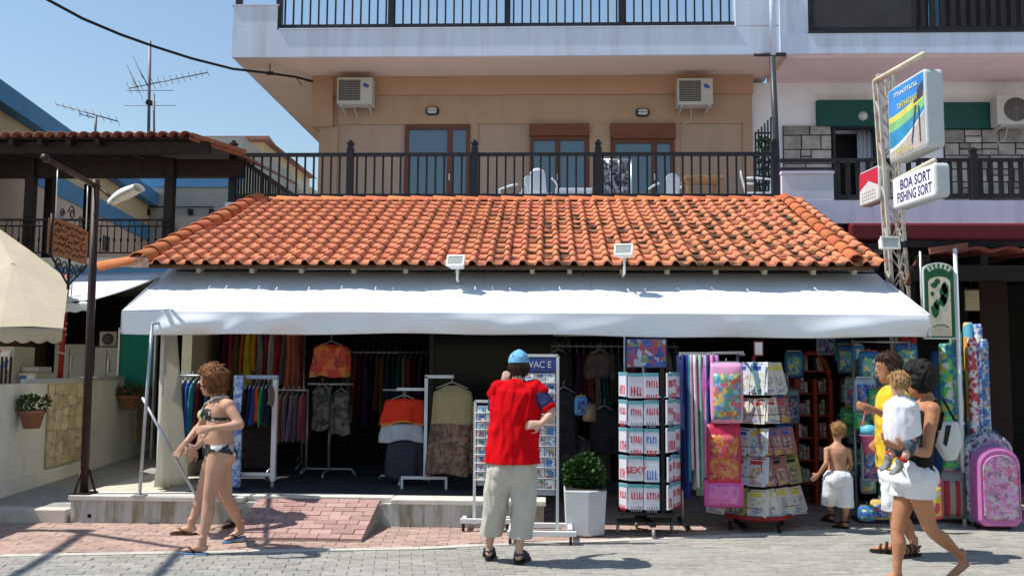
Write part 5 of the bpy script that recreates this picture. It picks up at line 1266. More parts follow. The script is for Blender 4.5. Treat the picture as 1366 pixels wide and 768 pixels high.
def packet(c, w, h, rz, label, r, k):
    t = thing('printed_packet', label, 'packet', 'white printed packets in the spinner'); q = MB(); q.cbox((0, 0, 0), w, .018, h); bevel(q.build('packet', m_pack, t), .004)
    q = MB(); q.box(-w / 2, w / 2, -.011, -.0095, h * .36, h * .5); q.build('header_strip', m_hdr, t)
    rn = random.Random(r * 7 + k * 3); mm = {(3, 1): m_blu, (2, 1): m_blu}.get((r, k), m_red)
    if k == 0 and r == 3:
        text('lettering', 'SEXY', .085, m_red, (0, -.011, -.02), (1, 0, 0), (0, 0, 1), t, .001, .002)
    else:
        rows = [(.01, .062, mm), (-.095, .05, m_gry if rn.random() < .5 else m_red)] if rn.random() < .6 else [(-.045, .085, mm)]
        q = MB(); mats = [mm, m_gry, m_red]
        for (zz, hh, m_) in rows:
            q.cur = mats.index(m_) if m_ in mats else 0; x = -w * .36
            while x < w * .34:                                   # illegible bold print: a row of separate strokes
                s = rn.uniform(.014, .024); z_ = zz * h / .2
                q.cbox((x + s / 2, -.0105, z_), s * .5, .002, hh)
                if rn.random() < .7: q.cbox((x + s * .75, -.0105, z_ + rn.choice((-.4, 0, .4)) * hh), s * .7, .002, hh * .25)
                x += s + .005
        tag(q.build('print', mats, t), kind='stuff')
    t.location = c; t.rotation_euler.z = rz
for r in range(5):
    zc_ = zbotS + (4 - r + .5) * rh
    q = MB(); q.box(SXc - .2, SXc + .2, SYc - .17, SYc + .15, zc_ - rh * .48, zc_ - rh * .46); q.build('tier_tray', m_hdr, sp)
    xs = [U(p, 560, SYc - .22).x for p in (829, 848, 869)]; ww = xs[2] - xs[1]
    for k, x in enumerate(xs[1:]): packet((x, SYc - .215, zc_ - .004 + random.uniform(-.008, .008)), ww * .95, rh * .9, R(random.uniform(-3, 3)), TIER[r] + ' tier packet with bold print, sunlit side of the packet spinner, %s column' % ('outer', 'inner')[k] if not (k == 0 and r == 3) else 'white packet reading SEXY in red on the spinner', r, k)
    packet((xs[0] + .02, SYc - .17, zc_), ww * .8, rh * .88, R(-58), TIER[r] + ' tier packet turned sideways at the far edge of the packet spinner', r, 2)
    for k in range(3):
        x0 = U(889 + k * 6.5, 560, SYc - .1).x; packet((x0 + .02, SYc - .17 + k * .09, zc_ + random.uniform(-.01, .01)), .15, rh * .88, R(62 + random.uniform(-5, 5)), TIER[r] + ' tier packet on the shaded side of the packet spinner, ' + ('by the corner post', 'middle', 'farthest from the corner post')[k], r, 3 + k)
# poster board above
po = thing('blue_poster_board', 'blue and red printed board fixed above the packet spinner', 'poster', loc=U(862, 488, 9.3))
a, b = U(836, 490, 9.3), U(889, 452, 9.3); q = MB(); q.box(a.x, b.x, 9.3, 9.33, a.z, b.z)
bo = q.build('board', M('board_back', (.1, .1, .2), .6), po)
q = MB(); q.box(a.x + .012, b.x - .012, 9.294, 9.299, a.z + .012, b.z - .012); q.build('print_sheet', M_print('poster_print', [(.03, .05, .25), (.02, .07, .33), (.35, .38, .45), (.33, .04, .06), (.25, .05, .12), (.16, .2, .08), (.05, .1, .3)], 20), bo)
q = MB(); q.tube([(a.x - .02, 9.33, a.z - .3), (a.x - .02, 9.33, b.z + .12)], .012, 6); q.build('hanging_rod', m_chrome, po)

# ------------------------------------------------------------------ hanging towels and pink bags rack
tr = thing('towel_rack', 'metal rack of long beach towels and pink bags', 'display rack', loc=(U(950, 690, 9.1).x, 9.2, 0))
ra, rb = U(915, 472, 9.15), U(992, 470, 9.15); q = MB(); q.tube([(ra.x, 9.15, ra.z), (rb.x, 9.15, rb.z)], .014, 8); q.build('top_bar', m_chrome, tr)
q = MB(); q.tube([(ra.x, 9.45, ra.z), (rb.x, 9.45, rb.z)], .014, 8); q.build('top_bar', m_chrome, tr)
for x in (ra.x, rb.x):
    q = MB(); q.tube([(x, 9.15, ra.z), (x, 9.45, ra.z)], .014, 6); q.build('end_bar', m_chrome, tr); q = MB(); q.tube([(x, 9.45, ra.z), (x, 9.45, 0)], .016, 8); q.build('leg', m_chrome, tr)
    q = MB(); q.bar((x, 9.1, .03), (x, 9.7, .03), .04, .03); q.build('foot', m_iron, tr)
TW_ = [('navy', (.015, .02, .09)), ('deep blue', (.02, .03, .2)), ('turquoise', (.03, .2, .28)), ('pale pink', (.6, .35, .42)), ('white', (.6, .58, .6)), ('light green', (.2, .4, .28)), ('rose', (.6, .15, .28)), ('sky blue', (.25, .42, .6)), ('indigo', (.04, .03, .16)), ('pink', (.62, .22, .42)), ('lilac', (.35, .18, .45))]
for i, (nm, c) in enumerate(TW_):
    x = U(910 + i * 4.6, 560, 9.1 - i * .012).x; h = 1.25 + .12 * math.sin(i * 1.7)
    t = thing('beach_towel', f'{nm} beach towel hanging from the rack of pink bags', 'towel', 'hanging beach towels', loc=(x, 9.15, ra.z - h)); ph = i * 1.3
    def tf(u, v): return V(x + .018 * math.sin(u * 9 + ph + v) + (.01 * v), 9.05 + u * .34 - i * .008, ra.z - .01 - h * v - .03 * math.sin(u * 3 + ph) * v)
    solidify(MB().grid(tf, 14, 10).build('towel', cloth('tw_' + nm.replace(' ', '_'), c), t), .026)
    q = MB(); q.box(x - .018, x + .018, 9.13, 9.17, ra.z - .03, ra.z + .02); q.build('clip', m_chrome, t)
m_hot = M('hot_pink', (.62, .10, .36), .4, .06); m_pinkpale = M('pale_pink_plastic', (.66, .3, .5), .35, .05)
HEADC = [M('head_card_a', (.5, .45, .1), .5), M('head_card_b', (.5, .5, .5), .5), M('head_card_c', (.4, .05, .06), .5)]
def pouch(label, px0, px1, py0, py1, Y, mat, print_mat, z_off=0):
    a, b = U(px0, py1, Y), U(px1, py0, Y); t = thing('plastic_bag', label, 'bag', 'bright packaged beach toys', loc=((a.x + b.x) / 2, Y, a.z)); w, h = b.x - a.x, b.z - a.z
    def pf(u, v):
        k = math.sin(math.pi * min(1, max(0, v * 1.0))) ** .5; return V(a.x + w * u, Y - .05 * k * math.sin(math.pi * u) ** .7, a.z + h * v)
    solidify(MB().grid(pf, 12, 12).build('bag', mat, t), .02, -1)
    def pf2(u, v):
        uu, vv = .06 + .88 * u, .05 + .78 * v; p = pf(uu, vv); return p + V(0, -.024, 0)
    solidify(MB().grid(pf2, 8, 8).build('print', print_mat, t), .003)
    m_ = (a.x + b.x) / 2; q = MB(); q.box(a.x + w * .08, b.x - w * .08, Y - .014, Y - .008, b.z - .012, b.z + .022); q.build('header_card', HEADC[int(abs(px0)) % 3], t)
    q = MB(); q.tube([(m_, Y, b.z), (m_, Y, b.z + .035), (m_ + .006, Y + .012, b.z + .05)], .004, 5); q.build('hook', m_chrome, t)
    return t
pp1 = M_print('toy_print_a', [(.5, .12, .05), (.05, .25, .45), (.6, .45, .1), (.1, .3, .2), (.55, .1, .2), (.2, .4, .6)], 26)
pp2 = M_print('toy_print_b', [(.5, .06, .02), (.42, .14, .02), (.3, .03, .06), (.45, .25, .05), (.55, .05, .15)], 32)
pouch('pink bag with colourful oval print hanging from the towel rack', 949, 989, 485, 563, 8.95, m_pinkpale, pp1)
pouch('magenta bag behind the pink printed bag', 931, 958, 478, 545, 9.06, m_hot, M('magenta_print', (.5, .1, .4), .5, .3, 20))
pouch('red and orange printed bag below the pink bag', 944, 986, 566, 643, 8.97, M('red_plastic', (.5, .03, .08), .4), pp2)
pouch('lowest hot pink bag on the towel rack', 940, 990, 640, 674, 8.99, m_hot, M('pink_print', (.55, .16, .4), .5, .3, 20))

# ------------------------------------------------------------------ red magazine spinner
m_redm = M('red_metal', (.25, .015, .015), .4, .1)
ms = thing('magazine_spinner', 'red wheeled spinner stand of magazines with a small white card on top', 'spinner stand', loc=G(1012, 708))
mc = G(1012, 706); MX, MY = mc.x, mc.y + .1
ztm = U(1012, 478, MY).z
q = MB(); q.tube([(MX, MY, .12), (MX, MY, ztm + .02)], .02, 8); q.build('pole', m_redm, ms)
q = MB(); q.tube([(MX + .33 * math.cos(k * math.pi / 12), MY + .33 * math.sin(k * math.pi / 12), .14) for k in range(25)], .022, 6, False); q.build('base_ring', m_redm, ms)
for an in (.5, 2.07, 3.64, 5.2):
    d = V(math.cos(an), math.sin(an), 0) * .33; q = MB(); q.bar(V(MX, MY, .14), V(MX, MY, .13) + d, .035, .03); q.build('base_spoke', m_redm, ms); q = MB(); q.lathe(V(MX, MY, .05) + d - V(.012, 0, 0), [(.045, 0), (.045, .024)], 12, (1, 0, 0)); q.build('castor', m_iron, ms)
q = MB(); a, b = U(1005, 475, MY), U(1018, 455, MY); q.box(a.x, b.x, MY - .012, MY, a.z, b.z); cdp = q.build('card_frame', m_redm, ms)
q = MB(); q.box(a.x + .014, b.x - .014, MY - .016, MY - .0125, a.z + .016, b.z - .012); q.build('white_card', m_wmetal, cdp)
MAGC = [[(.55, .5, .42), (.6, .58, .55), (.4, .35, .3), (.62, .6, .5), (.3, .3, .35)], [(.5, .5, .55), (.15, .25, .45), (.6, .6, .6), (.6, .55, .4)], [(.25, .12, .12), (.5, .4, .35), (.15, .08, .1), (.4, .25, .2)], [(.1, .3, .5), (.6, .55, .3), (.6, .6, .58), (.5, .25, .1)], [(.12, .1, .06), (.35, .32, .12), (.08, .07, .06), (.4, .38, .3)], [(.15, .4, .45), (.3, .5, .5), (.45, .5, .5)]]
m_mags = [M_print(f'magazine_{i}', c, 22 + 5 * i) for i, c in enumerate(MAGC)]
mag_me = {}
def magazine(c, w, h, rz, tilt, mi, label):
    k = (round(w, 2), round(h, 2), mi)
    if k not in mag_me:
        q = MB(); q.box(-w / 2, w / 2, -.004, .004, -h / 2, h / 2); r_ = random.Random(mi * 5 + int(w * 100))
        q.cur = 1; z0 = r_.uniform(-.42, -.2) * h; z1 = r_.uniform(.1, .28) * h; q.box(-w * r_.uniform(.3, .46), w * r_.uniform(.3, .46), -.0052, -.0042, z0, z1)
        q.cur = 2; q.box(-w * .42, w * r_.uniform(.1, .42), -.0052, -.0042, h * .31, h * .45)
        q.cur = 3
        for j in range(3): q.box(-w * .4, w * r_.uniform(-.1, .35), -.0062, -.0054, -h * (.45 - j * .05), -h * (.45 - j * .05) + h * .022)
        mag_me[k] = q.mesh('magazine', [m_page[mi], m_mags[mi], m_title[(mi * 2 + int(w * 100)) % 4], m_title[(mi + 1) % 4]])
    o = obj('magazine', mag_me[k], None, loc=c); o.rotation_euler = (tilt + rnd.uniform(-.04, .04), rnd.uniform(-.07, .07), rz + rnd.uniform(-.08, .08)); tag(o, label, 'magazine', 'magazines in the red spinner')
m_page = [M('page_%d' % i, c, .45, .05, 8) for i, c in enumerate(((.6, .57, .5), (.58, .6, .63), (.3, .13, .13), (.5, .55, .6), (.3, .28, .1), (.25, .5, .5)))]
m_title = [M('title_%d' % i, c, .5) for i, c in enumerate(((.5, .04, .04), (.04, .08, .35), (.02, .02, .02), (.6, .5, .05)))]
rnd = random.Random(31)
tiers = [(484, 528, 0), (532, 565, 1), (571, 607, 2), (608, 646, 3), (650, 686, 4)]
rnd = random.Random(9)
for ti, (p0, p1, k) in enumerate(tiers):
    zt_, zb_ = U(1010, p0, MY).z, U(1010, p1, MY).z; h = zt_ - zb_; wid = .16 + ti * .012
    for side, (rz, n) in enumerate(((R(-35), 3), (R(38), 3))):
        dirx = V(math.cos(rz), math.sin(rz), 0); nrm_ = V(math.sin(rz), -math.cos(rz), 0)
        base = V(MX, MY, 0) + nrm_ * (.13 + .025 * ti) + (dirx * (-.06 - .01 * ti) if side == 0 else dirx * (.06 + .02 * ti))
        q = MB(); q.tube([base - dirx * .24 + nrm_ * .03 + V(0, 0, zb_ + .03), base + dirx * .24 + nrm_ * .03 + V(0, 0, zb_ + .03)], .006, 5); q.build('wire_tray', m_redm, ms)
        q = MB(); q.tube([base - dirx * .24 + nrm_ * .025 + V(0, 0, zb_ + .10), base + dirx * .24 + nrm_ * .025 + V(0, 0, zb_ + .10)], .004, 5); q.build('wire_tray', m_redm, ms)
        q = MB(); q.tube([V(MX, MY, zb_ + .02), base + V(0, 0, zb_ + .02)], .007, 5); q.build('tray_arm', m_redm, ms)
        for i in range(n):
            mi = rnd.choice(((0, 1, 3), (0, 1, 5), (0, 3, 1), (3, 1, 0), (4, 4, 0))[ti]) if side == 0 else rnd.choice(((0, 1, 5), (2, 2, 0), (2, 5, 2), (4, 2, 4), (0, 4, 0))[ti])
            for dd in (0, 1):
                magazine(base + dirx * ((i - 1) * wid + dd * .02) + nrm_ * (-.012 * dd + .012) + V(0, 0, zb_ + h * .5 + dd * .025), wid * .94, h * .92, rz, R(-12 - ti), mi, 'magazine on the %s side of the %s tier of the red spinner' % (('sunny', 'shaded')[side], ('top', 'second', 'middle', 'fourth', 'bottom')[ti]))
# ------------------------------------------------------------------ red arched shelf
ar = thing('arched_shelf', 'red arched bookshelf in the shade behind the magazine spinner', 'shelf', loc=(U(1085, 640, 10.9).x, 10.9, .0))
m_redw = M('red_shelf', (.28, .035, .012), .5, .1)
xa, xb = U(1062, 560, 10.9).x, U(1108, 560, 10.9).x; zs = U(1085, 505, 10.9).z; zt_ = U(1085, 470, 10.9).z
for x in (xa, (xa + xb) / 2 + .02, xb):
    q = MB(); q.box(x - .02, x + .02, 10.86, 11.1, 0.01, zs); q.build('side_panel', m_redw, ar)
def arch(k): an = math.pi * k / 14; return V((xa + xb) / 2 - math.cos(an) * (xb - xa) / 2, 10.92, zs + math.sin(an) * (zt_ - zs))
q = MB(); q.tube([arch(k) for k in range(15)], .03, 6); q.build('arch', m_redw, ar)
for k in range(6):
    z = .25 + k * .26
    q = MB(); q.box(xa + .021, xb - .021, 10.9, 11.09, z, z + .02); q.build('shelf_board', m_redw, ar)
    x = xa + .03
    while x < xb - .06:
        w = random.uniform(.02, .05)
        if abs(x - (xa + xb) / 2 - .0) > .06:
            q = MB(); q.box(x, x + w, 10.93, 11.07, z + .021, z + random.uniform(.14, .2)); o = q.build('book', m_mags[random.choice((0, 2, 4, 4, 2))]); tag(o, 'book on the red arched shelf, %s board from the ground' % ORD[k], 'book', 'books on the arched shelf')
        x += w + .006
# ------------------------------------------------------------------ beach toys hanging on the right
toyp = [M_print('toy_print_c', [(.03, .15, .45), (.1, .4, .15), (.55, .5, .1), (.1, .35, .5), (.5, .5, .5)], 28), M_print('toy_print_d', [(.06, .35, .08), (.1, .5, .15), (.5, .45, .05), (.05, .2, .3)], 28), M_print('toy_print_e', [(.03, .1, .35), (.1, .25, .5), (.35, .4, .45), (.02, .05, .2), (.4, .08, .08)], 30)]
m_tp = [M('toy_blue', (.04, .16, .40), .35, .1), M('toy_green', (.05, .28, .1), .35, .1), M('toy_clear', (.3, .38, .42), .3, .1)]
for i, (x0, x1, y0, y1, Y, k, nm) in enumerate(((1141, 1166, 505, 548, 9.6, 2, 'blue and white toy packet above the walking boy'), (1148, 1172, 470, 505, 9.7, 0, 'blue and yellow toy packet beside the yellow shirted man'), (1140, 1158, 550, 572, 9.6, 1, 'small green toy packet over the boy'), (1160, 1186, 520, 560, 9.5, 1, 'green and yellow inflatable packet'), (1168, 1196, 480, 515, 9.8, 2, 'pale blue framed inflatable packet'), (1196, 1222, 460, 500, 9.9, 0, 'dark blue packet high beside the pylon foot'), (1150, 1172, 588, 640, 9.5, 2, 'dark packet hanging beside the boy'))):
    pouch(nm, x0, x1, y0, y1, Y, m_tp[k], toyp[k])
bk = thing('toy_bucket', 'pink and blue beach bucket hanging beside the boy', 'bucket', loc=U(1160, 605, 9.3))
c = U(1160, 604, 9.3); q = MB(); q.lathe(c, [(.055, 0), (.085, .17), (.09, .17), (.09, .18), (.08, .18)], 16); q.build('bucket_body', M('bucket_pink', (.6, .15, .3), .4), bk)
q = MB(); q.lathe(c + V(0, 0, .181), [(.088, 0), (.08, .08), (.02, .1)], 16); q.build('lid', M('bucket_blue', (.1, .4, .55), .4), bk)
q = MB(); q.tube([c + V(-.08, 0, .2), c + V(-.03, 0, .42), c + V(.03, 0, .42), c + V(.08, 0, .2)], .008, 5); q.build('handle', MATS['bucket_pink'], bk)
# display frame carrying the toys
df = thing('toy_display_frame', 'tall metal frame hung with beach toys', 'display rack', loc=(U(1178, 690, 9.8).x, 9.85, 0))
for px in (1140, 1215): x = U(px, 560, 9.85).x; q = MB(); q.tube([(x, 9.85, 0), (x, 9.85, 1.9)], .016, 8); q.build('upright', m_chrome, df)
for z in (1.88, 1.45, 1.0, .6): q = MB(); q.tube([(U(1138, 560, 9.85).x, 9.85, z), (U(1217, 560, 9.85).x, 9.85, z)], .01, 6); q.build('cross_bar', m_chrome, df)
q = MB(); q.box(U(1138, 560, 9.85).x, U(1217, 560, 9.85).x, 9.7, 10.0, .0, .04); q.build('base', m_iron, df)
# red canisters
for i, px in enumerate((1207, 1218)):
    c = U(px, 480, 10.0); t = thing('red_parasol_roll', ('red rolled parasol next to the toy frame upright', 'red rolled parasol behind the black haired woman')[i], 'parasol', 'rolled parasols', loc=(c.x, 10.0, .0)); q = MB(); q.lathe((c.x, 10.02, .02), [(.02, 0), (.05, .1), (.055, 1.6), (.05, 1.9), (.03, 1.97)], 12); q.build('roll', M('roll_red', (.4, .03, .015), .5), t); q = MB(); q.lathe((c.x, 10.02, 1.99), [(.012, 0), (.012, .1)], 8); q.build('tip', m_wmetal, t)
# tall rolled air mattresses / beach mats
def roll(px, py0, py1, Y, r, mat, label, group='tall rolls of beach mats', lean=0.):
    a = U(px, py0, Y); b = U(px, py1, Y); t = thing('beach_mat_roll', label, 'roll', group, loc=(b.x, Y, 0)); q = MB(); z0 = max(.0, b.z)
    q.lathe((a.x, Y, z0), [(r * .8, 0), (r, .03), (r, a.z - z0 - .03), (r * .8, a.z - z0)], 16); q.build('roll', mat, t)
    q = MB(); q.lathe((a.x, Y, z0 + (a.z - z0) * .5), [(r * 1.04, -.015), (r * 1.04, .015)], 16); q.build('band', m_wmetal, t)
    return t
gp = [M_print('mat_green', [(.06, .4, .06), (.02, .15, .3), (.12, .5, .12), (.05, .3, .2), (.4, .35, .05), (.5, .5, .45)], 18), M_print('mat_teal', [(.03, .2, .3), (.05, .35, .12), (.02, .1, .35), (.4, .25, .15), (.3, .4, .42)], 18)]
roll(1262, 458, 690, 9.75, .075, gp[0], 'green and blue printed mat roll under the wine coloured sign post')
roll(1274, 440, 690, 9.72, .06, gp[1], 'teal and orange printed mat roll beside the sign post')
roll(1250, 468, 690, 9.85, .07, M('roll_blue', (.01, .05, .16), .5), 'plain dark blue mat roll behind the green one')
m_rw = M_print('red_white_check', [(.45, .03, .04), (.6, .6, .6), (.5, .04, .05), (.55, .55, .6)], 24); m_bw = M_print('blue_white_check', [(.04, .12, .40), (.6, .62, .64), (.05, .15, .45), (.3, .4, .55), (.5, .52, .55)], 24)
roll(1291, 430, 690, 9.8, .05, M_print('orange_blue', [(.6, .3, .04), (.55, .2, .03), (.1, .4, .55), (.6, .4, .1)], 9), 'orange and turquoise mat roll')
roll(1296, 450, 690, 9.72, .045, m_rw, 'red and white banded mat roll')
roll(1303, 432, 690, 9.78, .05, m_bw, 'blue and white banded mat roll')
roll(1311, 452, 690, 9.76, .05, M_print('roll_blue2', [(.05, .17, .42), (.08, .25, .5), (.4, .45, .5), (.04, .12, .35), (.45, .25, .12)], 24), 'plain bright blue mat roll beside the backpacks')
# ------------------------------------------------------------------ trolley suitcases / school bags
def trolley(px0, px1, py0, py1, Y, mat, pmat, label, d=.2, rz=0.):
    a, b = U(px0, py1, Y), U(px1, py0, Y); w, h = b.x - a.x, b.z - .04; t = thing('trolley_bag', label, 'trolley bag', 'school bags and trolleys', loc=((a.x + b.x) / 2, Y + d / 2, 0)); cx = (a.x + b.x) / 2
    def outline(k): return [V(cx + x * k, 0, .04 + z) for x, z in [(-w / 2, .06), (-w / 2 + .05, 0.0), (w / 2 - .05, 0.0), (w / 2, .06)] + [(w / 2 * math.cos(an), h - w * .42 + w * .42 * math.sin(an)) for an in [math.pi * i / 12 for i in range(13)]]]
    q = MB(); q.prism([p + V(0, Y, 0) for p in outline(1)], (0, d, 0)); bevel(q.build('shell', mat, t), .03, 3)
    cz = .04 + h * .47; q = MB(); q.prism([V(cx + (p.x - cx) * .8, Y - .001, cz + (p.z - cz) * .82) for p in outline(1)], (0, -.02, 0)); bevel(q.build('front_pocket', pmat, t), .012)
    pts_ = [V(cx + (p.x - cx) * .9, Y - .003, cz + (p.z - cz) * .92) for p in outline(1)]; q = MB(); q.tube(pts_ + pts_[:1], .004, 5, False); q.build('zip', m_pinkpale, t)
    q = MB(); zt = .04 + h; q.tube([V(cx - .06, Y + d * .6, zt - .03), V(cx - .055, Y + d * .6, zt + .05), V(cx + .055, Y + d * .6, zt + .05), V(cx + .06, Y + d * .6, zt - .03)], .011, 6); q.build('handle', mat, t)
    for s in (-1, 1): q = MB(); q.lathe((cx + s * w * .36 - .015, Y + d - .02, .035), [(.035, 0), (.035, .03)], 10, (1, 0, 0)); q.build('wheel', m_iron, t)
    return t
m_pk = M('pink_nylon', (.55, .16, .42), .4, .08, 6, coat=.2); pkp = M_print('pink_bag_print', [(.5, .2, .45), (.55, .28, .5), (.35, .35, .5), (.5, .12, .2), (.3, .18, .3), (.4, .42, .35), (.55, .25, .48), (.5, .2, .45), (.2, .12, .25)], 34)
trolley(1307, 1361, 596, 700, 9.35, m_pk, pkp, 'pink trolley school bag with rounded top and floral print')
trolley(1292, 1352, 577, 694, 9.55, M_print('check_nylon', [(.35, .37, .42), (.04, .04, .08), (.2, .22, .3), (.45, .47, .5)], 26), M('check_pocket', (.3, .3, .38), .6, .3, 30), 'grey and white patterned trolley bag behind the pink one')
trolley(1284, 1338, 567, 690, 9.85, M('navy_nylon', (.03, .07, .14), .6, .15), M('navy_pocket', (.05, .14, .2), .6), 'navy and green school bag at the back of the trolley bags')
# fruit-coloured beach bag and low toys on the pavement
pouch('red and yellow beach bag beside the striding woman', 1236, 1254, 640, 690, 9.2, M('beach_bag', (.55, .06, .1), .5), M_print('bag_fruit', [(.55, .05, .05), (.6, .45, .05), (.6, .2, .35), (.6, .55, .5)], 12))
pouch('white and red panel leaning behind the handbag', 1256, 1284, 630, 690, 9.6, M('grey_panel', (.2, .22, .2), .6), M_stripes('red_diag', (.35, .02, .03), (.25, .25, .2), 3, 0))
for i, (x0, x1, y0, y1, k) in enumerate(((1146, 1166, 676, 692, 0), (1162, 1184, 668, 690, 2))):
    pouch(('blue toy boat packet on the pavement', 'yellow and white toy packet on the pavement')[i], x0, x1, y0, y1, 9.35, (m_tp[0], M('toy_yellow', (.6, .42, .1), .4))[i], toyp[k])
# hanging bags and caps in the dark gap left of the spinner
pouch('small light blue bag with bow hanging in the dark gap', 768, 782, 530, 552, 9.9, M('bow_blue', (.1, .28, .5), .5), toyp[2])
pouch('small beige purse hanging beside the blue bow bag', 779, 793, 540, 560, 9.92, M('purse_beige', (.25, .18, .12), .6), M('purse_front', (.3, .2, .12), .6))
for i, (px, py) in enumerate(((800, 470), (752, 520), (770, 585), (806, 545), (795, 600), (745, 470))):
    garment(f'dark {("backpack cover", "scarf", "netted top", "shawl", "fringed skirt", "brown print top")[i]} hanging in the gap beside the packet spinner', 'dark hanging goods', U(px, py, 10.3 + .1 * i), .30, .14, (.28, .7, .45, .5, .4, .4)[i], (M('dk_a', (.06, .045, .045), .7, .4, 12), M('dk_b', (.02, .02, .025), .8, .4, 12))[i % 2], 100 + i)
nr_ = thing('hanging_rail', 'dark hanging rail in the gap beside the packet spinner', 'rail', loc=(U(780, 450, 10.4).x, 10.4, 2.2)); q = MB(); q.tube([U(738, 447, 10.4), U(822, 447, 10.4)], .014, 6); q.build('bar', m_chrome, nr_); q = MB(); q.tube([U(778, 447, 10.4), V(U(778, 447, 10.4).x, 10.4, 2.7)], .008, 5); q.build('drop_rod', m_chrome, nr_)

# ------------------------------------------------------------------ lattice pylon with signs
m_pyl = M('rusty_cream_paint', (.50, .47, .42), .6, .1, 6, .2, 60, stain=(.22, .09, .03), stain_amt=.95, stain_scale=9)
py = thing('sign_pylon', 'cream rusty lattice pylon beside the awning end', 'pylon', loc=(U(1205, 690, 10.3).x, 10.3, 0))
tA, tB = U(1171, 100, 10.25), U(1190, 100, 10.25); bA, bB = U(1190, 380, 10.25), U(1211, 380, 10.25)
bA = tA + (bA - tA) * (tA.z / (tA.z - bA.z)); bB = tB + (bB - tB) * (tB.z / (tB.z - bB.z)); 
legs_ = [(tA, bA), (tB, bB), (tA + V(.02, .18, 0), bA + V(.02, .18, 0)), (tB + V(0, .18, 0), bB + V(0, .18, 0))]
for a, b in legs_: q = MB(); q.bar(b, a, .035); q.build('leg', m_pyl, py)
for i in range(20):
    f0, f1 = i / 20, (i + 1) / 20
    for (l0, l1) in ((0, 1), (2, 3), (0, 2), (1, 3)):
        A_, B_ = legs_[l0], legs_[l1]
        if i % 2: A_, B_ = B_, A_
        q = MB(); q.bar(A_[1].lerp(A_[0], f0), B_[1].lerp(B_[0], f1), .016); q.build('lattice_bar', m_pyl, py)
q = MB(); q.bar(tA, tB, .03); q.build('top_bar', m_pyl, py)
m_tube = M('cream_tube', (.58, .53, .42), .5, .08, 6, .1, stain=(.25, .12, .05), stain_amt=.6, stain_scale=7)
for (p0, p1, Y0, Y1) in (((1168, 108), (1232, 74), 10.25, 9.35), ((1192, 243), (1246, 203), 10.25, 9.35)):
    a, b = U(*p0, Y0), U(*p1, Y1); b.z = a.z + (b.z - a.z) * .3; q = MB(); q.tube([a, b], .032, 8); q.build('arm', m_tube, py)
def boxsign(label, p, Yf, Yn, thick, faces):
    """box sign standing out towards the street; p = far-top, near-top, near-bottom, far-bottom pixels of its left face"""
    ft, nt2, nb_, fb_ = U(*p[0], Yf), U(*p[1], Yn), U(*p[2], Yn), U(*p[3], Yf)
    zt, zb = (ft.z + nt2.z) / 2, (nb_.z + fb_.z) / 2; fx, nx = (ft.x + fb_.x) / 2, (nt2.x + nb_.x) / 2
    F_, N_ = V(fx, Yf, 0), V(nx, Yn, 0); d = (N_ - F_).normalized(); n = V(-d.y, d.x, 0)
    if n.x > 0: n = -n
    t = thing('box_sign', label, 'sign', 'box signs on the pylon', loc=V(fx, Yf, zb)); r = .05; L = (N_ - F_).length; H = zt - zb
    prof_ = []
    for cx, cz, a0 in ((L - r, H - r, 0), (r, H - r, 90), (r, r, 180), (L - r, r, 270)):
        for k in range(5): an = R(a0 + k * 22.5); prof_.append((cx + r * math.cos(an), cz + r * math.sin(an)))
    P = lambda s, z, o=0.: F_ + d * s + n * o + V(0, 0, zb + z)
    q = MB(); q.prism([P(s, z) for s, z in prof_], -n * thick); bevel(q.build('case', M('sign_case', (.48, .53, .54), .45, .05), t), .02)
    faces(t, P, L, H, n, d); return t
def facepoly(t, P, pts, off, mat, name='print'):
    q = MB(); q.prism([P(s, z, off) for s, z in pts], (P(0, 0, .0012) - P(0, 0, 0))); return q.build(name, mat, t)
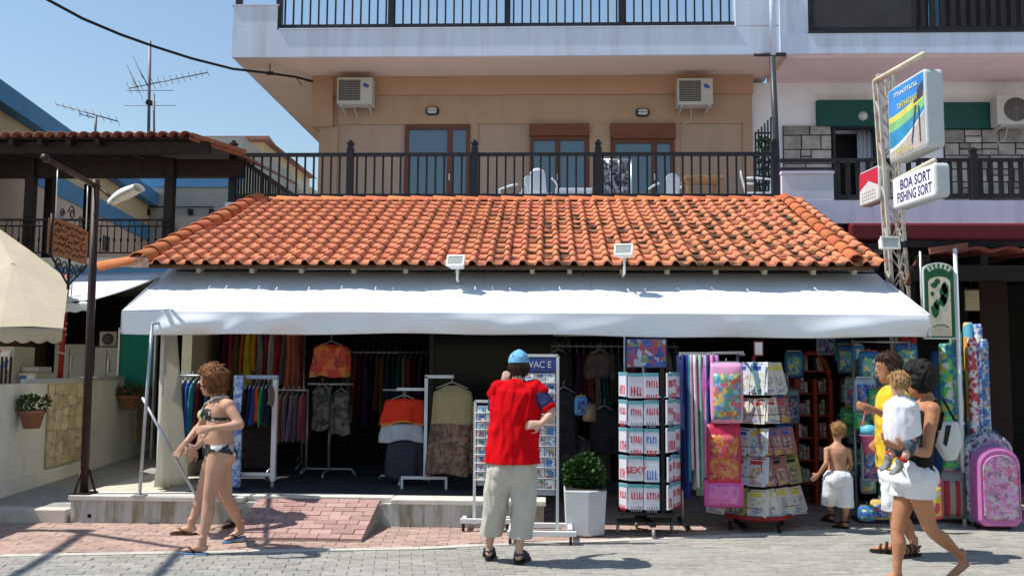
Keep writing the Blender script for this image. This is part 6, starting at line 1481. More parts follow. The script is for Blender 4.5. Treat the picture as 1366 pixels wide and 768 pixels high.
def f1(t, P, L, H, n, d):
    # P: s from far (left in view) to near (right in view)
    m_sky = M('sign_sky', (.05, .24, .62), .4, .25, 3); m_y = M('sign_yellow', (.62, .58, .12), .5); m_g = M('sign_green', (.2, .48, .22), .5, .2); m_s = M('sign_sea', (.04, .25, .45), .5, .2); m_w = M('sign_white', (.66, .68, .68), .4); m_gr = M('sign_sand', (.42, .38, .36), .5, .15); m_dk = M('sign_dark', (.05, .06, .09), .5)
    b = facepoly(t, P, [(.03, .03), (L - .03, .03), (L - .03, H - .03), (.03, H - .03)], .001, m_sky, 'face')
    curve = lambda f, g: [(.03 + (L - .06) * u, H * (f + g * (u ** 1.8))) for u in [i / 8 for i in range(9)]]
    def band(c0, c1, o, mat): facepoly(b, P, c0 + c1[::-1], o, mat)
    band(curve(.52, .12), curve(.60, .12), .0025, m_y); band(curve(.40, .14), curve(.52, .12), .0025, m_g); band(curve(.18, .30), curve(.40, .14), .0025, m_s); band(curve(.13, .33), curve(.18, .30), .0038, m_w)
    band([(.03 + (L - .06) * i / 8, .03) for i in range(9)], curve(.13, .33), .0025, m_gr)
    facepoly(b, P, [(L * .70, H * .62), (L - .04, H * .66), (L - .04, H * .86), (L * .82, H * .80)], .0038, m_dk)
    facepoly(b, P, [(L * .62, H * .12), (L * .66, H * .12), (L * .78, H * .58), (L * .74, H * .6)], .005, m_dk); facepoly(b, P, [(L * .84, H * .1), (L * .87, H * .1), (L * .86, H * .55), (L * .82, H * .57)], .005, m_dk)
    q = MB(); rn = random.Random(3)                       # small bold print, unreadable at this size: separate strokes
    for (s0, s1, z, hh, c) in ((.2, .8, .87, .05, 0), (.28, .78, .70, .075, 1), (.2, .62, .1, .085, 1)):
        q.cur = c; s = s0
        while s < s1:
            w = rn.uniform(.03, .05); q.hexa([P((s) * L, (z - hh / 2) * H, .006), P((s + w * .4) * L, (z - hh / 2) * H, .006), P((s + w * .4) * L, (z - hh / 2) * H, .007), P(s * L, (z - hh / 2) * H, .007), P(s * L, (z + hh / 2) * H, .006), P((s + w * .4) * L, (z + hh / 2) * H, .006), P((s + w * .4) * L, (z + hh / 2) * H, .007), P(s * L, (z + hh / 2) * H, .007)])
            z2 = z + rn.choice((-.4, 0, .4)) * hh; q.hexa([P(s * L, (z2 - .008) * H, .007), P((s + w) * L, (z2 - .008) * H, .007), P((s + w) * L, (z2 - .008) * H, .008), P(s * L, (z2 - .008) * H, .008), P(s * L, (z2 + .008) * H, .007), P((s + w) * L, (z2 + .008) * H, .007), P((s + w) * L, (z2 + .008) * H, .008), P(s * L, (z2 + .008) * H, .008)])
            s += w * 1.25
    tag(q.build('small_print', [m_w, m_y], b), kind='stuff')
boxsign('big box sign picturing blue sea and a beach on the pylon', ((1180, 122), (1232, 90), (1238, 192), (1190, 222)), 10.15, 9.35, .2, f1)
def f2(t, P, L, H, n, d):
    b = facepoly(t, P, [(.025, .025), (L - .025, .025), (L - .025, H - .025), (.025, H - .025)], .001, M('sign_face_white', (.7, .71, .74), .4), 'face')
    m_ink = M('sign_ink', (.02, .02, .14), .5)
    text('lettering', 'BOA SORT', .17 * H / .4, m_ink, P(L * .55, H * .68, .003), d, (0, 0, 1), b, .001, .003, sx=.82); text('lettering', 'FISHING SORT', .17 * H / .4, m_ink, P(L * .52, H * .30, .003), d, (0, 0, 1), b, .001, .003, sx=.70)
boxsign('white box sign lettered BOA SORT and FISHING SORT', ((1189, 242), (1246, 212), (1250, 258), (1192, 284)), 10.15, 9.3, .16, f2)
def f3(t, P, L, H, n, d):
    b = facepoly(t, P, [(.02, .02), (L - .02, .02), (L - .02, H - .02), (.02, H - .02)], .001, M('pack_white', (.62, .62, .62), .4), 'face')
    facepoly(b, P, [(.02, H * .45), (L * .5, H * .66), (L - .02, H * .45), (L - .02, H - .02), (.02, H - .02)], .0025, M('pack_red', (.5, .03, .06), .45))
    q = MB()
    for r in range(3):
        for k in range(7): q.hexa([P(L * (.16 + k * .1), H * (.12 + r * .1), .003), P(L * (.16 + k * .1) + .03, H * (.12 + r * .1), .003), P(L * (.16 + k * .1) + .03, H * (.12 + r * .1), .004), P(L * (.16 + k * .1), H * (.12 + r * .1), .004), P(L * (.16 + k * .1), H * (.17 + r * .1), .003), P(L * (.16 + k * .1) + .03, H * (.17 + r * .1), .003), P(L * (.16 + k * .1) + .03, H * (.17 + r * .1), .004), P(L * (.16 + k * .1), H * (.17 + r * .1), .004)])
    tag(q.build('small_print', M('pack_grey', (.3, .3, .3), .5), b), kind='stuff')
boxsign('small red and white box sign on the far side of the pylon', ((1146, 232), (1172, 219), (1173, 266), (1146, 278)), 10.9, 10.4, .14, f3)
floodlight(1183, 326, 9.98, 0, 'boxy white floodlight fixed to the lattice pylon', R(8), R(10), 1.05)
q = MB(); a = U(1190, 326, 10.1); q.tube([a, a + V(.1, .15, 0)], .02, 6); q.build('lamp_bracket', m_pyl, py)
# green arched sign on its pole
gs = thing('arched_green_sign', 'cream and green arched sign with vine leaves beside the awning', 'sign', loc=(U(1276, 690, 9.62).x, 9.65, 0))
YG = 9.6
gl, gr_ = U(1234, 452, YG).x, U(1276, 452, YG).x; gzb = U(1255, 452, YG).z; gzt = U(1255, 350, YG).z; gw_ = gr_ - gl; gc = (gl + gr_) / 2
def archp(k, wsc, top, bot): 
    ww = gw_ / 2 * wsc; zc = top - ww * .55; return [V(gc - ww, YG, bot)] + [V(gc - ww * math.cos(math.pi * i / 12), YG, zc + ww * .55 * math.sin(math.pi * i / 12)) for i in range(13)] + [V(gc + ww, YG, bot)]
q = MB(); q.prism(archp(0, 1, gzt, gzb), (0, .06, 0)); bd_ = q.build('panel', m_wmetal, gs)
q = MB(); q.prism([p + V(0, -.001, 0) for p in archp(0, .94, gzt - .015, gzb + .015)], (0, -.004, 0)); q.build('green_border', M('sign_dgreen', (.015, .10, .045), .5), bd_)
q = MB(); q.prism([p + V(0, -.006, 0) for p in archp(0, .70, gzt - .15, gzb + .03)], (0, -.003, 0)); q.build('cream_field', M('sign_cream', (.62, .55, .42), .6), bd_)
zc = gzt - .015 - gw_ / 2 * .94 * .55
for i in range(6):
    an = R(38 + 104 * (5 - i) / 5); rx, rz_ = gw_ / 2 * .82, gw_ / 2 * .55 * 1.08; p = V(gc + rx * math.cos(an), YG - .0075, zc - .035 + rz_ * math.sin(an)); q = MB(); q.cbox(p, .022, .004, .05, Matrix.Rotation(-(an - math.pi / 2) * .7, 3, 'Y')); q.cbox(p + V(.008 if i % 2 else -.004, -.001, (.018, -.018, 0)[i % 3]), .03, .004, .012, Matrix.Rotation(-(an - math.pi / 2) * .7, 3, 'Y')); q.build('letter', M('sign_letter', (.55, .58, .5), .5), bd_)
rnd = random.Random(12)
for (dx, dz, sx, sz) in ((.045, .47, .045, .105), (.03, .40, .04, .06), (-.05, .30, .042, .075), (-.03, .36, .03, .05), (-.055, .56, .035, .03), (-.02, .60, .03, .03), (-.075, .47, .02, .025), (.055, .53, .035, .06)):
    q = MB(); q.prism([V(gc + dx + sx * math.cos(an) * (1 + .15 * math.sin(5 * an)), YG - .0095, gzb + dz + sz * math.sin(an) * (1 + .15 * math.cos(4 * an))) for an in [2 * math.pi * i / 14 for i in range(14)]], (0, -.0025, 0)); q.build('leaf_emblem', MATS['sign_dgreen'], bd_)
q = MB(); q.tube([V(gc - .08, YG - .01, gzb + .12), V(gc - .03, YG - .01, gzb + .15), V(gc, YG - .01, gzb + .14), V(gc + .03, YG - .01, gzb + .15), V(gc + .08, YG - .01, gzb + .12)], .006, 5); q.build('scroll_line', MATS['sign_dgreen'], bd_)
q = MB(); x = gr_ + .03; q.tube([(x, YG + .03, 0), (x, YG + .03, gzt + .15)], .022, 8); q.build('pole', m_wmetal, gs)
q = MB(); x = gl - .01; q.tube([(x, YG + .03, gzb + .3), (x, YG + .03, gzt + .12)], .012, 6); q.build('side_rod', m_alu, gs)
for z in (gzb + .1, gzt - .2): q = MB(); q.tube([(gr_ - .01, YG + .03, z), (gr_ + .03, YG + .03, z)], .012, 6); q.build('clamp', m_alu, gs)

# ------------------------------------------------------------------ more stock deep in the sales room
DEEP = [('wine', (.10, .012, .02)), ('teal', (.02, .09, .10)), ('mustard', (.16, .10, .015)), ('violet', (.07, .03, .11)), ('white', (.22, .21, .2)), ('denim', (.03, .05, .11)), ('black', (.012, .012, .013)), ('coral', (.2, .05, .035)), ('olive', (.05, .05, .02)), ('pink', (.2, .05, .09))]
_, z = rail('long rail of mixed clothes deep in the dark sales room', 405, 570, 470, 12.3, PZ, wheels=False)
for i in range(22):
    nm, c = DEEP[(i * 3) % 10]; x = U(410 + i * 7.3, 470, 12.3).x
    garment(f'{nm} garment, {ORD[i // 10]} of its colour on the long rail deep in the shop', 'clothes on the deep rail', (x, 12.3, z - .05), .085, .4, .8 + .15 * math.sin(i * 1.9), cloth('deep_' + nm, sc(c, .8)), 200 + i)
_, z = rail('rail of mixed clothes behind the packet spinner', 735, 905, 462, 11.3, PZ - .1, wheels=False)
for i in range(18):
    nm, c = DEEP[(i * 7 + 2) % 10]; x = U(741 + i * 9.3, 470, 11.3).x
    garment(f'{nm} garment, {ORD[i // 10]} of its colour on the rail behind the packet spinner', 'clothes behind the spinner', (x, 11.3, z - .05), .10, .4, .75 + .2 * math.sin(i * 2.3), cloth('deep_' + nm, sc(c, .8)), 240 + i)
for i, (px, py, w, h, k) in enumerate(((1030, 500, 20, 40, 2), (1048, 470, 22, 32, 0), (1118, 462, 24, 34, 0), (1128, 505, 20, 36, 2), (1122, 545, 18, 22, 1), (1046, 520, 18, 44, 2), (1036, 565, 20, 40, 0), (1090, 450, 22, 22, 2), (1133, 470, 18, 30, 1))):
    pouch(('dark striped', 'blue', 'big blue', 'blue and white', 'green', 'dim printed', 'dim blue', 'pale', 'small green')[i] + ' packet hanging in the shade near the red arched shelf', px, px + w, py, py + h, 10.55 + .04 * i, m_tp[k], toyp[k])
q = MB(); hr = thing('shade_rail', 'ceiling rail carrying packets near the red arched shelf', 'rail', loc=(U(1090, 445, 10.7).x, 10.7, 2.1)); q.tube([U(1025, 446, 10.7), U(1160, 446, 10.7)], .012, 6); q.build('bar', m_chrome, hr); q = MB(); q.tube([U(1090, 446, 10.7), V(U(1090, 446, 10.7).x, 10.7, 2.72)], .008, 5); q.build('drop_rod', m_chrome, hr)

for i in range(16):
    px = 1138 + (i * 37) % 62; py = 462 + (i * 53) % 200; w = 13 + (i * 7) % 9; h = 18 + (i * 11) % 18; k = (i * 2) % 3
    pouch(f'{("blue", "green", "pale")[k]} toy packet, {ORD[i // 3 if i < 16 else 0]} of its colour on the toy frame', px, px + w, py, py + h, 9.78 - .012 * (i % 5), m_tp[k], toyp[(k + i) % 3])
for i in range(12):
    px = 1112 + (i * 29) % 34; py = 452 + (i * 47) % 180
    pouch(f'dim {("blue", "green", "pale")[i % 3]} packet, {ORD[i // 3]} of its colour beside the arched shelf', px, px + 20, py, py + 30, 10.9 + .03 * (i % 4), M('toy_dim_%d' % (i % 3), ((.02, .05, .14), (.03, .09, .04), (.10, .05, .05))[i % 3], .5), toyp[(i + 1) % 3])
# ================================================================== people
def ring_loft(mb, nodes, side, n=14):
    """closed tube of elliptical rings; nodes = (position, half width along side, half depth)"""
    pts = [Vector(p) for p, a, b in nodes]; side = Vector(side); rings = []
    for i, (p, a, b) in enumerate(nodes):
        t = pts[min(i + 1, len(pts) - 1)] - pts[max(i - 1, 0)]
        t = t.normalized(); x = side - t * side.dot(t)
        x = x.normalized() if x.length > 1e-4 else t.orthogonal().normalized()
        y = t.cross(x); rings.append([Vector(p) + x * a * math.cos(2 * math.pi * k / n) + y * b * math.sin(2 * math.pi * k / n) for k in range(n)])
    t0 = (pts[0] - pts[1]).normalized() * min(nodes[0][1], nodes[0][2]) * .6; t1 = (pts[-1] - pts[-2]).normalized() * min(nodes[-1][1], nodes[-1][2]) * .6
    vs = [v for r in rings for v in r] + [pts[0] + t0, pts[-1] + t1]; N = len(vs)
    fs = [(i * n + k, i * n + (k + 1) % n, (i + 1) * n + (k + 1) % n, (i + 1) * n + k) for i in range(len(rings) - 1) for k in range(n)]
    fs += [(N - 2, (k + 1) % n, k) for k in range(n)] + [(N - 1, (len(rings) - 1) * n + k, (len(rings) - 1) * n + (k + 1) % n) for k in range(n)]
    mb.add(vs, fs)
def ball(mb, c, rx, ry=None, rz=None, frame=None, n=12):
    ry = ry or rx; rz = rz or rx; fr = frame or (V(1, 0, 0), V(0, 1, 0), V(0, 0, 1)); c = Vector(c); vs = []; m = 8
    for j in range(1, m):
        th = math.pi * j / m
        for k in range(n):
            ph = 2 * math.pi * k / n; vs.append(c + fr[0] * rx * math.sin(th) * math.cos(ph) + fr[1] * ry * math.sin(th) * math.sin(ph) + fr[2] * rz * math.cos(th))
    vs += [c + fr[2] * rz, c - fr[2] * rz]; T, B_ = len(vs) - 2, len(vs) - 1
    fs = [(j * n + k, j * n + (k + 1) % n, (j + 1) * n + (k + 1) % n, (j + 1) * n + k) for j in range(m - 2) for k in range(n)]
    fs += [(T, (k + 1) % n, k) for k in range(n)] + [(B_, (m - 2) * n + k, (m - 2) * n + (k + 1) % n) for k in range(n)]
    mb.add(vs, fs)
def fuse(mb, voxel, smooth=6, wr=0., wf=14., stretch=(1, 1, .45), seed=0):
    """join all closed pieces into one continuous skin"""
    me = mb.mesh('tmp', []); b = bmesh.new(); b.from_mesh(me); bmesh.ops.recalc_face_normals(b, faces=b.faces); b.to_mesh(me); b.free()
    o = bpy.data.objects.new('tmp', me)
    r = o.modifiers.new('r', 'REMESH'); r.mode = 'VOXEL'; r.voxel_size = voxel
    s = o.modifiers.new('s', 'SMOOTH'); s.iterations = smooth; s.factor = .5
    out = bake(o); bpy.data.meshes.remove(me)
    if wr:
        sv = V(seed * 3.1, seed, 0)
        nn = [v.normal.copy() for v in out.vertices]
        for v, n_ in zip(out.vertices, nn):
            c = V(v.co.x * stretch[0], v.co.y * stretch[1], v.co.z * stretch[2]) * wf + sv
            v.co += n_ * (wr * (.75 - 1.6 * abs(noise.noise(c)) + .45 * noise.noise(c * 2.1)))
    out.polygons.foreach_set('use_smooth', [True] * len(out.polygons)); out.update(); return out
def shell(me, name, mat, parent, weight, off, nz=0., nf=30., near=None):
    """cloth or hair lying on the skin: the faces where weight(co) > 0, lifted by off * weight; near = (centre, radius) to look in"""
    n = len(me.vertices); co = np.empty(n * 3); me.vertices.foreach_get('co', co); co = co.reshape(-1, 3)
    w = np.zeros(n); c, r = near
    cand = np.nonzero(((co - np.array(c)) ** 2).sum(1) < r * r)[0]
    for i in cand.tolist(): v = me.vertices[i]; w[i] = weight(v.co, v.normal)
    nl = len(me.loops); lv = np.empty(nl, int); me.loops.foreach_get('vertex_index', lv)
    npol = len(me.polygons); ls = np.empty(npol, int); me.polygons.foreach_get('loop_start', ls); lt = np.empty(npol, int); me.polygons.foreach_get('loop_total', lt)
    ok = np.minimum.reduceat(w[lv] > 0, ls); idx = {}; vs = []; fs = []
    for p in np.nonzero(ok)[0].tolist():
        f = []
        for i in lv[ls[p]:ls[p] + lt[p]].tolist():
            if i not in idx:
                idx[i] = len(vs); v = me.vertices[i]; k = min(1, w[i]); d = off * k
                if nz: d += nz * k * (noise.noise(v.co * nf) + .6 * noise.noise(v.co * nf * 2.3))
                vs.append(v.co + v.normal * d)
            f.append(idx[i])
        fs.append(f)
    m = bpy.data.meshes.new(name); m.from_pydata(vs, [], fs); m.materials.append(mat); m.polygons.foreach_set('use_smooth', [True] * len(fs)); m.update()
    return obj(name, m, parent)
def cut(me, p, nrm_, thick=.006):
    """open hem: remove everything beyond the plane"""
    b = bmesh.new(); b.from_mesh(me); bmesh.ops.bisect_plane(b, geom=b.verts[:] + b.edges[:] + b.faces[:], plane_co=p, plane_no=nrm_, clear_outer=True); b.to_mesh(me); b.free(); return me
def sm(a, b, x): t = max(0, min(1, (x - a) / (b - a))); return t * t * (3 - 2 * t)
def hand(mb, wr, d, pn, k=1., curl=.5, thumb=1, spread=.0):
    """palm, four unequal fingers with two bends and a thumb leaving the palm's side; d = direction, pn = palm normal (curl goes that way)"""
    d = Vector(d).normalized(); pn = (Vector(pn) - d * Vector(pn).dot(d)).normalized(); s = d.cross(pn).normalized(); wr = Vector(wr)
    ring_loft(mb, [(wr - d * .02 * k, .026 * k, .02 * k), (wr + d * .02 * k, .032 * k, .018 * k), (wr + d * .06 * k, .04 * k, .016 * k), (wr + d * .088 * k, .039 * k, .013 * k)], s, 10)
    for i, (o, L) in enumerate(((-.029, .066), (-.010, .078), (.010, .074), (.028, .058))):
        p = wr + d * .082 * k + s * o * k; dd = d + s * o * (2 + spread * 8); pts = [p - d * .012 * k, p]
        for j in range(3):
            an = curl * (.45 + .55 * j); di = (dd.normalized() * math.cos(an) + pn * math.sin(an)).normalized(); pts.append(pts[-1] + di * L * k * (.42, .32, .26)[j])
        r = .0092 * k; ring_loft(mb, [(q_, r * f, r * f) for q_, f in zip(pts, (1, 1, .98, .9, .75))], s, 8)
    p = wr + d * .025 * k - s * thumb * .03 * k; t1 = p + (d * .6 - s * thumb * .75 + pn * .3) * .035 * k; t2 = t1 + (d * .9 - s * thumb * .25 + pn * .45) * .03 * k; t3 = t2 + (d * .9 + pn * .5 + s * thumb * .1) * .022 * k
    ring_loft(mb, [(p, .014 * k, .014 * k), (t1, .0115 * k, .0115 * k), (t2, .0105 * k, .0105 * k), (t3, .008 * k, .008 * k)], s, 8)
def foot(mb, ank, heel, toe, k=1.):
    """heel and toe are points on the ground line of the sole"""
    heel, toe, ank = Vector(heel), Vector(toe), Vector(ank); d = (toe - heel); L = d.length; d.normalize(); s = d.cross(V(0, 0, 1)).normalized(); u = s.cross(d)
    ring_loft(mb, [(heel + u * .035 * k + d * .005, .026 * k, .026 * k), (heel + d * L * .2 + u * .042 * k, .031 * k, .036 * k), (heel + d * L * .45 + u * .034 * k, .034 * k, .03 * k), (heel + d * L * .7 + u * .022 * k, .042 * k, .02 * k), (heel + d * L * .9 + u * .014 * k, .04 * k, .013 * k), (toe + u * .012 * k, .028 * k, .010 * k)], s, 12)
    ring_loft(mb, [(ank + V(0, 0, .05), .036 * k, .036 * k), (ank, .034 * k, .036 * k), (heel + d * L * .25 + u * .04 * k, .03 * k, .036 * k)], s, 12)
def limb(mb, pts, side): ring_loft(mb, pts, side)
def head(mb, H, face, up, k=1.):
    f = Vector(face).normalized(); u = Vector(up); u = (u - f * u.dot(f)).normalized(); s = f.cross(u).normalized()
    prof_ = [(-.112, .030, .032, .058), (-.095, .046, .048, .042), (-.07, .056, .068, .024), (-.035, .064, .083, .010), (0, .071, .093, .0), (.04, .076, .099, -.006), (.075, .071, .092, -.010), (.102, .054, .070, -.012), (.118, .03, .04, -.014)]
    ring_loft(mb, [(H + u * z * k + f * o * k, a * k, b * k) for z, a, b, o in prof_], s, 18)
    ring_loft(mb, [(H + u * .012 * k + f * .088 * k, .009 * k, .009 * k), (H - u * .018 * k + f * .102 * k, .012 * k, .012 * k), (H - u * .034 * k + f * .094 * k, .015 * k, .010 * k)], s, 8)      # nose
    ball(mb, H + u * .028 * k + f * .082 * k, .05 * k, .014 * k, .012 * k, (s, f, u), 10)          # brow
    ball(mb, H - u * .062 * k + f * .086 * k, .022 * k, .012 * k, .009 * k, (s, f, u), 10)          # lips
    for sg in (-1, 1): ball(mb, H - u * .008 * k + s * sg * .074 * k - f * .012 * k, .010 * k, .020 * k, .032 * k, (s, f, u), 10)   # ears
    return f, u, s
def face_bits(t, H, f, u, s, k=1.):
    for sg in (-1, 1):
        c = H + u * .008 * k + f * .079 * k + s * sg * .031 * k; q = MB(); q.sm = True; ball(q, c, .012 * k, .009 * k, .007 * k, (s, f, u), 8); e = q.build('eye', M('eye_white', (.6, .58, .55), .3), t)
        q = MB(); q.sm = True; ball(q, c + f * .006 * k, .0055 * k, .004 * k, .006 * k, (s, f, u), 8); q.build('iris', M('eye_dark', (.03, .018, .012), .2), e)
        q = MB(); ball(q, c + u * .018 * k + f * .009 * k, .017 * k, .004 * k, .004 * k, (s, f, u), 8); q.build('eyebrow', M('brow_hair', (.06, .035, .02), .8), t)
    q = MB(); q.sm = True; ball(q, H - u * .062 * k + f * .091 * k, .021 * k, .009 * k, .007 * k, (s, f, u), 10); q.build('mouth', M('lip', (.33, .12, .10), .5), t)
def body(J, fwd, up=(0, 0, 1), k=1., fem=False, hipw=.165, waist=.13, chest=.155, belly=0., kl=1., ka=1., voxel=.0085, hk=1., handspec=None, neckr=.05):
    """J: dict of joint positions; returns the fused mesh and head frame"""
    mb = MB(); P, N, H = J['pelvis'], J['neck'], J['head']; fwd = Vector(fwd).normalized()
    sv = (J['shR'] - J['shL']); sv.z *= .3; sv.normalize(); hv = (J['hipR'] - J['hipL']); hv.z = 0; hv.normalize()
    ax = (N - P); up_ = ax.normalized()
    at = lambda f, o=0.: P + ax * f + fwd * o
    ring_loft(mb, [(P - up_ * .11 * k, .075 * k, .075 * k), (P - up_ * .05 * k, hipw * .95 * k, .11 * k), (P + up_ * .02 * k, hipw * k, .118 * k), (at(.24, belly * .5), (hipw * .45 + waist * .55) * k, (.108 + belly * .6) * k), (at(.40, belly * .4), waist * k, (.1 + belly * .5) * k), (at(.58), (waist + chest) / 2 * k, .108 * k), (at(.74), chest * k, .118 * k), (at(.88), chest * .98 * k, .10 * k), (at(.97), chest * .62 * k, .07 * k), (at(1.03), neckr * 1.25 * k, neckr * 1.2 * k)], sv * .6 + hv * .4, 20)
    hu = (H - N).normalized()
    ring_loft(mb, [(N - hu * .03 * k, neckr * 1.15 * k, neckr * 1.1 * k), (N + hu * .03 * k, neckr * k, neckr * k), (N.lerp(H, .6), neckr * .95 * k, neckr * .98 * k), (H, neckr * .8 * k, neckr * .9 * k)], sv, 14)
    f, u, s = head(mb, H, J['face'], J.get('hup', (H - N) * .4 + V(0, 0, .2)), hk)
    for sd in 'LR':
        S_, E_, W_ = J['sh' + sd], J['el' + sd], J['wr' + sd]; r = k * ka
        ball(mb, S_, .058 * r, n=12)
        ring_loft(mb, [(at(.9).lerp(S_, .45), .06 * r, .06 * r), (S_, .056 * r, .058 * r), (S_.lerp(E_, .35), .047 * r, .050 * r), (S_.lerp(E_, .75), .041 * r, .042 * r), (E_, .037 * r, .038 * r)], fwd, 12)
        ring_loft(mb, [(E_ - (W_ - E_).normalized() * .015, .034 * r, .035 * r), (E_.lerp(W_, .25), .041 * r, .039 * r), (E_.lerp(W_, .6), .034 * r, .031 * r), (W_, .025 * r, .023 * r)], fwd, 12)
        hs = (handspec or {}).get(sd, {})
        hand(mb, W_, hs.get('d', W_ - E_), hs.get('n', -sv if sd == 'R' else sv), k * hs.get('k', 1.), hs.get('curl', .55), hs.get('thumb', 1))
        Hp, Kn, An = J['hip' + sd], J['kn' + sd], J['an' + sd]; r = k * kl
        ring_loft(mb, [(Hp + V(0, 0, .06), .078 * r, .085 * r), (Hp - V(0, 0, .03), .088 * r, .098 * r), (Hp.lerp(Kn, .3), .082 * r, .09 * r), (Hp.lerp(Kn, .7), .064 * r, .068 * r), (Kn, .052 * r, .055 * r)], hv, 14)
        bk = (fwd * -.012)
        ring_loft(mb, [(Kn + (Hp - Kn).normalized() * .03, .052 * r, .054 * r), (Kn.lerp(An, .12), .049 * r, .052 * r), (Kn.lerp(An, .32) + bk, .052 * r, .058 * r), (Kn.lerp(An, .6) + bk * .5, .042 * r, .045 * r), (Kn.lerp(An, .88), .031 * r, .034 * r), (An, .033 * r, .036 * r)], hv, 14)
        foot(mb, An, J['he' + sd], J['to' + sd], k * kl)
        if fem:
            ball(mb, at(.70) + fwd * .085 * k + sv * (.075 if sd == 'R' else -.075) * k, .068 * k, .062 * k, .066 * k)
            ball(mb, P - up_ * .045 * k - fwd * .065 * k + hv * (.075 if sd == 'R' else -.075) * k, .09 * k, .085 * k, .095 * k)
        else: ball(mb, P - up_ * .045 * k - fwd * .05 * k + hv * (.07 if sd == 'R' else -.07) * k, .085 * k, .08 * k, .09 * k)
    return fuse(mb, voxel, 7), (H, f, u, s)
def hairw(hd, low=-.06, front=.035, fr_top=.055, k=1., back=.0):
    H, f, u, s = hd
    def w(co, n):
        d = co - H; fu, uu, ss = d.dot(f) / k, d.dot(u) / k, d.dot(s) / k
        if d.length > .17 * k: return 0
        line = fr_top if fu > front else (low if fu < -.005 else low + (fr_top - low) * ((fu + .005) / (front + .005)))
        return max(0, min(1, (uu - line) / .03))
    return w
def strands(ho, hd, n, L, seed=1, lift=.008, top=9.):
    """loose tufts that break up the hair's outline"""
    H, f, u, s = hd; me = ho.data; rnd = random.Random(seed); q = MB(); P_ = me.polygons
    for _ in range(n):
        p = P_[rnd.randrange(len(P_))]; c, nn = p.center.copy(), p.normal.copy()
        if (c - H).dot(u) > top: continue
        d = -u * .9 - f * .35 + V(rnd.uniform(-1, 1), rnd.uniform(-1, 1), rnd.uniform(-1, 1)) * .55; d = (d - nn * d.dot(nn)).normalized(); l = L * rnd.uniform(.6, 1.2)
        q.tube([c - nn * .004, c + d * l * .45 + nn * lift * rnd.uniform(.5, 1.3), c + d * l + nn * rnd.uniform(-.004, lift)], [.0042, .0036, .0008], 4, False)
    return tag(q.build('hair_strands', me.materials[0], ho, recalc=False), kind='stuff')
def sandal(t, heel, toe, mat, kind='flip', k=1.):
    heel, toe = Vector(heel), Vector(toe); d = toe - heel; L = d.length; d.normalize(); s = d.cross(V(0, 0, 1)).normalized(); u = s.cross(d); q = MB()
    ol = [(-.012, .0), (-.004, .024), (L * .25, .033), (L * .5, .034), (L * .75, .047), (L * .95, .042), (L + .018, .02)]
    pts = [heel + d * a + s * b * k for a, b in ol] + [heel + d * a - s * b * k for a, b in ol[::-1]]
    q.prism([p - u * .016 for p in pts], u * .018); bevel(q.build('sandal_sole', mat[0], t), .004)
    q = MB()
    if kind == 'flip':
        for sg in (-1, 1): q.tube([heel + d * L * .84 + u * .03 * k, heel + d * L * .62 + s * sg * .03 * k + u * .046 * k, heel + d * L * .42 + s * sg * .037 * k + u * .004], .0075, 6)
    else:
        for a, h in ((.70, .043), (.5, .066), (.3, .075)): q.tube([heel + d * L * a + s * .042 * k + u * .002, heel + d * L * a + s * .034 * k + u * h * .8 * k, heel + d * L * a + u * h * 1.06 * k, heel + d * L * a - s * .034 * k + u * h * .8 * k, heel + d * L * a - s * .042 * k + u * .002], .011, 6)
        q.tube([heel + d * L * .3 + s * .036 * k + u * .05, heel - d * .022 + u * .06, heel + d * L * .3 - s * .036 * k + u * .05], .010, 6)
    q.build('sandal_strap', mat[1], t)
def person(label, J, skin, group=None):
    return thing('person', label, 'person', group, loc=V(J['pelvis'].x, J['pelvis'].y, 0))
m_skinA = M('skin_tan', (.48, .27, .185), .52, .14, 5, .08, 140, sss=.05); m_skinB = M('skin_fair_tan', (.50, .30, .21), .52, .14, 5, .08, 140, sss=.05)
m_skinC = M('skin_brown_tan', (.42, .195, .105), .5, .14, 5, .08, 140, sss=.05); m_skinD = M('skin_fair', (.52, .33, .25), .5, .05, 8, .05, 90, sss=.06)
def hair_mat(nm, c): return M('hair_' + nm, c, .55, .45, 60, .6, 120, stretch=(1, 1, .3))
m_bk = M('black_rubber', (.012, .012, .014), .7); m_bl = M('blue_flip', (.12, .25, .42), .6); m_brl = M('brown_leather', (.06, .035, .02), .6)
def gp_(px, py): return G(px, py)
def dropz(p): p = Vector(p); return p

def walker(px, dx=0., dy=0.): pass
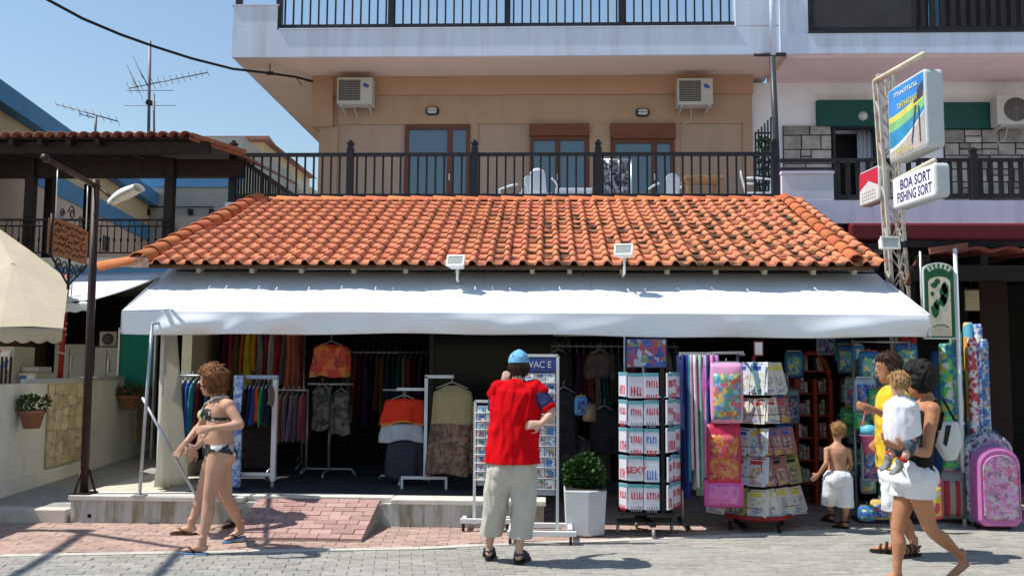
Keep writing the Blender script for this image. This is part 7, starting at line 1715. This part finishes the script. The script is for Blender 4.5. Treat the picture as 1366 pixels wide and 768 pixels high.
# ---- woman in a black and white bikini, walking left
def bikini_woman(label, Y, pts, feet, skin, hairm, top_mat, bot_mat, sandals, hands, hk=1., hair_low=-.105):
    J = {n: U(p[0], p[1], p[2]) for n, p in pts.items()}
    for sd in 'LR':
        J['he' + sd] = G(*feet[sd][0]) + V(0, 0, .018); J['to' + sd] = G(*feet[sd][1]) + V(0, 0, .018 if len(feet[sd]) < 3 else .018); 
        if len(feet[sd]) > 2: J['he' + sd].z += feet[sd][2]
        an = J['he' + sd].lerp(J['to' + sd], .2); J['an' + sd] = V(an.x, an.y, J['he' + sd].z + .085)
    J['face'] = V(-1, .12, .02)
    me, hd = body(J, V(-1, -.05, 0), fem=True, hipw=.17, waist=.145, chest=.155, belly=.03, voxel=.0085, hk=1.0 * hk, handspec=hands)
    t = person(label, J, skin); me.materials.clear(); me.materials.append(skin); b = obj('body', me, t)
    P, N = J['pelvis'], J['neck']; ax = (N - P); L = ax.length; a_ = ax.normalized()
    def wtop(co, n):
        h = (co - P).dot(a_) / L
        lat = abs((co - P).y - ax.y * h); fw = -(co.x - (P.x + ax.x * h))
        if co.x < P.x - .35 or lat > .19: return 0
        lo = .575; hi = .80 if fw > .04 else .645
        return 1. if lo < h < hi and fw > -.2 else 0
    shell(me, 'bikini_top', top_mat, t, wtop, .006, near=(P + ax * .7, .3))
    def wbot(co, n):
        z = co.z - P.z; fw = -(co.x - P.x)
        cut = -.115 + abs(co.y - P.y) * .62
        return 1. if cut < z < .055 and abs(fw) < .24 and abs(co.y - P.y) < .24 else 0
    shell(me, 'bikini_bottom', bot_mat, t, wbot, .006, near=(P, .33))
    for sg in (-1, 1):
        p0 = P + ax * .78 + V(-.13, sg * .07, 0); p1 = N + V(.02, sg * .055, -.02); q = MB(); q.tube([p0, P + ax * .95 + V(-.085, sg * .072, 0), p1 + V(0, 0, .012)], .006, 5); q.build('strap', top_mat, t)
    ho = shell(me, 'hair', hairm, t, hairw(hd, hair_low, .045, .062), .032, .014, 38, near=(hd[0], .19)); strands(ho, hd, 420, .06)
    face_bits(t, *hd)
    for sd in 'LR': sandal(t, J['he' + sd] - V(0, 0, .002), J['to' + sd] - V(0, 0, .002), sandals, 'flip')
    return t, J, hd
m_bw_print = M_print('bikini_print', [(.008, .008, .01), (.012, .012, .012), (.008, .008, .008), (.6, .6, .6), (.01, .01, .01), (.45, .45, .45)], 26); m_blackk = M('bikini_black', (.01, .01, .011), .6)
Y0 = 7.86
ptsA = dict(pelvis=(293, 599, Y0), neck=(295, 531, Y0), head=(282, 508, Y0 - .01), shL=(305, 541, Y0 - .17), shR=(284, 541, Y0 + .17), elL=(321, 567, Y0 - .24), wrL=(281, 571, Y0 - .33), elR=(268, 567, Y0 + .24), wrR=(248, 590, Y0 + .1),
            hipL=(292, 606, Y0 - .09), hipR=(293, 606, Y0 + .09), knL=(279, 664, Y0 - .13), knR=(302, 664, Y0 + .14))
t, J, hd = bikini_woman('woman in black and white bikini striding in blue flip-flops', Y0, ptsA, {'L': ((276, 740), (243, 738)), 'R': ((326, 721), (299, 724), .03)}, m_skinA, hair_mat('auburn', (.20, .085, .03)), m_bw_print, m_bw_print, (m_bl, m_bk),
             {'L': dict(d=(-1, .0, -.15), n=(0, 1, -.3), curl=.7, thumb=-1), 'R': dict(d=(-.5, -.1, -.8), n=(-.2, -1, 0), curl=.5)})
# necklace and small white pouch
q = MB(); c = J['neck'] + V(-.02, 0, .0); q.tube([c + V(-.075 * math.cos(a), .085 * math.sin(a), .012 - .05 * max(0, math.cos(a))) for a in [2 * math.pi * i / 20 for i in range(21)]], .009, 6, False); q.build('necklace', M('pearl', (.6, .58, .55), .3), t)
# ---- second woman walking behind her
Y1 = 8.72
ptsB = dict(pelvis=(288, 601, Y1), neck=(289, 534, Y1), head=(283, 510, Y1), shL=(300, 544, Y1 - .16), shR=(279, 543, Y1 + .16), elL=(286, 575, Y1 - .25), wrL=(262, 596, Y1 - .3), elR=(274, 572, Y1 + .2), wrR=(262, 600, Y1 + .15),
            hipL=(287, 608, Y1 - .085), hipR=(288, 608, Y1 + .085), knL=(268, 660, Y1 - .1), knR=(296, 660, Y1 + .1))
t, J, hd = bikini_woman('woman in yellow bikini top half hidden behind the bikini woman', Y1, ptsB, {'L': ((261, 713), (230, 712)), 'R': ((322, 703), (298, 704), .03)}, m_skinB, hair_mat('brown', (.09, .05, .025)), M('yellow_bikini', (.55, .5, .2), .6), m_blackk, (m_brl, m_brl),
             {'L': dict(d=(-.7, -.1, -.4), n=(0, 1, .2), curl=.6), 'R': dict(d=(-.6, 0, -.8), n=(0, -1, 0), curl=.5)}, .93)

# ---- man in a red vest and light blue cap, seen from behind
Ym = 7.5
Jm = {n: U(*p) for n, p in dict(pelvis=(683, 617, Ym), neck=(690, 512, Ym), head=(692, 489, Ym + .04), shL=(664, 522, Ym + .02), shR=(716, 522, Ym - .02), elL=(660, 552, Ym + .22), wrL=(672, 515, Ym + .36), elR=(737, 551, Ym - .08), wrR=(722, 565, Ym - .16),
      hipL=(668, 625, Ym), hipR=(698, 625, Ym), knL=(661, 677, Ym + .03), knR=(699, 678, Ym - .02)).items()}
for sd, he, to in (('L', (652, 748), (654, 738)), ('R', (690, 753), (708, 741))):
    Jm['he' + sd] = G(*he) + V(0, 0, .02); d = (G(*to) - G(*he)); d = d.normalized() * .24; Jm['to' + sd] = Jm['he' + sd] + d; a = Jm['he' + sd] + d * .2; Jm['an' + sd] = V(a.x, a.y, .11)
Jm['face'] = V(-.15, 1, -.12); Jm['hup'] = V(0, .1, 1)
me, hd = body(Jm, V(-.1, 1, 0), hipw=.165, waist=.16, chest=.175, belly=.03, handspec={'R': dict(d=(-.95, .1, -.12), n=(.1, 1, -.1), curl=.3, thumb=-1), 'L': dict(d=(.2, .1, 1), n=(0, 1, 0), curl=.7)})
me.materials.clear(); me.materials.append(m_skinD)
tm_ = person('man in red vest and light blue cap standing at the postcard rack', Jm, None); obj('body', me, tm_)
m_redv = M('red_vest', (.52, .004, .008), .9, .06, 5, .15, 60, spec=.06)
P, N = Jm['pelvis'], Jm['neck']; ax = N - P; sv = (Jm['shR'] - Jm['shL']).normalized(); mb = MB()
at = lambda f, o=0.: P + ax * f + V(0, o, 0)
ring_loft(mb, [(at(-.04), .222, .19), (at(.04), .22, .186), (at(.25), .205, .165), (at(.5), .195, .15), (at(.75), .205, .14), (at(.9), .20, .118), (at(.985), .12, .085), (at(1.02), .075, .07)], sv, 24)
for sd in 'LR': S_ = Jm['sh' + sd]; ring_loft(mb, [(at(.86).lerp(S_, .5), .085, .09), (S_ + V(0, 0, .008), .075, .082), (S_.lerp(Jm['el' + sd], .14), .07, .078)], V(0, 1, 0), 14)
gm = fuse(mb, .008, 7, .017, 9, (1.3, 1.3, .5), 3); cut(gm, at(.005), (0, 0, -1)); gm.materials.append(m_redv); solidify(obj('red_vest', gm, tm_), .006)
m_navy = M('navy_sleeve', (.02, .025, .09), .8, .1); 
for sd in 'LR':
    mb = MB(); S_, E_ = Jm['sh' + sd], Jm['el' + sd]; ring_loft(mb, [(S_.lerp(E_, .05), .066, .070), (S_.lerp(E_, .4), .066, .068), (S_.lerp(E_, .74), .064, .066)], V(0, 1, 0), 14)
    gm = fuse(mb, .010, 5, .008, 14, (1, 1, 1), 4); gm.materials.append(m_navy); obj('shirt_sleeve', gm, tm_)
mb = MB(); S_, E_ = Jm['shR'], Jm['elR']; ring_loft(mb, [(S_.lerp(E_, .70), .066, .068), (S_.lerp(E_, .80), .066, .068)], V(0, 1, 0), 14); gm = fuse(mb, .009, 2); gm.materials.append(m_redv); obj('sleeve_cuff', gm, tm_)
m_beiget = M('beige_trousers', (.46, .44, .39), .85, .06, 5, .15, 60); mb = MB()
ring_loft(mb, [(at(.06), .178, .135), (P - V(0, 0, .02), .19, .145), (P - V(0, 0, .1), .185, .14), (P - V(0, 0, .16), .15, .12)], sv, 20)
for sg in (-1, 1): ball(mb, P - V(0, .06, .05) + sv * .075 * sg, .105, .105, .115)
for sd in 'LR':
    Hp, Kn, An = Jm['hip' + sd], Jm['kn' + sd], Jm['an' + sd]; ring_loft(mb, [(Hp, .105, .12), (Hp - V(0, 0, .12), .112, .12), (Hp.lerp(Kn, .6), .105, .108), (Kn, .092, .095), (Kn.lerp(An, .4), .088, .09), (Kn.lerp(An, .72), .086, .088)], sv, 16)
gm = fuse(mb, .008, 5, .014, 9.5, (1.3, 1.3, .5), 8); cut(gm, Jm['knL'].lerp(Jm['anL'], .70), (0, 0, -1)); gm.materials.append(m_beiget); solidify(obj('trousers', gm, tm_), .006)
ho = shell(me, 'hair', hair_mat('dark', (.03, .018, .012)), tm_, hairw(hd, -.085, .04, .05), .010, .005, 50, near=(hd[0], .19)); strands(ho, hd, 320, .03 if 'dark' != 'dark' else .025, top=.0)
H, f, u, s = hd
m_cap = M('light_blue_cap', (.14, .38, .62), .8, .15, 30, .2, 60)
shell(me, 'cap', m_cap, tm_, lambda co, n: 1. if (co - H).dot(u) > .022 - .0 * (co - H).dot(f) and (co - H).length < .17 else 0, .013, .002, near=(H, .19))
mb = MB(); ring_loft(mb, [(H + f * .06 + u * .035, .07, .012), (H + f * .13 + u * .028, .075, .010), (H + f * .185 + u * .01, .05, .006)], s, 12); gm = fuse(mb, .006, 3); gm.materials.append(m_cap); obj('cap_peak', gm, tm_)
q = MB(); q.lathe(H + u * .133 - f * .012, [(.012, 0), (.012, .006), (.006, .01)], 8, u); q.build('cap_button', m_cap, tm_)
face_bits(tm_, *hd)
for sd in 'LR': sandal(tm_, Jm['he' + sd], Jm['to' + sd], (m_bk, M('sandal_blue', (.05, .06, .09), .6)), 'sport', 1.15)

# ---- man in yellow T-shirt
Yy = 8.0
Jy = {n: U(*p) for n, p in dict(pelvis=(1196, 622, Yy), neck=(1191, 517, Yy), head=(1184, 491, Yy), shL=(1198, 530, Yy - .19), shR=(1186, 530, Yy + .2), elL=(1200, 562, Yy - .24), wrL=(1165, 546, Yy - .3), elR=(1180, 572, Yy + .25), wrR=(1168, 590, Yy + .1),
      hipL=(1195, 630, Yy - .09), hipR=(1195, 630, Yy + .09), knL=(1194, 685, Yy - .08), knR=(1200, 685, Yy + .1)).items()}
for sd, he, to in (('L', (1204, 740), (1168, 736)), ('R', (1226, 741), (1192, 744))):
    Jy['he' + sd] = G(*he) + V(0, 0, .02); d = (G(*to) - G(*he)).normalized() * .25; Jy['to' + sd] = Jy['he' + sd] + d; a = Jy['he' + sd] + d * .2; Jy['an' + sd] = V(a.x, a.y, .11)
Jy['face'] = V(-1, .12, -.03)
me, hd = body(Jy, V(-1, .05, 0), hipw=.16, waist=.155, chest=.17, belly=.03, handspec={'L': dict(d=(-1, 0, .25), n=(0, 1, .2), curl=.9, thumb=-1)})
me.materials.clear(); me.materials.append(m_skinC); ty = person('man in yellow T-shirt and white shorts walking beside the woman with the baby', Jy, None); obj('body', me, ty)
P, N = Jy['pelvis'], Jy['neck']; ax = N - P; sv = V(0, 1, 0); mb = MB(); at = lambda f: P + ax * f
ring_loft(mb, [(at(-.03), .195, .15), (at(.1), .195, .152), (at(.4), .19, .145), (at(.75), .20, .138), (at(.9), .195, .115), (at(.985), .11, .08), (at(1.015), .07, .068)], sv, 22)
for sd in 'LR': S_, E_ = Jy['sh' + sd], Jy['el' + sd]; ring_loft(mb, [(at(.88).lerp(S_, .5), .08, .085), (S_, .076, .08), (S_.lerp(E_, .5), .07, .074), (S_.lerp(E_, .72), .072, .076)], sv, 14)
gm = fuse(mb, .008, 7, .012, 10, (1, 1, .7), 5); gm.materials.append(M('yellow_shirt', (.62, .42, .03), .8, .05, 5, .15)); cut(gm, at(-.015), (0, 0, -1)); solidify(obj('yellow_shirt', gm, ty), .006)
mb = MB(); ring_loft(mb, [(at(.04), .17, .13), (P - V(0, 0, .05), .185, .14), (P - V(0, 0, .14), .17, .13)], sv, 18)
for sd in 'LR': Hp, Kn = Jy['hip' + sd], Jy['kn' + sd]; ring_loft(mb, [(Hp, .10, .11), (Hp.lerp(Kn, .5), .10, .108), (Hp.lerp(Kn, .95), .098, .105)], sv, 14)
gm = fuse(mb, .008, 6, .011, 11, (1, 1, .8), 6); m_wsh = M('white_shorts', (.68, .69, .72), .8, .04, 5, .15); cut(gm, Jy['hipL'].lerp(Jy['knL'], .92), (0, 0, -1)); gm.materials.append(m_wsh); solidify(obj('white_shorts', gm, ty), .006)
ho = shell(me, 'hair', hair_mat('darkbrown', (.045, .024, .013)), ty, hairw(hd, -.05, .045, .06), .02, .008, 45, near=(hd[0], .19)); strands(ho, hd, 320, .03 if 'darkbrown' != 'dark' else .025); face_bits(ty, *hd)
for sd in 'LR': sandal(ty, Jy['he' + sd], Jy['to' + sd], (m_bk, m_brl), 'sport', 1.1)

# ---- woman with black hair, black top and white shorts, carrying a baby
Yw = 7.0
Jw = {n: U(*p) for n, p in dict(pelvis=(1218, 628, Yw), neck=(1238, 533, Yw + .03), head=(1226, 507, Yw + .04), shL=(1244, 546, Yw - .13), shR=(1226, 543, Yw + .22), elL=(1236, 604, Yw - .2), wrL=(1205, 598, Yw - .36), elR=(1200, 588, Yw + .2), wrR=(1186, 582, Yw - .05),
      hipL=(1222, 642, Yw - .08), hipR=(1212, 642, Yw + .08), knL=(1241, 706, Yw - .05), knR=(1197, 706, Yw + .06)).items()}
for sd, he, to, lift in (('R', (1204, 778), (1172, 777), 0), ('L', (1292, 772), (1262, 779), .07)):
    Jw['he' + sd] = G(*he) + V(0, 0, .014 + lift); Jw['to' + sd] = G(*to) + V(0, 0, .014); a = Jw['he' + sd].lerp(Jw['to' + sd], .2); Jw['an' + sd] = V(a.x + (.0 if sd == 'R' else -.01), a.y, Jw['he' + sd].z + .09)
Jw['face'] = V(-.75, .66, -.05); fw = V(-.85, .45, 0)
me, hd = body(Jw, fw, fem=True, hipw=.16, waist=.125, chest=.145, kl=.95, handspec={'L': dict(d=(-1, -.05, .25), n=(.1, .5, .8), curl=.5), 'R': dict(d=(-.7, -.6, 0), n=(.5, -.6, .3), curl=.5)})
me.materials.clear(); me.materials.append(m_skinC); tw_ = person('black haired woman in white shorts carrying a baby', Jw, None); obj('body', me, tw_)
P, N = Jw['pelvis'], Jw['neck']; ax = N - P; L = ax.length; a_ = ax.normalized()
def wtk(co, n):
    h = (co - P).dot(a_) / L; r = (co - P - a_ * h * L)
    if r.length > .2: return 0
    out = r.dot(V(fw.y, -fw.x, 0)); bk_ = -r.dot(fw)
    if abs(out) > .165: return 0
    return 1. if .05 < h < (.60 if bk_ > .02 else .82) else 0
shell(me, 'black_top', M('black_top', (.008, .008, .009), .8), tw_, wtk, .008, .002, 12, near=(P + ax * .5, .5))
for sg in (-1, 1):
    sdv = V(-fw.y, fw.x, 0) * sg * .075; q = MB(); q.tube([P + ax * .58 - fw * .125 + sdv * .9, P + ax * .8 - fw * .125 + sdv, P + ax * .965 - fw * .05 + sdv, P + ax * .82 + fw * .13 + sdv], .009, 5); q.build('strap', M('black_top', (.008,) * 3), tw_)
mb = MB(); hv = V(-fw.y, fw.x, 0); ring_loft(mb, [(P + ax * .1, .15, .12), (P + ax * .0, .18, .145), (P - V(0, 0, .07), .19, .155), (P - V(0, 0, .12), .16, .14)], hv, 18)
for sg in (-1, 1): ball(mb, P - V(0, 0, .05) - fw.normalized() * .07 + hv * .075 * sg, .102, .10, .11)
for sd in 'LR': Hp, Kn = Jw['hip' + sd], Jw['kn' + sd]; ring_loft(mb, [(Hp + V(0, 0, .02), .10, .108), (Hp.lerp(Kn, .15), .098, .108), (Hp.lerp(Kn, .36), .094, .104)], hv, 14)
gm = fuse(mb, .009, 4, .009, 15, (1.2, 1.2, .5), 9); cut(gm, Jw['hipL'].lerp(Jw['knL'], .34), (0, 0, -1)); gm.materials.append(m_wsh); solidify(obj('white_shorts', gm, tw_), .006)
m_blackh = hair_mat('black', (.008, .007, .007)); ho = shell(me, 'hair', m_blackh, tw_, hairw(hd, -.10, .05, .06), .036, .018, 30, near=(hd[0], .19))
mb = MB(); H, f, u, s = hd; rnd = random.Random(3)
for _ in range(26):
    a = V(rnd.gauss(0, 1), rnd.gauss(0, 1), rnd.gauss(0, 1)).normalized()
    if a.dot(f) > .45: continue
    ball(mb, H + u * .035 - f * .03 + a * .068, rnd.uniform(.028, .042), n=8)
gm = fuse(mb, .009, 2, .012, 40, (1, 1, 1), 2); gm.materials.append(m_blackh); strands(obj('hair_curls', gm, tw_), hd, 500, .04); face_bits(tw_, *hd)
# earring
q = MB(); e = H - u * .045 + s * .08; q.tube([e + V(.016 * math.cos(i), 0, .016 * math.sin(i)) for i in [2 * math.pi * k / 10 for k in range(11)]], .003, 4, False); q.build('earring', m_chrome, tw_)
# handbag at her hip
hb_ = thing('white_handbag', 'white handbag hanging behind the black haired woman', 'handbag', loc=U(1266, 590, Yw + .1)); c = U(1266, 588, Yw + .08)
q = MB(); q.prism([c + V(-.07, 0, .14), c + V(.085, 0, .15), c + V(.11, 0, -.02), c + V(.06, 0, -.15), c + V(-.02, 0, -.15), c + V(-.10, 0, -.0)], (0, .09, 0)); bevel(q.build('bag', M('bag_white', (.6, .61, .6), .5, .06), hb_), .03, 3)
q = MB(); q.tube([c + V(-.06, .045, .13), c + V(-.12, .0, .30), Jw['shL'] + V(.03, .0, .062), c + V(-.02, .04, .32), c + V(.075, .045, .14)], .010, 6); q.build('shoulder_strap', M('bag_black', (.015, .015, .015), .6), hb_)
q = MB(); q.prism([c + V(-.02, -.003, .12), c + V(.02, -.003, .12), c + V(-.02, -.003, -.04), c + V(-.045, -.003, -.02)], (0, -.003, 0)); q.build('dark_stripe', MATS['bag_black'], hb_)
# ---- baby
Yb = 6.74
Jb = {n: U(*p) for n, p in dict(pelvis=(1204, 590, Yb), neck=(1202, 531, Yb - .02), head=(1199, 513, Yb - .01), shL=(1209, 540, Yb - .07), shR=(1194, 540, Yb + .07), elL=(1211, 562, Yb - .02), wrL=(1207, 572, Yb + .08), elR=(1189, 558, Yb + .05), wrR=(1191, 571, Yb + .12),
      hipL=(1210, 594, Yb - .05), hipR=(1198, 594, Yb + .0), knL=(1210, 600, Yb - .12), knR=(1190, 600, Yb - .06)).items()}
for sd, an, toe in (('L', (1200, 622, Yb - .10), (1188, 628, Yb - .12)), ('R', (1185, 616, Yb - .06), (1175, 622, Yb - .10))):
    A_ = U(*an); Jb['an' + sd] = A_; Jb['he' + sd] = A_ - V(-.01, 0, .045); Jb['to' + sd] = U(*toe) - V(0, 0, .03)
Jb['face'] = V(-.5, .8, -.1); kb_ = .58
me, hd = body(Jb, V(-.3, .9, 0), k=kb_, hk=.68, hipw=.19, waist=.2, chest=.19, kl=.95, ka=1.0, voxel=.006, neckr=.05)
me.materials.clear(); me.materials.append(m_skinB); tb_ = person('blond baby in white shirt carried on the woman arm', Jb, None); obj('body', me, tb_)
P, N = Jb['pelvis'], Jb['neck']; ax = N - P; mb = MB(); at = lambda f: P + ax * f; sv = V(.9, .3, 0)
ring_loft(mb, [(at(.02), .118, .11), (at(.12), .126, .118), (at(.3), .128, .12), (at(.6), .126, .114), (at(.85), .122, .098), (at(.99), .06, .06)], sv, 18)
for sd in 'LR': S_, E_ = Jb['sh' + sd], Jb['el' + sd]; ring_loft(mb, [(at(.82).lerp(S_, .5), .06, .06), (S_, .058, .06), (S_.lerp(E_, 1.0), .055, .057), (E_.lerp(Jb['wr' + sd], .6), .045, .045)], V(0, 1, 0), 12)
gm = fuse(mb, .009, 4, .009, 13, (1.2, 1.2, .5), 7); gm.materials.append(M('white_shirt', (.70, .71, .76), .8, .04)); cut(gm, at(.09), (.35, 0, -1)); solidify(obj('white_shirt', gm, tb_), .005)
mb = MB(); ring_loft(mb, [(at(.14), .122, .10), (at(-.02), .125, .105), (P - V(0, 0, .05), .1, .09)], sv, 16)
for sd in 'LR': Hp, Kn = Jb['hip' + sd], Jb['kn' + sd]; ring_loft(mb, [(Hp, .062, .065), (Hp.lerp(Kn, .9), .056, .058)], V(1, 0, 0), 12)
gm = fuse(mb, .009, 5, .008, 12, (1, 1, 1), 8); gm.materials.append(M('dark_check_shorts', (.06, .08, .10), .8, .4, 30)); obj('shorts', gm, tb_)
ho = shell(me, 'hair', hair_mat('blond', (.36, .21, .09)), tb_, hairw(hd, -.04, .05, .055, .68), .012, .005, 50, near=(hd[0], .19)); strands(ho, hd, 320, .03 if 'blond' != 'dark' else .025); face_bits(tb_, *hd, k=.68)
m_shoe = M('grey_shoe', (.17, .18, .18), .7, .1)
for sd in 'LR':
    mb = MB(); foot(mb, Jb['an' + sd], Jb['he' + sd], Jb['to' + sd], .78); gm = fuse(mb, .006, 3); gm.materials.append(m_shoe); obj('shoe', gm, tb_)
    A_ = Jb['an' + sd]; d = (Jb['kn' + sd] - A_).normalized(); q = MB(); q.tube([A_ + d * .045, A_ + d * .075], .034, 10); q.build('red_sock', M('red_sock', (.4, .03, .03), .8), tb_)

# ---- boy with bare back and white shorts
Yk = 9.15
Jk = {n: U(*p) for n, p in dict(pelvis=(1117, 634, Yk), neck=(1117, 592, Yk), head=(1118, 576, Yk + .02), shL=(1103, 600, Yk - .02), shR=(1131, 601, Yk), elL=(1102, 618, Yk - .08), wrL=(1092, 632, Yk + .0), elR=(1135, 619, Yk + .08), wrR=(1130, 632, Yk + .2),
      hipL=(1109, 640, Yk), hipR=(1126, 640, Yk), knL=(1105, 670, Yk + .04), knR=(1128, 672, Yk - .03)).items()}
for sd, he, to in (('L', (1112, 697), (1098, 695)), ('R', (1131, 706), (1117, 705))):
    Jk['he' + sd] = G(*he) + V(0, 0, .02); d = (G(*to) - G(*he)); d.y += .08; d = d.normalized() * .155; Jk['to' + sd] = Jk['he' + sd] + d; a = Jk['he' + sd] + d * .2; Jk['an' + sd] = V(a.x, a.y, .085)
Jk['face'] = V(-.35, .93, -.05)
me, hd = body(Jk, V(-.3, .95, 0), k=.68, hk=.72, hipw=.145, waist=.125, chest=.145, kl=.92, ka=.85, voxel=.0065, handspec={'L': dict(d=(-.7, .2, -.7), n=(0, 1, 0), curl=.4)})
me.materials.clear(); me.materials.append(M('skin_boy', (.44, .23, .14), .52, .14, 5, .08, 140, sss=.05)); tk = person('small blond boy with bare back in white shorts', Jk, None); obj('body', me, tk)
P, N = Jk['pelvis'], Jk['neck']; ax = N - P; mb = MB(); sv = V(.95, .3, 0)
ring_loft(mb, [(P + ax * .12, .108, .09), (P, .13, .115), (P - V(0, 0, .05), .132, .112)], sv, 16)
for sg in (-1, 1): ball(mb, P - V(0, 0, .035) + V(.3, -.95, 0) * .042 + sv * .05 * sg, .076, .078, .085)
for sd in 'LR': Hp, Kn, An = Jk['hip' + sd], Jk['kn' + sd], Jk['an' + sd]; ring_loft(mb, [(Hp, .074, .085), (Hp.lerp(Kn, .6), .068, .08), (Kn.lerp(An, .22), .072, .082)], sv, 14)
gm = fuse(mb, .008, 4, .007, 14, (1.2, 1.2, .5), 3); cut(gm, Jk['knL'].lerp(Jk['anL'], .18), (0, 0, -1)); gm.materials.append(m_wsh); solidify(obj('white_shorts', gm, tk), .005)
ho = shell(me, 'hair', hair_mat('sandy', (.30, .17, .07)), tk, hairw(hd, -.05, .05, .055, .72), .009, .004, 60, near=(hd[0], .19)); strands(ho, hd, 320, .03 if 'sandy' != 'dark' else .025); face_bits(tk, *hd, k=.72)
for sd in 'LR': sandal(tk, Jk['he' + sd], Jk['to' + sd], (m_bk, m_brl), 'sport', .75)
bpy.data.scenes.remove(WORK)
